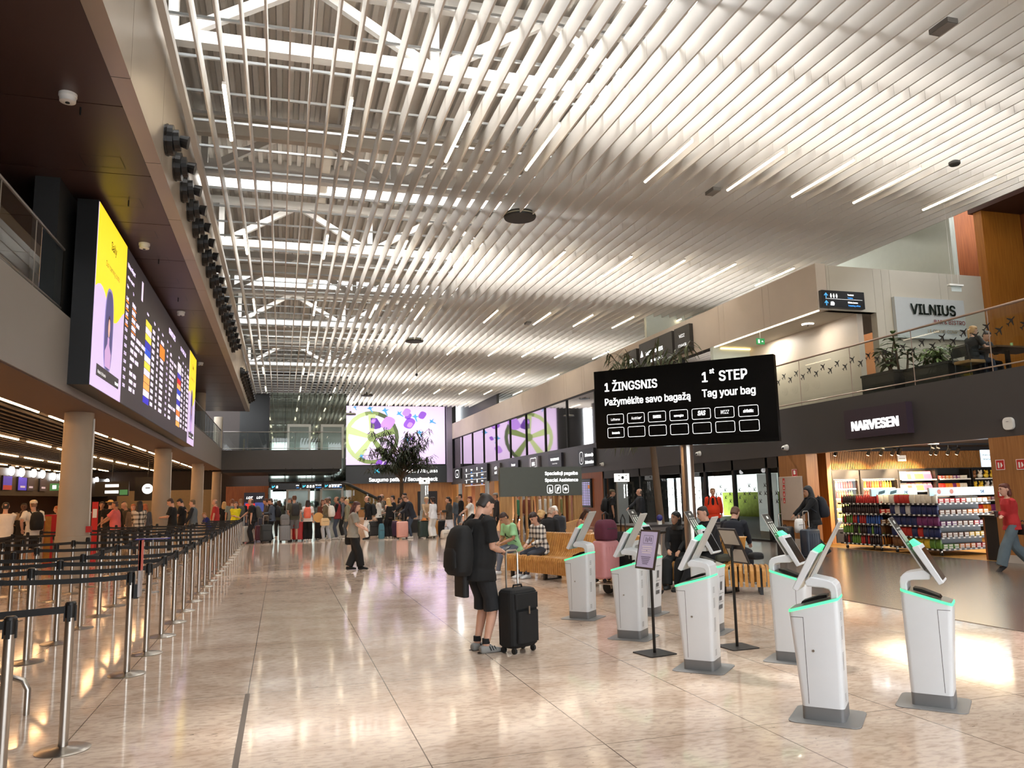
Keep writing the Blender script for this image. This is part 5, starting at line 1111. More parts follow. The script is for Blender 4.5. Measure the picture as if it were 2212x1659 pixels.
def shelf_row(kind, cols, x0, x1, y, z, n, rz, grp, lab, depth=1, dy=.1, ax='x', j=.006):
    for d in range(depth):
        for k in range(n):
            u = x0+(x1-x0)*(k+.5)/n; c = cols[(k*len(cols))//n] if rs.random() < .8 else rs.choice(cols)
            nm = CN.get(c, 'coloured'); L_ = '%s %s %s' % (nm, {'bottle':'bottle','can':'can','snack_bag':'snack bag','chocolate_box':'chocolate box','magazine':'magazine','plush_toy':'soft toy'}[kind], lab)
            loc = (u+rs.uniform(-j,j), y+d*dy, z) if ax == 'x' else (y+d*dy, u+rs.uniform(-j,j), z)
            for st_ in range(2 if kind == 'chocolate_box' else 1): put(kind, c, (loc[0],loc[1],loc[2]+st_*.056), rz+rs.uniform(-.06,.06), nm+' '+kind+'s '+grp, L_)
CN = {'c8322a':'red','e58a2c':'orange','f0c43a':'yellow','6f9a3c':'green','3a2420':'dark brown','2f57a0':'blue','e8ddc8':'cream','7d2f6a':'purple','b24a68':'pink','8a5a34':'brown','253060':'navy','d9d3cc':'white'}
# two glazed coolers
for ci, (x0,x1,lb) in enumerate(((16.35,17.25,'left'),(17.4,18.75,'right'))):
    t = thing('drinks_cooler','tall dark drinks cooler with lit shelves, the %s one of the two' % lb,'cooler',((x0+x1)/2,20.7,0.008)); o = t.location
    MB().box(x0,x1,20.92,20.97,0.01,2.2).build('back', M('cooler_back','d8c39a',.5,em=.12), t, off=o)
    c = MB(); c.box(x0-.05,x0,20.4,20.97,0.01,2.2); c.box(x1,x1+.05,20.4,20.97,0.01,2.2); c.box(x0,x1,20.4,20.97,1.93,2.2); c.box(x0,x1,20.4,20.97,0.01,.42); c.build('cabinet', SHELF, t, off=o)
    for k in range(5):
        z = .44+k*.3; MB().box(x0,x1,20.5,20.92,z-.02,z).build('shelf', SHELF, t, off=o); MB().box(x0+.02,x1-.02,20.485,20.5,z-.03,z+.005).build('price_strip', PRICE, t, off=o)
    MB().box(x0+.02,x1-.02,20.5,20.53,1.88,1.93).build('light_tube', glow('cooler_light','fff0c8',6), t, off=o)
    l = bpy.data.lights.new('cooler_light','AREA'); l.shape='RECTANGLE'; l.size=x1-x0-.1; l.size_y=1.4; l.energy=22; l.color=(1,.88,.62); lo = bpy.data.objects.new('cooler_light', l); COL.objects.link(lo); lo.location=((x0+x1)/2,20.44,1.2); lo.rotation_euler=(-PI/2,0,0); lo.rotation_euler=V((0,-1,0)).to_track_quat('Z','Y').to_euler()
    d = MB(); 
    for q in frame2(x0,x1,.44,1.92,.03): d.add([(a,20.41,b) for a,b in q]+[(a,20.39,b) for a,b in q],[(0,1,2,3),(7,6,5,4),(0,4,5,1),(2,6,7,3)])
    d.build('door_frame', M('cooler_frame','3a3532',.4), t, off=o); MB().quad((x0+.03,20.4,.47),(x1-.03,20.4,.47),(x1-.03,20.4,1.89),(x0+.03,20.4,1.89)).build('door_glass', GLASS, t, off=o)
    n = 9 if ci == 0 else 13
    for k, cols in enumerate((('f0c43a','e58a2c','c8322a'),('f0c43a','e8ddc8'),('e58a2c','f0c43a','6f9a3c'),('c8322a','e58a2c','6f9a3c'),('d9d3cc','b24a68','c8322a') if ci == 0 else ('c8322a','e58a2c','f0c43a'))):
        shelf_row('bottle',cols,x0+.04,x1-.04,20.62,.448+k*.3,n,0,'in the %s cooler' % lb,'on the lit shelves of the %s cooler' % lb)
# shelf bays right of the coolers
for bi, (x0,x1) in enumerate(((18.95,20.35),(20.45,21.75),(21.9,23.3))):
    lb = ('left','middle','right')[bi]
    t = thing('shelf_bay','dark wall shelf bay of the shop, %s of three' % lb,'shelf',((x0+x1)/2,20.7,.008)); o = t.location
    MB().box(x0-.04,x1+.04,20.9,20.97,.01,2.2).build('back', SHELF, t, off=o)
    for x in (x0-.04,x1): MB().box(x,x+.04,20.5,20.9,.01,2.2).build('side', SHELF, t, off=o)
    for k in range(4): z = .8+k*.36; MB().box(x0,x1,20.45,20.9,z-.025,z).build('shelf', SHELF, t, off=o); MB().box(x0+.02,x1-.02,20.435,20.45,z-.03,z+.01).build('price_strip', PRICE, t, off=o)
    for k in range(4):
        z = .8+k*.36
        if bi == 0 and k > 1: shelf_row('magazine',('e8ddc8','c8322a','f0c43a','b24a68'),x0+.05,x1-.05,20.6,z,8,0,'in the left bay','in the left shelf bay')
        elif bi == 2 and k > 1: shelf_row('plush_toy',('e8ddc8','f0c43a','8a5a34') if k == 3 else ('f0c43a','d9d3cc','e8ddc8'),x0+.05,x1-.05,20.65,z,5,0,'in the right bay','in the right shelf bay')
        else: shelf_row('chocolate_box' if k%2 else 'snack_bag',('c8322a','e58a2c','7d2f6a','e8ddc8'),x0+.05,x1-.05,20.6,z,8,0,'in the %s bay' % lb,'in the %s shelf bay' % lb)
# two wheeled gondolas with advert screens
def gondola(label, x0, x1, y0, y1, which, left, front):
    t = thing('gondola_shelf', label, 'shelf', ((x0+x1)/2,(y0+y1)/2,.008)); o = t.location
    MB().box((x0+.32),(x1-.05),(y0+.32),(y1-.05),.15,1.4).build('core', SHELF, t, off=o); MB().box(x0,x1,y0,y1,.13,.17).build('base_board', SHELF, t, off=o)
    for k in range(5):
        z = .17+k*.27; MB().box(x0,x1,y0,y0+.34,z-.015,z).box(x0,x0+.34,y0+.34,y1,z-.015,z).build('shelf', SHELF, t, off=o)
        p = MB(); p.box(x0+.02,x1-.02,y0-.012,y0,z-.035,z+.008); p.box(x0-.012,x0,y0+.02,y1-.02,z-.035,z+.008); p.build('price_rail', M('rail_dark','2a2827',.4), t, off=o)
        q = MB()
        for a in range(int((x1-x0)/.16)): q.box(x0+.05+a*.16,x0+.05+a*.16+.07,y0-.014,y0-.011,z-.03,z+.003)
        for a in range(int((y1-y0)/.16)): q.box(x0-.014,x0-.011,y0+.05+a*.16,y0+.05+a*.16+.07,z-.03,z+.003)
        q.build('price_tags', PRICE, t, off=o)
        kd, cols = left[k]; n = int((y1-y0-.1)/({'bottle':.085,'snack_bag':.17,'chocolate_box':.17}[kd])); shelf_row(kd,cols,y0+.06,y1-.04,x0+.09,z,n,-PI/2,'on the %s gondola side' % which,'on the side of the %s gondola' % which,2 if kd == 'bottle' else 1,.1,'y')
        kd, cols = front[k]; n = int((x1-x0-.1)/({'bottle':.085,'snack_bag':.17,'chocolate_box':.16}[kd])); shelf_row(kd,cols,x0+.1,x1-.04,y0+.1,z,n,0,'on the %s gondola front' % which,'on the front of the %s gondola' % which,2 if kd == 'chocolate_box' else 1,.13,'x')
    for x in (x0+.12,x1-.12):
        for y in (y0+.12,y1-.12): MB().cone((x-.015,y,.05),(x+.015,y,.05),.045,n=12).build('wheel', TYRE, t, off=o); MB().box(x-.02,x+.02,y-.02,y+.02,.06,.14).build('fork', CHROME, t, off=o)
    s = thing('shelf_screen','long pale blue advert screen above the %s gondola with %s price' % (which, '7€' if which == 'left' else '5€'),'screen',((x0+x1)/2,y0+.2,1.45)); so_ = s.location
    MB().box(x0-.05,x1+.3,y0+.14,y0+.2,1.43,1.63).build('casing', WP, s, off=so_); MB().box(x0-.04,x1+.29,y0+.13,y0+.14,1.44,1.62).build('display', glow('scr_blue','a8d0e0',.9), s, off=so_)
    txt('7€' if which == 'left' else '5€',(x1-.15,y0+.125,1.48),X3,Z3,.14,M('price_ink','4a2f7a',.5),s,'LEFT',.02,off=so_)
    for k in range(2): poly2([[(0,0),(.22,.05),(.24,.13),(.03,.09)]] if which == 'left' else [[(.06*math.cos(a)+.08,.06*math.sin(a)+.07) for a in [2*PI*i/14 for i in range(14)]]],(x0+.15+.38*k,y0+.125,1.46),X3,Z3,M('scr_shape_'+which,'33596b' if which == 'left' else 'c0705a',.5),'screen_picture',s,so_)
    MB().box((x0+x1)/2-.05,(x0+x1)/2+.05,y0+.2,y0+.36,1.3,1.5).build('bracket', SHELF, s, off=so_)
D = [('bottle',('3a2420','c8322a','2f57a0')),('bottle',('3a2420','6f9a3c')),('bottle',('253060','c8322a','6f9a3c')),('bottle',('3a2420','3a2420','c8322a')),('bottle',('c8322a','3a2420'))]
gondola('wheeled shop gondola with drinks on its side, left of two',15.1,16.25,17.2,18.75,'left',[('bottle',('3a2420','c8322a','6f9a3c','3a2420')),('bottle',('253060','3a2420','6f9a3c')),('bottle',('2f57a0','c8322a','6f9a3c')),('bottle',('3a2420','3a2420')),('bottle',('c8322a','3a2420'))],
    [('bottle',('e58a2c','c8322a')),('snack_bag',('8a5a34','e8ddc8')),('chocolate_box',('8a5a34','c8322a')),('chocolate_box',('c8322a','e8ddc8')),('snack_bag',('e8ddc8','6f9a3c'))])
gondola('wheeled shop gondola full of sweets, right of two',15.1,16.75,15.25,16.9,'right',[('snack_bag',('6f9a3c','f0c43a','8a5a34')),('snack_bag',('253060','c8322a')),('snack_bag',('7d2f6a','253060')),('snack_bag',('253060','d9d3cc')),('snack_bag',('e8ddc8','c8322a'))],
    [('chocolate_box',('6f9a3c','e58a2c','c8322a')),('chocolate_box',('8a5a34','f0c43a')),('chocolate_box',('7d2f6a','8a5a34','c8322a')),('chocolate_box',('8a5a34','e58a2c')),('chocolate_box',('c8322a','e8ddc8'))])
t = thing('shop_counter','dark slatted shop counter at the right side of the opening','counter',(15.75,13.95,.008)); o = t.location; m = MB()
for k in range(18): m.box(15.2+k*.06,15.2+k*.06+.03,14.05,14.1,.01,.95)
m.build('slats', WOODR, t, off=o); MB().box(15.2,16.3,13.7,14.05,.01,.95).build('body', SHELF, t, off=o); MB().box(15.15,16.35,13.65,14.15,.95,1.0).build('top', SHELF, t, off=o)
# ------------------------------------------------------------------ people: lofted limbs fused into one skin
def ring(c, u, v, a, b, n=16, e=2.3):
    R = []
    for i in range(n):
        t = 2*PI*i/n; ct, st = math.cos(t), math.sin(t); R.append(c+u*(a*math.copysign(abs(ct)**(2/e),ct))+v*(b*math.copysign(abs(st)**(2/e),st)))
    return R
def fuse(mb, voxel, sm=3):
    me = bpy.data.meshes.new('tmp'); me.from_pydata(mb.v, [], mb.f); o = bpy.data.objects.new('tmp', me); COL.objects.link(o)
    r = o.modifiers.new('r','REMESH'); r.mode = 'VOXEL'; r.voxel_size = voxel; r.use_smooth_shade = True
    if sm: s_ = o.modifiers.new('s','SMOOTH'); s_.factor = .5; s_.iterations = sm
    dg = bpy.context.evaluated_depsgraph_get(); m2 = bpy.data.meshes.new_from_object(o.evaluated_get(dg)); bpy.data.objects.remove(o); bpy.data.meshes.remove(me)
    m2.shade_smooth(); return m2
def ik(S_, T_, l1, l2, hint):
    S_, T_, hint = V(S_), V(T_), V(hint); d = T_-S_; L_ = min(d.length, (l1+l2)*.995); d.normalize(); T2 = S_+d*L_
    a = (l1*l1-l2*l2+L_*L_)/(2*L_); h = math.sqrt(max(l1*l1-a*a, 0)); p = hint-d*hint.dot(d); p.normalize(); return S_+d*a+p*h, T2
class Pose:
    """all joints of one figure; local frame: facing +Y, Z up, feet on z=0, 1.75 m tall"""
    def __init__(s, arms='stand', legs='stand', lean=0.0, bow=0.0, yaw=0.0, female=False, heavy=0.0, seat=.47):
        s.key = (arms, legs, lean, bow, yaw, female, heavy, seat); s.f = female; s.hv = heavy
        sit = legs.startswith('sit'); pz = seat+.11 if sit else .93; s.P = V((0,0,pz)); c, sn = math.cos(lean), math.sin(lean)
        s.sp = V((0,sn,c)); s.fwd = V((0,c,-sn)); s.N = s.P+s.sp*.54; sw = .165 if female else .185
        s.S = [s.P+s.sp*.485+X3*sw*k for k in (-1,1)]; cb, sb = math.cos(lean+bow), math.sin(lean+bow)
        hu = V((0,sb,cb)); hf = V((0,cb,-sb)); cy, sy = math.cos(yaw), math.sin(yaw); s.hu = hu; s.hf = hf*cy+X3*sy; s.hr = X3*cy-hf*sy
        s.Hb = s.N+s.sp*.03; s.H = s.N+(s.sp*.4+hu*.6)*.155+s.hf*.02
        s.hip = [s.P+V((.088*k,0,-.03)) for k in (-1,1)]; A = []
        L = {'stand':((-.1,.03,.08),(.1,.02,.08)),'wide':((-.15,.05,.08),(.14,-.02,.08)),'walk':((-.07,.34,.09),(.08,-.36,.16)),'stride':((-.06,.26,.085),(.06,-.30,.15)),'cross':((.03,-.1,.09),(-.02,.2,.08)),
             'sit':((-.11,.5,.08),(.11,.52,.08)),'sitx':((-.1,.62,.08),(.12,.5,.08)),'situp':((-.12,.55,.28),(.1,.5,.08))}[legs]
        s.ank = [V(q) for q in L]; s.knee = []
        for k in (0,1):
            kn, an = ik(s.hip[k], s.ank[k], .435, .415, (0.12*(2*k-1),1,.25 if sit else 0)); s.knee.append(kn); s.ank[k] = an
        Q = {'stand':((-.24,.06,.84),(.24,.06,.84)),'phone':((-.06,.30,1.14),(.07,.29,1.12)),'near_phone':((-.05,.27,1.09),(.06,.26,1.08)),'low_phone':((-.06,.34,1.05),(.06,.33,1.04)),'trolley':((-.17,.46,1.0),(.17,.46,1.0)),'straps':((-.14,.15,1.22),(.14,.15,1.22)),'fold':((.1,.2,1.15),(-.08,.23,1.1)),
             'hip':((-.24,.02,1.0),(.24,.04,.83)),'reach':((-.22,.05,.84),(.14,.48,1.0)),'walk':((-.24,-.14,.88),(.25,.2,.9)),'clasp':((-.04,.3,1.06),(.07,.31,1.02)),'rest':((-.1,.36,.68),(.1,.34,.69)),'table':((-.2,.42,.80),(.2,.4,.80)),'face':((-.2,.3,.7),(.05,.2,1.32)),
             'back':((-.24,-.2,.9),(.24,.06,.84)),'up':((-.24,.06,.84),(.12,.26,1.35))}[arms]
        s.W, s.E = [], []
        for k in (0,1):
            q = V(Q[k]); 
            if sit and arms not in ('rest','table'): q = q-V((0,0,.93-pz))
            e, w = ik(s.S[k], q, .285, .25, (.5*(2*k-1),-.5,-.7)); s.E.append(e); s.W.append(w)
    def torso(s, mb, infl=0.0, t0=-.12, t1=.54, ext=0.0):
        f = s.f; hv = s.hv
        T = [(-.12,.10,.085),(-.05,.165 if f else .155,.115),(.03,.172 if f else .16,.118),(.12,.145 if f else .152,.105),(.2,.126 if f else .148,.1),(.3,.145 if f else .162,.118 if f else .112),(.4,.158 if f else .178,.118 if f else .112),(.47,.15 if f else .17,.09),(.515,.1 if f else .115,.072),(.55,.058,.056)]
        R = []
        for t, a, b in T:
            if t < t0-1e-6 or t > t1+1e-6: continue
            g = hv*math.exp(-((t-.12)/.16)**2); k = 0 if t > .5 else 1
            R.append(ring(s.P+s.sp*t+s.fwd*(g*.5-.01), X3, s.fwd, a+infl*(1 if k else .6)+g*.6, b+infl*(1 if k else .6)+g, 18))
        mb.rings(R)
        if ext:
            mb.rings([ring(s.P+s.sp*t, X3, s.fwd, a+infl+s.hv*.3, b+infl+s.hv*.4, 18) for t,a,b in ((-.04,.168,.122),(-.06-ext*.5,.182,.136),(-.06-ext,.186,.14))])
    def limb(s, mb, pts, rad, infl=0.0): mb.tube(pts, [r+infl for r in rad], 12)
    def arm(s, mb, k, infl=0.0, upto=1.0, cuff=0.0):
        S_, E_, W_ = s.S[k], s.E[k], s.W[k]; q = .88 if s.f else 1.0
        pts = [S_-X3*(.03*(2*k-1)), S_, S_.lerp(E_,.5), E_, E_.lerp(W_,.35), W_]; rad = [.05*q,.056*q,.048*q,.039*q,.041*q,.027*q]
        if upto < 1.0:
            if upto <= .5: pts = pts[:2]+[S_.lerp(E_,upto), S_.lerp(E_,upto*1.6)]; rad = rad[:2]+[.05*q,.048*q+cuff]
            else: pts = pts[:3]+[S_.lerp(E_,.95)]; rad = rad[:3]+[.044*q+cuff]
        s.limb(mb, pts, rad, infl)
    def leg(s, mb, k, infl=0.0, upto=1.0, flare=0.0, hipr=.076):
        a, b, c = s.hip[k], s.knee[k], s.ank[k]
        pts = [a+Z3*.02, a.lerp(b,.35), a.lerp(b,.75), b, b.lerp(c,.3), b.lerp(c,.7), c]; rad = [hipr,.085,.066,.056,.057,.042,.036]
        if upto != 1.0: pts = [pts[0],pts[1],a.lerp(b,.75),a.lerp(b,upto) if upto < 1 else b.lerp(c,upto-1)]; rad = rad[:3]+[.068+flare]
        elif flare: rad = [r+flare*q for r,q in zip(rad,(0,0,.2,.5,.7,.9,1))]
        s.limb(mb, pts, rad, infl)
    def foot(s, mb, k, infl=0.0):
        c = s.ank[k]; d = V((.10*(2*k-1),1,0)).normalized() ; tilt = 0.0
        if c.z > .12: tilt = -.55
        u = V((d.y,-d.x,0)); dn = V((0,0,-1)); d = (d*math.cos(tilt)+Z3*math.sin(tilt)).normalized(); up_ = u.cross(d)
        up_ = up_ if up_.z > 0 else -up_; b = c-up_*.045
        R = []
        for t,w,h,lift in ((-.075,.026,.04,.0),(-.05,.036,.062,.0),(.03,.038,.06,.0),(.1,.046,.042,-.01),(.155,.044,.03,-.018),(.19,.026,.02,-.022)):
            R.append(ring(b+d*t+up_*(lift+.005), u, up_, w+infl, h*.62+infl*.8, 12, 2.6))
        mb.rings(R)
    def hand(s, mb, k, q=1.0):
        W_ = s.W[k]; d = (W_-s.E[k]).normalized(); inw = X3*(-(2*k-1)); inw = (inw-d*inw.dot(d)).normalized(); n_ = d.cross(inw).normalized()
        if n_.z > 0: n_ = -n_
        palm = W_+d*.05; mb.rings([ring(W_-d*.01,inw,n_,.023,.019,10),ring(W_+d*.03,inw,n_,.034,.017,10),ring(W_+d*.075,inw,n_,.04,.015,10),ring(W_+d*.088,inw,n_,.035,.011,10)])
        for j,(o_,l) in enumerate(((.029,.062),(.01,.072),(-.01,.068),(-.028,.052))):
            b = W_+d*.08+inw*o_; m_ = b+d*l*.5+n_*.012; mb.tube([b-d*.015, b, m_, m_+d*l*.32+n_*.024*q], [.0095,.0095,.009,.0075], 7)
        tb = W_+d*.025+inw*.028; mb.tube([tb-inw*.01, tb+inw*.018+d*.025+n_*.01, tb+inw*.022+d*.055+n_*.022], [.012,.0105,.0085], 7)
    def head(s, mb):
        H, u, f, r = s.H, s.hu, s.hf, s.hr
        mb.tube([s.N-s.sp*.06, s.Hb, H-u*.07-f*.015], [.064 if not s.f else .056,.055 if not s.f else .047,.053 if not s.f else .045], 12)
        R = []
        for t,a,b,o_ in ((-.118,.022,.028,.052),(-.105,.036,.05,.036),(-.075,.056,.074,.016),(-.035,.067,.088,.006),(.01,.073,.096,.0),(.05,.075,.098,-.004),(.085,.066,.086,-.008),(.11,.045,.06,-.01),(.122,.015,.02,-.01)): R.append(ring(H+u*t+f*o_, r, f, a, b, 18, 2.1))
        mb.rings(R)
        mb.tube([H+f*.098+u*.018, H+f*.112-u*.012, H+f*.118-u*.03, H+f*.1-u*.038], [.008,.011,.015,.01], 8)
        for k in (-1,1):
            mb.rings([ring(H+r*(.07*k)-f*.008+u*.0, f, u, .017,.032,10), ring(H+r*(.088*k)-f*.016+u*.004, f, u, .02,.034,10)])
        mb.rings([ring(H+f*.094-u*.062, r, u, .026,.012,10), ring(H+f*.101-u*.062, r, u, .018,.008,10)])
        mb.rings([ring(H+f*.086+u*.036, r, u, .05,.010,10), ring(H+f*.097+u*.035, r, u, .042,.007,10)])
PM = {}
def pose_mesh(p, what, fine):
    key = (p.key, what, fine)
    if key in PM: return PM[key]
    mb = MB(); vx = fine
    if what == 'body':
        p.torso(mb); [ (p.arm(mb,k), p.hand(mb,k), p.leg(mb,k), p.foot(mb,k)) for k in (0,1)]; p.head(mb); me = fuse(mb, min(vx,.0115), 2)
    elif what in ('tee','long','vest','jacket','tank','crop','boxy'):
        infl = {'boxy':.034,'tee':.02,'long':.018,'vest':.026,'jacket':.03,'tank':.012,'crop':.016}[what]
        p.torso(mb, infl, -.05 if what != 'crop' else .08, .515 if what != 'tank' else .47, {'jacket':.09,'boxy':.1,'tee':.05,'long':.05,'vest':.04}.get(what,0))
        if what in ('tee','crop','boxy'): [p.arm(mb,k,min(infl,.026)+.004,.5,.016) for k in (0,1)]
        if what in ('long','jacket'): [p.arm(mb,k,infl*.75,1.0) for k in (0,1)]
        if what in ('jacket','vest'): mb.tube([p.N-p.sp*.05,p.N+p.sp*.02],[.075,.068],14)
        me = fuse(mb, max(vx,.012), 3)
    elif what in ('trousers','shorts','wide','jeans','leggings'):
        infl = {'trousers':.016,'shorts':.02,'wide':.02,'jeans':.012,'leggings':.006}[what]; p.torso(mb, infl*.5, -.12, -.04)
        for k in (0,1): p.leg(mb,k,infl,.96 if what == 'shorts' else 1.0,{'wide':.045,'trousers':.012,'shorts':.016}.get(what,0))
        me = fuse(mb, max(vx,.012), 3)
    elif what == 'long_shorts':
        p.torso(mb,.01,-.12,-.04); [p.leg(mb,k,.022,1.08,.018) for k in (0,1)]; me = fuse(mb, max(vx,.012), 3)
    elif what in ('skirt','dress'):
        z1 = .25 if what == 'skirt' else .5; R = [ring(p.P+p.sp*.1, X3, p.fwd, .15,.115,20), ring(p.P, X3, p.fwd, .185,.135,20), ring(V((0,.0,.6)), X3, Y3, .21,.18,20), ring(V((0,.0,z1)), X3, Y3, .24,.22,20)]
        mb.rings(R); me = fuse(mb, max(vx,.013), 2)
    elif what.startswith('shoe'): p.foot(mb, int(what[-1]), .009); me = fuse(mb, .009, 2)
    elif what == 'face':
        H,u,f,r = p.H,p.hu,p.hf,p.hr
        for k in (-1,1): mb.ell(H+f*.091+u*.018+r*.031*k,(.011,.011,.007),8,6)
        mb.mat(1)
        for k in (-1,1): mb.tube([H+f*.1+u*.039+r*.016*k, H+f*.1+u*.044+r*.034*k, H+f*.088+u*.039+r*.05*k],[.004,.005,.003],6)
        mb.mat(2); mb.tube([H+f*.097-u*.062-r*.02, H+f*.104-u*.061, H+f*.097-u*.062+r*.02],[.003,.006,.003],6)
        me = bpy.data.meshes.new('face'); me.from_pydata(mb.v,[],mb.f); me.polygons.foreach_set('material_index', mb.mi); me.shade_smooth()
        for _ in range(3): me.materials.append(None)
    else:       # hair and hats
        H,u,f,r = p.H,p.hu,p.hf,p.hr
        def cap(infl, front, low, n=9):
            R = []
            for t,a,b,o_ in ((-.09,.046,.03,-.058),(-.06,.06,.043,-.05),(-.03,.068,.052,-.042),(0,.0735,.06,-.034),(.03,.0765,.07,-.025),(.055,.077,.084,-.013),(.08,.071,.086,-.008),(.105,.053,.07,-.009),(.122,.024,.03,-.01)):
                if t < low: continue
                R.append(ring(H+u*(t+infl*.4)+f*o_, r, f, a+infl, b+infl*(1 if t > front else .6), 18, 2.1))
            mb.rings(R)
        if what == 'short': cap(.008,.05,-.08)
        elif what == 'buzz': cap(.003,.06,-.07)
        elif what == 'balding': cap(.004,.4,-.05); mb.v = [tuple(V(q)-u*.035-f*.012) for q in mb.v]
        elif what == 'bun': cap(.01,.05,-.1); mb.ell(H-f*.1+u*.07,(.04,.04,.04),10,7)
        elif what in ('longhair','pony','bob','curly'):
            cap(.013 if what != 'curly' else .03,.046,-.1)
            b = H-f*.055
            if what == 'longhair': mb.rings([ring(b-u*.02,r,f,.082,.055,14),ring(b-u*.12-f*.01,r,f,.092,.055,14),ring(p.N-p.fwd*.075-p.sp*.09,r,p.fwd,.1,.045,14),ring(p.N-p.fwd*.1-p.sp*.2,r,p.fwd,.075,.03,14)]); [mb.tube([H+r*.072*k+u*.03+f*.01, H+r*.085*k-u*.07, p.N+X3*.09*k-p.sp*.06+p.fwd*.01],[.022,.028,.018],8) for k in (-1,1)]
            if what == 'bob': mb.rings([ring(b,r,f,.086,.06,14),ring(b-u*.1,r,f,.088,.058,14),ring(b-u*.15,r,f,.07,.04,14)])
            if what == 'curly': mb.rings([ring(b,r,f,.1,.075,14),ring(b-u*.09,r,f,.095,.07,14)])
            if what == 'pony': mb.tube([H-f*.09+u*.03,H-f*.14-u*.02,H-f*.12-u*.16,H-f*.1-u*.28],[.02,.03,.026,.01],9)
        elif what == 'hijab':
            mb.rings([ring(H+u*t+f*o_,r,f,a,b,18) for t,a,b,o_ in ((-.22,.15,.12,-.02),(-.14,.085,.09,-.01),(-.06,.083,.075,-.035),(0,.088,.078,-.036),(.06,.088,.1,-.012),(.105,.065,.078,-.01),(.135,.02,.025,-.01))])
        elif what == 'hood': mb.rings([ring(H+u*t+f*o_,r,f,a,b,18) for t,a,b,o_ in ((-.16,.11,.1,-.03),(-.06,.097,.085,-.045),(.02,.1,.09,-.04),(.08,.09,.108,-.014),(.13,.06,.07,-.02),(.15,.02,.02,-.02))])
        elif what in ('cap','capb'):
            cap(.014,.03,.02); sg = 1 if what == 'cap' else -1; mb.rings([ring(H+u*.05+f*.06*sg,r,f*sg,.07,.04,14),ring(H+u*.042+f*.12*sg,r,f*sg,.062,.05,14)]); 
        elif what == 'sunhat': cap(.016,.03,.03); mb.rings([ring(H+u*.05,r,f,.16,.17,22,2),ring(H+u*.066,r,f,.155,.165,22,2)])
        me = fuse(mb, .0085, 2)
    PM[key] = me; return me
SKIN = M('skin_light','d0a189',.55,var=.08,scale=14); SKIN2 = M('skin_tan','b98a6e',.55,var=.08,scale=14); SKIN3 = M('skin_dark','5b3b2a',.5,var=.08)
EYEM = M('eye_dark','1d1512',.2,var=0); LIP = M('lips','a55f58',.5,var=0)
def cloth(col): return col if not isinstance(col,str) else M('cloth_'+col, col, .88, var=.18, scale=7, bump=.12, bscale=26)
def hairm(col): return M('hair_'+col, col, .55, var=.25, scale=30, stretch=(1,1,.2))
def mesh_child(name, me, mats, parent):
    o = bpy.data.objects.new(name, me); COL.objects.link(o); o.parent = parent
    if not me.materials: me.materials.append(None)
    for i, m in enumerate(mats):
        o.material_slots[i].link = 'OBJECT'; o.material_slots[i].material = m
    return o
def person(label, loc, head, pose, h=1.75, skin=None, hair=('short','3a2a20'), top=('tee','333333'), bottom=('trousers','222222'), shoes='d8d4cc', hat=None, over=None, fine=.016, grp=None):
    t = thing('person', label, 'person', loc, math.atan2(head[1],head[0])-PI/2, grp); k = h/1.75; t.scale = (k,k,k); skin = skin or SKIN
    mesh_child('body', pose_mesh(pose,'body',fine), [skin], t)
    mesh_child('face', pose_mesh(pose,'face',fine), [EYEM, hairm(hair[1]) if hair else EYEM, LIP], t)
    if hair: mesh_child('hair' if hair[0] not in ('hijab','hood') else 'head_scarf', pose_mesh(pose,hair[0],fine), [hairm(hair[1])], t)
    if hat: mesh_child('hat', pose_mesh(pose,hat[0],fine), [cloth(hat[1])], t)
    if bottom: mesh_child({'skirt':'skirt','shorts':'shorts','long_shorts':'shorts','dress':'dress'}.get(bottom[0],'trousers'), pose_mesh(pose,bottom[0],fine), [cloth(bottom[1])], t)
    if top: mesh_child({'jacket':'jacket','vest':'vest'}.get(top[0],'shirt'), pose_mesh(pose,top[0],fine), [cloth(top[1])], t)
    if over: mesh_child('vest' if over[0] == 'vest' else 'jacket', pose_mesh(pose,over[0],fine), [cloth(over[1])], t)
    for q in (0,1): mesh_child('shoe', pose_mesh(pose,'shoe%d' % q,fine), [cloth(shoes)], t)
    return t
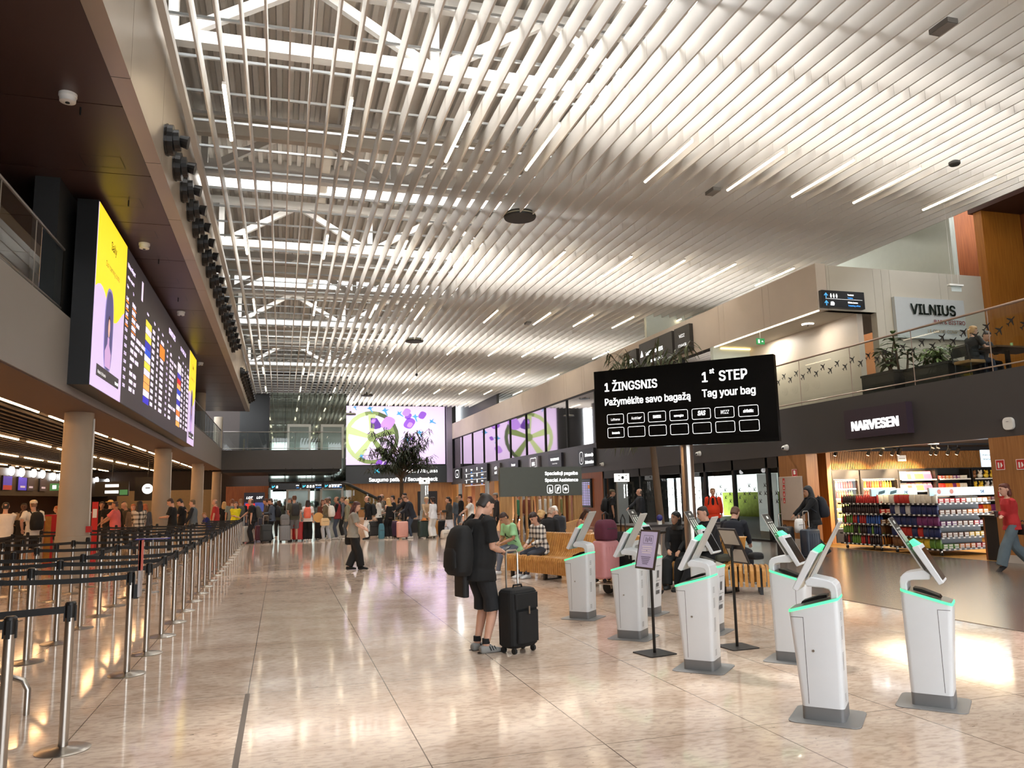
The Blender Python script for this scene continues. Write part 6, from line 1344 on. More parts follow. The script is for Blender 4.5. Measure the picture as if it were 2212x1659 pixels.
def backpack(label, per, pose, col, w=.31, d=.2, h=.47, low=0.0, straps=True):
    """worn on the back of a figure"""
    t = thing('backpack', label, 'backpack', per.location, per.rotation_euler.z); t.scale = per.scale; b = MB(); c = pose.P+pose.sp*(.27-low)-pose.fwd*(.135+d/2); R = []
    for q,s_,e in ((-.5,.72,.8),(-.42,.95,1),(-.1,1.02,1.08),(.25,.94,.9),(.42,.78,.65),(.5,.45,.35)): R.append(ring(c+pose.sp*(q*h)-pose.fwd*(e-1)*.04, X3, pose.fwd, w/2*s_, d/2*e, 16, 3))
    mt = M('pack_fabric_'+col, col, .8, var=.15, scale=8, bump=.2, bscale=40); b.rings(R); b.build('main_bag', mt, t, True)
    p = MB(); R = [ring(c+pose.sp*q-pose.fwd*(d/2*.75), X3, pose.fwd, w*.36*s_, .055*s_, 14, 3) for q,s_ in ((-h*.4,.7),(-h*.34,1),(-h*.05,1),(0.02,.7))]; p.rings(R); p.build('front_pocket', mt, t, True)
    lp = MB(); lp.tube([c+pose.sp*h*.47-X3*.03+pose.fwd*d*.2, c+pose.sp*(h*.47+.05)+pose.fwd*d*.2, c+pose.sp*h*.47+X3*.03+pose.fwd*d*.2],.009,6); lp.build('grab_loop', BLK, t)
    if straps:
        for k in (0,1):
            S_ = pose.S[k]; ins = X3*(-(2*k-1))*.075
            m = MB(); m.tube([c+pose.sp*h*.36+X3*(.08*(2*k-1))+pose.fwd*d*.4, S_+ins+pose.sp*.075-pose.fwd*.03, S_+ins+pose.sp*.045+pose.fwd*.095, S_+ins*.6-pose.sp*.16+pose.fwd*.14, pose.P+pose.sp*.16+X3*(.185*(2*k-1))-pose.fwd*.02], .017, 8); m.build('strap', mt, t)
    return t
# ------------------------------------------------------------------ the man in black in the foreground
FINE = .0095
p = Pose('near_phone','stand',.05,.6,0,False,.036); hero = person('person in black t-shirt and dark shorts looking down at a phone, large backpack', (2.12,8.6,0), (.95,.30), p, 1.74, SKIN, ('short','2a2320'), ('boxy','0b0b0c'), ('long_shorts','1b1c1f'), '8a8a88', fine=FINE)
backpack('large black backpack on the back of the man in black', hero, p, '0c0c0d', .38, .24, .54, .1)
t = thing('phone','phone held in both hands by the man in black','phone', hero.matrix_basis @ (p.W[0].lerp(p.W[1],.5)+V((0,.085,-.005))), hero.rotation_euler.z); MB().box(-.036,.036,-.07,.07,-.004,.004,MX.Rotation(.5,4,'X')).build('case', BLK, t); MB().box(-.033,.033,-.066,.066,.0041,.0046,MX.Rotation(.5,4,'X')).build('screen', SCR, t)
t = thing('crossbody_bag','flat black bag hanging behind the thigh of the man in black','bag', hero.matrix_basis @ V((-.05,-.19,.60)), hero.rotation_euler.z); m = MB(); m.rbox(-.11,.11,-.04,.04,0,.3,.03); m.build('pouch', M('bag_black','101011',.7,var=.1), t, bev=.01); MB().tube([(0,.0,.28),(.02,.05,.55)],.008,6).build('strap', BLK, t)
for k in (0,1):
    a = p.ank[k]; s_ = MB(); s_.rings([ring(V((a.x+.018*(2*k-1)*(t_+.05)/.2, a.y+t_, zz)), X3, Y3, w, .02, 12, 2.6) for t_,w,zz in ((-.085,.03,.012),)]+[ring(V((a.x+.1*(2*k-1)*t_, a.y+t_, .012)), X3, Z3, w, .014, 12, 3) for t_,w in ((-.06,.047),(.04,.048),(.12,.056),(.19,.04))][:0] or [ring(V((a.x+.1*(2*k-1)*t_, a.y+t_, .014)), X3, Z3, w, .016, 12, 3) for t_,w in ((-.09,.03),(-.05,.046),(.04,.048),(.12,.057),(.185,.046),(.205,.02))]); s_.build('shoe_sole', M('sole_white','dcdcd8',.5), hero)
    st = MB()
    for j in range(3):
        y = a.y+.035+.03*j; sd = (.055)*(1 if k else -1); 
        for sd in (-1,1): st.tube([(a.x+sd*.052+.1*(2*k-1)*.06,y,.03),(a.x+sd*.045+.1*(2*k-1)*.06,y-.02,.075)],.006,6)
    st.build('shoe_stripes', M('stripe_dark','26282a',.6), hero)
    sk = MB(); sk.tube([a+Z3*.02,a+Z3*.075],[.044,.043],14); sk.build('sock', M('sock_black','141414',.9), hero)
# ------------------------------------------------------------------ the walking woman
p = Pose('clasp','cross',.05,.28,.15,True); ww = person('person walking with long dark red hair, grey short sleeved top and black trousers', (1.68,19.35,0), (.97,-.25), p, 1.62, SKIN, ('longhair','4a2420'), ('tee','8c877c'), ('wide','0f0f10'), '121212', fine=.012)
bg = bag('large black shoulder bag of the walking woman', *(ww.matrix_basis @ V((-.27,-.06,.62))), ww.rotation_euler.z, .15, .36, .28, '0e0e0f', handle=False)
sh = p.S[0]-V((-.27,-.06,.62)); MB().tube([(0,-.12,.25),sh+V((.03,-.05,.0)),sh+V((.05,.0,.075)),sh+V((.03,.06,0)),(0,.12,.25)],.013,7).build('strap', BLK, bg)
t = thing('water_bottle','small clear bottle in the hands of the walking woman','bottle', ww.matrix_basis @ (p.W[0]+V((.03,.1,-.1))), 0); MB().lathe([(.03,0),(.032,.02),(.032,.14),(.014,.18)],n=12).build('bottle_body', M('clear_plastic','c9d0cc',.1,alpha=.5,var=0), t, True); MB().lathe([(.016,.18),(.016,.2)],n=12).build('cap', WP, t)
# ------------------------------------------------------------------ seated travellers
def seat_at(px, py, z, back=0): q = fl(px,py,z); return (q.x,q.y,0)
GRN_TOP = cloth('9fd6a0'); PLD = plaid('plaid_white','e6e2da','2b2a2c','8f8b88',9)
p = Pose('rest','sit',.3,.45,0,False); per = person('person seated in a light green t-shirt with a black strap, head bent down',(4.95,16.75,0),(-.9,-.25),p,1.72,SKIN2,('short','3a2620'),('tee',GRN_TOP),('jeans','6c7484'),'d5d5d8',fine=.013)
m = MB(); m.tube([p.S[1]+V((-.07,-.04,.06)),p.P+p.sp*.3+p.fwd*.15,p.P+p.sp*.12-X3*.18+p.fwd*.02],.02,flat=(.03,.01,(0,0,1))); m.build('shoulder_strap', BLK, per)
p = Pose('rest','sit',.22,.4,-.2,True); person('person seated in a black and white checked shirt with dark bobbed hair',(5.25,15.75,0),(-.93,-.35),p,1.7,SKIN,('bob','2a1712'),('long',PLD),('jeans','3c414c'),'c9ced2',fine=.012)
AT = lambda px,Y: (aY(px,1100,Y).x,Y,0)
p = Pose('rest','sit',.22,.25,0,False,.03); person('person seated from behind in a black jacket, bald with short grey hair',AT(1180,18.0),(.8,.5),p,1.75,SKIN,('buzz','a08a78'),('jacket','16171a'),('trousers','23252b'),'333333',fine=.013)
p = Pose('rest','sit',.1,.3,0,True); person('person with curly blond hair seated beyond the man in the black jacket',AT(1163,18.7),(.8,.5),p,1.62,SKIN,('curly','d8b27a'),('long','6a625c'),('trousers','33343a'),'444444',fine=.014)
p = Pose('rest','sit',.25,.4,-1.0,False); person('person with white hair and beard seated in a dark gilet reading',AT(1207,19.3),(-.15,1),p,1.78,SKIN,('short','e6e2da'),('long','555a63'),('trousers','343840'),'444444',over=('vest','24262c'),fine=.013)
p = Pose('phone','situp',.3,.3,0,True); person('person with long brown hair and white trousers seated on the rear bench',AT(1250,18.6),(.55,-.8),p,1.7,SKIN2,('longhair','3a2419'),('tank','b5786a'),('trousers','e8e2d6'),'dddddd',fine=.013)
q = fl(1448,1213,.468); p = Pose('rest','sit',.03,.05,.5,True); person('person in a black headscarf and black sports top seated on the right bench',(q.x+.32,q.y+.28,0),(-.65,-.72),p,1.66,SKIN2,('hijab','0e0e10'),('long','1c1d1f'),('wide','151617'),'222222',fine=.011)
q = fl(1530,1218,.468); p = Pose('rest','sitx',.15,.15,0,False,.04); person('person in a dark jacket with cropped hair seated in profile on the right bench',(q.x+.3,q.y+.35,0),(-.95,.1),p,1.8,SKIN,('buzz','2b2522'),('jacket','15161a'),('trousers','121316'),'1a1a1a',fine=.012)
q = fl(1592,1206,.468); p = Pose('reach','sit',.2,.45,0,False); person('person with red brown hair in a navy jacket seated bent forward on the right bench',(q.x+.4,q.y+.75,0),(.8,.55),p,1.76,SKIN,('short','5a3a28'),('jacket','191b24'),('trousers','20222a'),'222222',fine=.012)
q = fl(1640,1212,.468); bag('small black bag lying on the backless bench end', q.x+.1,q.y+.25,.475,.3,.26,.2,.12,'141414',handle=False)
q = fl(1573,1216,.475); bag('round olive bag lying on the right bench', q.x+.05,q.y+.3,.475,.2,.32,.22,.13,'3f4034',handle=False)
# ------------------------------------------------------------------ standing near the doors and the shop
p = Pose('stand','stride',.04,.05,0,False); per = person('person walking in camouflage cap and black shorts with a black backpack',(11.5,26.4,0),(.93,-.3),p,1.8,SKIN2,('buzz','3a2a20'),('tee','101011'),('shorts','111214'),'222222',hat=('cap','5d5440'),fine=.014); backpack('black backpack of the man in the camouflage cap',per,p,'121214',.32,.22,.5)
p = Pose('reach','stand',.0,.0,.2,False,.03); person('person in a dark suit with bald head standing by the entrance',(12.95,27.0,0),(-.85,.2),p,1.8,SKIN,('balding','6a5a4c'),('jacket','2b2d32'),('trousers','26282d'),'111111',fine=.014)
p = Pose('back','stand',.02,.0,-.3,False,.05); per = person('person in a bright orange jacket over a black t-shirt by the entrance doors',(13.6,22.9,0),(-.55,-.83),p,1.76,SKIN,('short','8a6a4c'),('jacket','e8401c'),('trousers','2c3140'),'222222',fine=.013)
m = MB(); m.rings([ring(p.P+p.sp*t_+p.fwd*.1,X3,p.fwd,w,.06,14,2.6) for t_,w in ((-.02,.06),(.2,.062),(.4,.05),(.5,.03))]); m.build('t_shirt_front', cloth('141416'), per, True); backpack('dark backpack of the person in the orange jacket',per,p,'1c1c1e',.3,.2,.45)
p = Pose('trolley','stride',.1,.15,0,False); per = person('person in a black hood with a backpack pushing two suitcases past the shop',(12.75,16.75,0),(-.95,.25),p,1.74,SKIN2,('hood','131315'),('jacket','121214'),('trousers','1a1b1e'),'222222',fine=.012); backpack('navy black backpack of the hooded traveller',per,p,'1b1e26',.34,.24,.52)
suitcase('tall dark suitcase left of the hooded traveller',11.75,16.55,.5,.46,.3,.72,'232325',True,.3)
suitcase('ribbed dark blue suitcase with steel corners in front of the hooded traveller',12.15,16.15,.2,.46,.28,.66,'2b3340',True,.42)
t = bag('white printed carrier bag held between the suitcases',12.1,16.45,.62,.3,.3,.12,.34,'e6e4e0')
p = Pose('fold','walk',.06,.05,0,True); per = person('person in a red jumper and wide jeans walking at the right edge with a cup',(13.75,12.1,0),(-.93,.3),p,1.7,SKIN,('bob','5d2c1c'),('long','b52c2c'),('wide','5d6a70'),'2a2625',fine=.011)
t = thing('paper_cup','dark paper cup in the hand of the woman in the red jumper','cup', per.matrix_basis @ (p.W[1]+V((0,.1,-.02))), 0); MB().lathe([(.03,0),(.04,.1)],n=14).build('cup_wall', M('cup_brown','3a2620',.6), t, True); MB().lathe([(.043,.1),(.04,.115)],n=14).build('lid', BLK, t)
bag('dark patterned shoulder bag of the woman in the red jumper', *(per.matrix_basis @ V((-.1,-.16,.72))), per.rotation_euler.z, .3, .13, .2, '3a2a24')
# on the terrace
p = Pose('table','sit',.1,.1,0,True); person('person with fair hair in a black top seated at the terrace table',(15.85,14.5,4.14),(1,-.1),p,1.68,SKIN,('pony','b58a5a'),('tee','18181a'),('jeans','3a4150'),'1a1a1a',fine=.013)
p = Pose('table','sitx',-.1,.1,0,False); person('person in white shirt and pale jeans with black trainers seated at the terrace right edge',(17.6,14.0,4.14),(-1,.1),p,1.8,SKIN,('short','6a4a30'),('tee','e4e4e0'),('jeans','a8b0b8'),'151515',fine=.013)
p = Pose('table','sit',.3,.3,0,False); person('person in dark clothes behind the terrace table',(16.7,15.05,4.14),(0,-1),p,1.7,SKIN,('short','2a2020'),('long','26282c'),('jeans','2b2e36'),'222222',fine=.014)
tag(MB().box(16.45,17.0,14.85,15.35,4.16,4.6).build('stool', M('stool_dark','2a2522',.6)), 'dark stool on the far side of the terrace table', 'stool')
# ------------------------------------------------------------------ the queue of travellers
PZ = {}
def pz(arms, legs='stand', lean=.02, bow=.06, yaw=0.0, f=False, hv=0.0):
    k = (arms,legs,lean,bow,yaw,f,hv)
    if k not in PZ: PZ[k] = Pose(*k)
    return PZ[k]
LEFT, RIGHT, AWAY, FRONT = (-1,.12), (1,-.1), (-.15,1), (.1,-1)
def man(label, px, py, head, arms='stand', legs='stand', lean=.02, bow=.06, f=False, h=None, skin=None, hair=('short','3a2c22'), top=('tee','333'), bottom=('trousers','222222'), shoes='cfcac2', hat=None, over=None, pack=None, hv=0.0, Y=None):
    q = fl(px,py) if Y is None else aY(px,1100,Y); p = pz(arms,legs,lean,bow,0.0,f,hv)
    t = person(label,(q.x,q.y,0),head,p,h or (1.66 if f else 1.77),skin,hair,top,bottom,shoes,hat,over,.017)
    if pack: backpack(pack[1]+' backpack worn by the '+label.replace('person','traveller',1)[:58].rsplit(' ',1)[0].rstrip(','),t,p,pack[0],straps=True)
    return t
man('person with bald head in a red t-shirt facing left', 466,1158,LEFT,hair=('balding','8a7a6a'),top=('tee','b23230'),bottom=('trousers','3a3a42'),hv=.05,Y=35)
man('person with long blond hair in a black top seen from behind',484,1160,AWAY,f=True,hair=('longhair','c9a56b'),top=('tee','151517'),Y=36.5)
man('person in a grey green t-shirt, reddish hair',501,1160,AWAY,hair=('short','7a4a30'),top=('tee','7d8a86'),bottom=('jeans','4a5568'),Y=36)
man('person in a bright yellow t-shirt by the end belt post',509,1165,FRONT,arms='fold',f=True,hair=('pony','5a4030'),top=('tee','e6d820'),bottom=('jeans','2b2f3a'),Y=33.6,hv=.03)
man('person in a dark shirt with a camouflage backpack',520,1160,AWAY,hair=('short','8a6a4c'),top=('tee','2a2a2e'),pack=('55564f','camouflage'),Y=35.2)
man('person in a black t-shirt leaning a hand on the end belt post',547,1168,LEFT,arms='reach',lean=.1,hair=('balding','4a3a2c'),top=('tee','111113'),bottom=('trousers','1d1e21'),shoes='1a1a1a',pack=('4b4b49','grey'),hv=.04,Y=33.1)
man('person in a patterned brown top holding a white bag',577,1166,LEFT,arms='phone',bow=.35,hair=('short','4a2f24'),top=('long','5c5148'),bottom=('trousers','1e1e20'),Y=34.6)
man('person in a blue grey jacket with black backpack and white shoes',588,1166,LEFT,arms='phone',bow=.4,hair=('short','4a3026'),top=('long','4d5664'),bottom=('wide','0f0f10'),shoes='e8e4dc',pack=('18181a','black'),Y=33.6)
man('person in a dark green top behind the blue grey jacket',603,1160,AWAY,hair=('bob','4a3428'),f=True,top=('long','3c4238'),Y=37)
man('person in an olive t-shirt and grey shorts with a dark backpack',636,1166,AWAY,hair=('short','5a3a28'),top=('tee','4c4d42'),bottom=('shorts','6f7074'),shoes='3a3532',pack=('27282a','dark'),h=1.86,Y=33.3)
man('person in a grey cap facing left',629,1160,LEFT,hair=('buzz','4a3a30'),hat=('cap','7a7a7c'),top=('tee','3a3c40'),Y=36)
man('person in a white t-shirt and black trousers with a coral backpack',665,1165,(.1,1),arms='hip',f=True,hair=('longhair','2a1712'),top=('tee','eceae6'),bottom=('wide','0d0d0e'),shoes='e0dcd4',pack=('e8745c','coral'),Y=33.4)
man('person with long brown hair in a rust brown cardigan facing us',697,1160,FRONT,arms='phone',f=True,hair=('longhair','5a3424'),top=('long','6b3c2c'),bottom=('trousers','222226'),Y=34.4)
man('person in a green brown jacket and pale jeans with a white backpack',707,1163,(-.7,.7),arms='reach',legs='wide',f=True,hair=('bun','6a4a34'),top=('long','6a5e46'),bottom=('trousers','b9bec6'),shoes='d8d4cc',pack=('e9e5dc','white'),h=1.72,Y=33.2)
man('person in black seen beside the grey capped traveller',712,1160,LEFT,hair=('short','4a2a22'),top=('tee','141416'),hat=('cap','8b8c90'),Y=36.6)
man('person in a maroon gilet with black sleeves facing left',729,1160,LEFT,arms='phone',hair=('balding','3a2018'),skin=SKIN2,top=('long','121214'),over=('vest','8a2a2c'),bottom=('jeans','4a5260'),Y=34)
man('person in a dark gilet with grey sleeves facing left',742,1160,LEFT,hair=('short','7a5a40'),top=('long','6b7078'),over=('vest','1e1f24'),Y=35.6)
man('person with short blond hair in a khaki jacket',751,1160,LEFT,f=True,hair=('short','c9a876'),top=('jacket','8a866c'),bottom=('jeans','4a4e52'),Y=33.4)
man('person in a black jacket and white trousers with a black backpack',795,1163,LEFT,hair=('balding','5a4a3c'),top=('jacket','121214'),bottom=('trousers','efeeea'),shoes='1c1c1c',pack=('17181a','black'),h=1.76,Y=33.0)
man('person with black hair in a white shirt, arms folded',818,1160,RIGHT,arms='fold',skin=SKIN3,hair=('short','0e0c0b'),top=('long','e9e6e0'),bottom=('trousers','141416'),Y=34.2)
man('person with bald head standing behind the white shirt',826,1160,LEFT,hair=('balding','7a6a5c'),top=('tee','7d7468'),h=1.84,Y=36)
man('person with long blond hair in black kneeling one heel up',840,1163,(-.5,.8),arms='fold',f=True,hair=('longhair','d0a668'),top=('tank','111113'),bottom=('wide','0f0f11'),shoes='cfc8b8',Y=33.2)
man('person with dark hair behind the blond traveller in black',850,1160,LEFT,hair=('short','1c1512'),top=('long','2a2c30'),Y=35)
man('person in a brown top at the back of the queue',862,1160,RIGHT,hair=('bob','3a2a20'),f=True,top=('long','5f5346'),Y=35.8)
man('person in a dark jacket with glasses taller than those around',876,1160,LEFT,arms='trolley',hair=('short','1a1512'),top=('jacket','202227'),h=1.86,Y=34.2)
man('person in a navy jacket and blue jeans bending towards a pink suitcase',890,1161,LEFT,arms='trolley',lean=.3,bow=.3,hair=('short','6a4830'),top=('jacket','20242e'),bottom=('jeans','3e4a5c'),h=1.8,Y=32.4)
man('person with grey blond hair in a beige cardigan facing us',921,1159,FRONT,arms='trolley',f=True,hair=('curly','cbb592'),top=('long','b99a78'),bottom=('trousers','8a7a6a'),Y=32.8)
man('person all in white with dark curly hair beside a green suitcase',936,1159,(-.6,.75),arms='reach',f=True,hair=('curly','2a1c16'),top=('long','e8e9ee'),bottom=('wide','ecebe8'),shoes='8a8478',Y=31.9)
man('person in a dark jacket and long white skirt with a ponytail',970,1157,LEFT,arms='phone',f=True,hair=('pony','1e1512'),top=('jacket','3a3732'),bottom=('skirt','dcdde6'),shoes='e4ded4',Y=31.6)
man('person with fair hair in denim at the far right of the queue',988,1148,AWAY,f=True,hair=('longhair','a8865c'),top=('long','5a6672'),bottom=('jeans','566274'),Y=38)
man('person in a black top with a black bag near the far posts',996,1148,LEFT,hair=('short','15110f'),top=('long','141416'),bottom=('jeans','46525e'),Y=36)
man('person with red brown hair in a white top and pink scarf',1017,1155,LEFT,arms='trolley',f=True,hair=('bob','6a2c20'),top=('tee','ecebe7'),bottom=('jeans','a9adb2'),Y=30.4)
man('person in a cream jacket with a dark backpack',1043,1150,AWAY,hair=('curly','1e1714'),top=('jacket','e4dac6'),bottom=('trousers','3a3a3c'),pack=('26272b','dark'),Y=31)
man('person in a grey knitted hat near the booth',1073,1150,LEFT,hair=('short','5a4a40'),hat=('cap','8c8a86'),top=('jacket','2b2b2e'),Y=28)
for k,(px,lb,tc,hc,Y) in enumerate(((1118,'green jacket','3f7a5a','3a2c22',30.5),(1142,'rust top','7a4030','5a3a28',31.5),(1168,'white shirt and black hair','e8e6e2','151210',30),(1186,'pale hooded top','dcd6ca','6a5040',32),(1212,'olive top','7c7a4c','8a6a4c',31))):
    man('person in a %s seen through the booth slats' % lb,px,1150,(LEFT,AWAY)[k%2],top=('long',tc),hair=('short',hc),Y=Y)
# travellers waiting on the check-in side
man('person in a white t-shirt at the left edge seen from behind',12,1150,(-.2,1),arms='fold',hair=('buzz','2a2420'),top=('tee','e8e2d8'),bottom=('trousers','17181a'),hv=.06,h=1.8,Y=24)
man('person with dark skin facing the white t-shirt at the left',52,1150,FRONT,skin=SKIN3,hair=('buzz','15100e'),top=('tee','8a7a66'),Y=27.5)
man('person of small height in black between the two at the left',50,1150,AWAY,hair=('bob','3a2620'),f=True,top=('long','131315'),h=1.55,Y=25.5)
man('person in a white top and pale cap turned backwards with a black backpack',73,1150,(-.6,.8),arms='hip',hair=('buzz','7a5a40'),hat=('cap','e2d8c2'),top=('tee','e9e6de'),pack=('131315','black'),bottom=('shorts','2a2a2e'),h=1.84,Y=24.5)
man('person with red blond hair half hidden by the nearest column',126,1150,LEFT,f=True,hair=('bob','a8643a'),top=('long','c8b8a4'),Y=30)
man('person in a black shirt facing left, right of the nearest column',220,1150,FRONT,hair=('short','2a1e18'),skin=SKIN2,top=('tee','121214'),Y=32)
man('person in black seen from behind wearing a straw sun hat',238,1150,AWAY,hair=('short','4a3a30'),hat=('sunhat','d9b878'),top=('tee','101012'),h=1.82,Y=30.5)
man('person in a salmon pink t-shirt facing left',251,1150,LEFT,arms='trolley',hair=('buzz','3a2a24'),skin=SKIN2,top=('tee','e0706e'),hv=.04,Y=29)
man('person in a black suit with white collar behind the pink t-shirt',267,1150,FRONT,hair=('short','15110f'),top=('jacket','0e0e10'),Y=35)
man('person with thin fair hair bending forward',281,1150,(-.7,-.5),lean=.3,hair=('balding','c9b48a'),top=('long','3a3630'),Y=33)
man('person with ginger hair facing us beside the checked shirt',288,1150,FRONT,f=True,hair=('bob','a8623a'),top=('long','6a5a50'),Y=31.8)
man('person with dark hair in a black and white checked shirt, back to us',301,1150,AWAY,arms='trolley',f=True,hair=('longhair','17100e'),top=('long',plaid('plaid_grey','c9c0b2','26241f','7d766c',7)),bottom=('jeans','33363e'),h=1.76,Y=27.5)
man('person with red hair standing right of the checked shirt',313,1150,AWAY,f=True,hair=('longhair','a85c30'),top=('long','4a4a4e'),Y=30)
man('person in a black t-shirt reading a paper, right of the second column',373,1150,LEFT,arms='phone',bow=.45,hair=('short','3a2820'),top=('tee','141311'),h=1.84,Y=29)
man('person in a black t-shirt with a grey shoulder bag, head down',394,1150,LEFT,arms='phone',bow=.6,hair=('short','17120f'),top=('tee','121213'),h=1.84,Y=31)
man('person in a grey gilet with dark sleeves drinking',418,1150,LEFT,arms='face',hair=('short','6a5840'),top=('long','222428'),over=('vest','5d6468'),Y=30.5)
man('person of child size in a blue top leaning on a trolley',452,1150,(-1,-.3),arms='trolley',lean=.3,bow=.2,hair=('short','a8784c'),top=('tee','232a6e'),bottom=('shorts','3a3a44'),h=1.3,Y=33.2)
# luggage standing in the queue
for (lb,px,Y,w,d,h,c,hd,hz,rz) in (('pale grey hard suitcase beside the person leaning on the belt post',534,33.3,.4,.26,.62,'b9b5ac',1,.4,.4),('dark grey soft suitcase in front of the blue grey jacket',576,33.3,.46,.3,.66,'3c3f40',0,.35,.2),('burgundy patterned suitcase behind the dark grey one',563,34.3,.4,.26,.6,'5a2434',1,.3,0),
    ('grey hard suitcase carrying a backpack left of the grey shorts',616,33.2,.44,.28,.6,'7a7a7c',1,.3,.1),('bright red hard suitcase right of the grey shorts',645,33.7,.46,.28,.72,'cf2a28',1,.35,-.1),('black soft suitcase behind the pale jeans',692,34.0,.42,.28,.68,'1b1b1d',0,.3,0),
    ('dark grey wide suitcase right of the white trousers',810,34.4,.6,.3,.62,'3d3b3a',0,.3,0),('purple slim suitcase by the blond traveller in black',850,33.6,.34,.24,.64,'4a2c44',1,.4,.3),('yellow brown suitcase behind the pink one',858,34.2,.4,.26,.66,'c08a3c',1,.3,0),
    ('pink hard suitcase in the middle of the queue',869,32.3,.46,.28,.64,'dca092',1,.42,.05),('dark green hard suitcase beside the traveller in white',914,32.0,.44,.28,.66,'22342e',1,.42,.1),('amber hard suitcase behind the traveller in white',948,33.6,.42,.26,.6,'b98242',1,.3,0),
    ('black suitcase left of the long white skirt',957,32.2,.4,.26,.64,'141416',0,.38,.2),('brown hard suitcase held by the traveller in the white top',1003,29.4,.42,.28,.62,'8a6f5e',1,.4,.3)):
    q = aY(px,1100,Y); suitcase(lb,q.x,q.y,rz,w,d,h,c,bool(hd),hz)
q = aY(616,1100,33.2); bag('grey backpack lying on top of the grey suitcase',q.x,q.y,.665,.1,.36,.24,.44,'77787a')
q = aY(824,1100,33.0); bag('colourful blue and red printed bag standing before the white shirt',q.x,q.y,0,.2,.24,.2,.62,'4a7a8a',handle=False)
q = aY(963,1100,31.2); bag('white cloth bag on the floor by the white skirt',q.x,q.y,0,.2,.42,.26,.36,'d8cfc2')
q = aY(702,1100,32.6); bag('pale straw bag with a round tan hat hanging in front of the pale jeans',q.x,q.y,.62,.3,.36,.16,.3,'d8b88a')
q = aY(688,1100,32.7); t = thing('straw_hat','round tan straw hat held beside the pale straw bag','hat',(q.x,q.y,.95)); MB().cone((0,-.02,0),(0,0,0),.2,n=24).build('brim', M('straw','c99a5c',.8,var=.2,scale=40), t); MB().cone((0,0,0),(0,.11,0),.1,.08,n=18).build('crown', M('straw'), t)
q = aY(916,1100,31.95); t = thing('straw_hat','orange straw hat lying on the dark green suitcase','hat',(q.x,q.y,.725)); MB().lathe([(.17,0),(.17,.008)],n=22).build('brim', M('straw_orange','d08a4c',.8), t); MB().lathe([(.09,.008),(.085,.08),(.05,.1)],n=18).build('crown', M('straw_orange'), t, True)
# ------------------------------------------------------------------ totems, airline kiosks, far signs, escalator, check-in desks
def totem(label, p, h=2.5, mt=M('totem_grey','8f9493',.4)):
    t = thing('flag_totem', label, 'sign', p); MB().box(-.22,.22,-.08,.08,0,h-.34).build('column', mt, t); MB().box(-.3,.3,-.09,.09,h-.34,h).build('header', glow('totem_white','f4f4f0',.95), t)
    k = M('flag_black','1a1a1a',.5,var=0); c = (0,-.095,h-.17); cir = lambda a0,a1: [(.062*math.cos(a0+(a1-a0)*i/12),.062*math.sin(a0+(a1-a0)*i/12)) for i in range(13)]
    poly2([cir(0,PI)],c,X3,Z3,k,'emblem',t); poly2([cir(PI,2*PI)],c,X3,Z3,M('flag_grey','55585c',.5,var=0),'emblem',t)
    for sx in (-1,1):
        for sz in (-1,1): poly2([[(sx*.16-.04,sz*.09-.02+j*.018),(sx*.16+.04,sz*.09-.02+j*.018+.0),(sx*.16+.04,sz*.09-.01+j*.018),(sx*.16-.04,sz*.09-.01+j*.018)] for j in range(3)],c,X3,Z3,k,'emblem',t)
    for j,s_ in enumerate(('Saugumo patikra','Security check')): txt(s_,(.04+.12*j,-.085,h-.45),-Z3,X3,.1,WHITE_L,t,'LEFT',.01)
totem('grey totem with a white flag header in front of the security sign',V((7.95,45,0)),2.75)
totem('grey totem with a white flag header before the entrance doors',V((13.5,29.8,0)),2.45)
for k,(px,lb) in enumerate(((538,'left'),(560,'right'))):
    q = aY(px,1100,50); t = thing('airline_kiosk','tall dark airline kiosk reading LOT with blue screen, the %s one' % lb,'kiosk',(q.x,q.y,0)); MB().box(-.3,.3,-.2,.2,0,2.15).build('case', M('lot_navy','20243a',.4), t)
    txt('LOT',(0,-.206,1.78),X3,Z3,.26,WHITE_L,t,'CENTER',.03,shear=.25); MB().box(-.26,.26,-.21,-.2,1.0,1.55).build('screen', glow('lot_screen','5aa6c8' if k else '3a4a8a',.8), t)
    if k == 0: MB().box(-.2,.34,-.24,-.21,1.0,1.5).build('red_panel', glow('lot_red','d8322c',.8), t)
for x0,x1,n,a,b in ((-.65,1.15,1,'Liftai','Lifts'),(1.25,2.55,3,'Visi vartai','All gates'),(2.65,3.85,4,'Saugumo patikra','Security check')):
    t = thing('hanging_sign','black hanging sign under the footbridge reading %s' % b,'sign',((x0+x1)/2,52.5,2.35)); o = t.location; MB().box(x0,x1,52.44,52.56,2.32,2.72).build('casing', SIGNB, t, off=o)
    poly2([[(.0,0),(.0,.16),(.05,.16),(.05,.08),(.16,.18),(.2,.13),(.1,.04)]],(x0+.08,52.435,2.42),X3,Z3,CYAN_L,'arrow',t,o)
    for j in range(n): poly2([[(0,0),(.13,0),(.13,.16),(.03,.16)]],(x0+.32+.18*j,52.435,2.42),X3,Z3,WHITE_L,'pictogram',t,o)
    txt(a,(x1-.05,52.435,2.55),X3,Z3,.12,WHITE_L,t,'RIGHT',.01,off=o); txt(b,(x1-.05,52.435,2.4),X3,Z3,.12,BLUE_L,t,'RIGHT',.01,off=o); MB().cone(((x0+x1)/2,52.5,2.72),((x0+x1)/2,52.5,3.7),.02,n=6).build('hanger', BLK, t, off=o)
t = thing('escalator','escalator with glass sides rising behind the queue','escalator',(5.2,47,0)); o = t.location
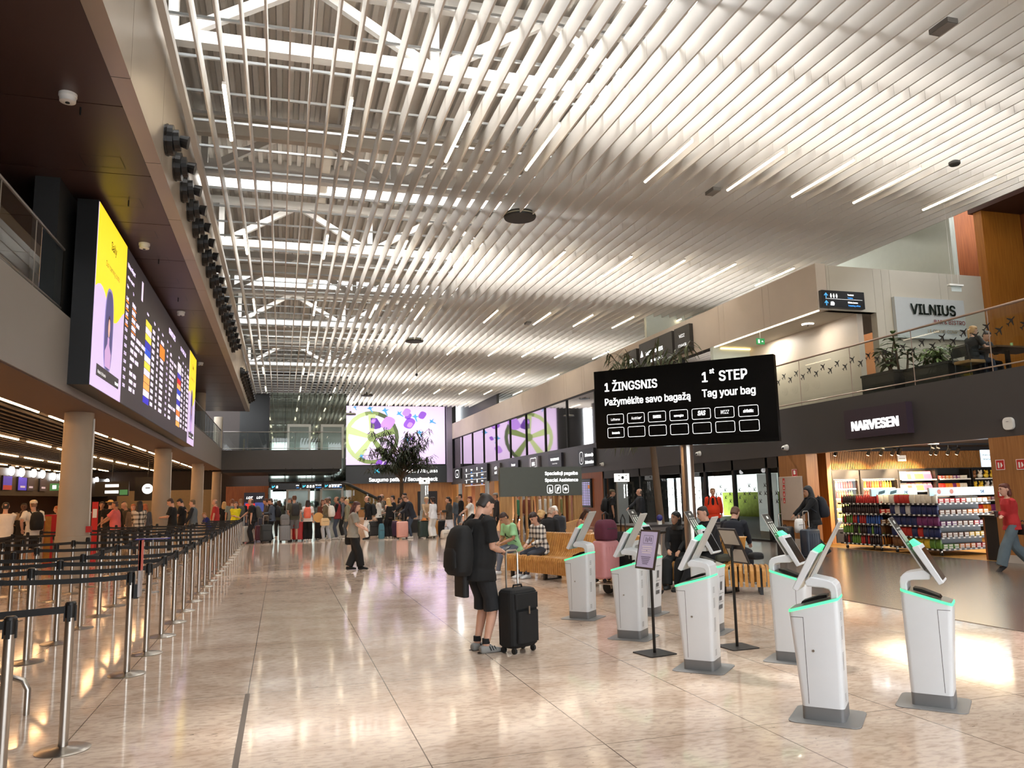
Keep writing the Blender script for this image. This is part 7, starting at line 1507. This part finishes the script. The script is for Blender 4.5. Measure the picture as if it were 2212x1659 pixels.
for y in (46.5,47.9):
    MB().add([(3.6,y,1.5),(6.6,y,0.0),(6.9,y,0.9),(3.6,y,2.55)],[(0,1,2,3)]).build('glass_side', glassmat('esc_glass','cfd8cc',1.0) if 'esc_glass' not in MATS else MATS['esc_glass'], t, off=o); MB().tube([(3.4,y,2.6),(3.8,y,2.5),(6.8,y,.95),(7.0,y,.8),(6.9,y,.6)],.05,8).build('handrail', BLK, t, off=o)
m = MB()
for k in range(9): m.box(3.7+k*.36,3.7+k*.36+.36,46.55,47.85,max(0,1.45-k*.19)-.05 if k < 8 else 0,max(.02,1.5-k*.19))
m.build('steps', M('step_grey','5a5a58',.4,.6), t, off=o)
t = thing('check_in_counter','long dark check-in counter under bright lamps on the left','counter',(-13.5,56,0)); o = t.location
MB().box(-14,-13.1,40,67.8,0,1.05).build('front', M('counter_brown','4a3226',.5), t, off=o); MB().box(-14.05,-13.0,40,67.8,1.05,1.1).build('top', M('counter_top','d0c8ba',.4), t, off=o)
struct('wall_left_counter', MB().box(-15.2,-15,38,70,0,3.7), M('counter_wall','4b2f20',.55,var=.15,scale=1.5), 'brown wall behind the check-in counters')
struct('trim_30', MB().box(-13.4,-13.0,38,70,2.2,2.35), DARK2); struct('trim_31', MB().box(-13.25,-13.05,38,70,2.35,3.55), M('band_check','1f1b19',.5))
lb0 = None
for k,(px,py) in enumerate(((25,1017),(47,1020),(73,1022),(92,1024),(115,1029),(131,1030),(209,1037),(232,1040))):
    p = aX(px,py,-12.95); L_ = 'bright white lamp on the dark band over the check-in counters, %s from the left edge' % ('first','second','third','fourth','fifth','sixth','seventh','eighth')[k]
    if lb0 is None:
        lb0 = thing('counter_lamp',L_,'lamp',p,0,'counter lamps'); MB().box(-.1,.06,-.3,.3,.2,.3).build('housing', BLK, lb0); MB().ell((0,0,0),(.12,.32,.24),12,8).build('lamp_globe', glow('lamp_cool','ffffff',9), lb0, True)
    else: dup(lb0,p,0,L_)
for k,(x0,x1,c) in enumerate(((7,25,'3a37a8'),(40,57,'3f3ac0'),(60,73,'2a2730'),(87,100,'2a2730'))):
    a, b_ = aX(x0,1030,-12.98), aX(x1,1058,-12.98); t = thing('counter_screen',('violet and red','violet','dark','dark blank')[k]+' counter screen over the check-in desks, %s from the left edge' % ('first','second','third','fourth')[k],'screen',(-12.98,(a.y+b_.y)/2,2.45)); w = (b_.y-a.y)/2
    MB().box(-.1,0,-w,w,0,.72).build('casing', BLK, t); MB().box(0,.01,-w+.03,w-.03,.03,.69).build('display', glow('cs_'+c,c,.6), t)
    if k == 0: MB().box(.01,.014,-w+.03,w-.03,.03,.25).build('red_block', glow('cs_red','8a2a2a',.6), t)
    else: MB().box(.01,.014,-w*.5,w*.6,.16,.26).build('text_block', glow('cs_text','b0aab8',.7), t)
q = aY(125,1052,38); t = thing('exit_sign','green exit sign hanging left of the nearest column','exit sign',(q.x,q.y,q.z)); MB().box(-.3,.3,-.04,.04,-.15,.15).build('panel', glow('exit_dim','3f7a4c',.7), t); poly2([[(-.2,-.08),(-.05,-.08),(-.05,.08),(-.2,.08)],[(.05,-.03),(.22,0),(.05,.06)]],(0,-.045,0),X3,Z3,WHITE_L,'pictogram',t); MB().cone((0,0,.15),(0,0,2.2),.012,n=6).build('hanger', BLK, t)
q = aY(242,1056,42); t = thing('hanging_sign','dark hanging sign with white lettering under the check-in ceiling','sign',(q.x,q.y,q.z)); MB().box(-.75,.75,-.05,.05,-.35,.35).build('casing', SIGNB, t)
for z in (.08,-.22): MB().box(-.3,.3,-.056,-.05,z,z+.14).build('text_block', WHITE_L, t)
MB().box(.35,.7,-.056,-.05,-.3,-.05).build('exit_block', glow('exit_dim','3f7a4c',.7), t); MB().cone((0,0,.35),(0,0,1.5),.015,n=6).build('hanger', BLK, t)
q = aY(319,1056,44); t = thing('round_sign','round white globe pictogram sign on a dark panel by the second column','sign',(q.x,q.y,q.z)); MB().box(-.6,.35,-.05,.05,-.6,.6).build('casing', SIGNB, t); MB().cone((0,-.05,0),(0,-.06,0),.26,n=20).build('disc', WHITE_L, t); MB().box(-.1,.12,-.065,-.06,.02,.07).build('pictogram', BLK, t); MB().cone((0,0,.6),(0,0,1.9),.015,n=6).build('hanger', BLK, t)
struct('wall_left_glazed', MB().box(-12,-5.2,66,66.2,0,2.6), M('glazed_beige','8a7a5c',.4,var=.1), 'pale partition at the back of the check-in hall')
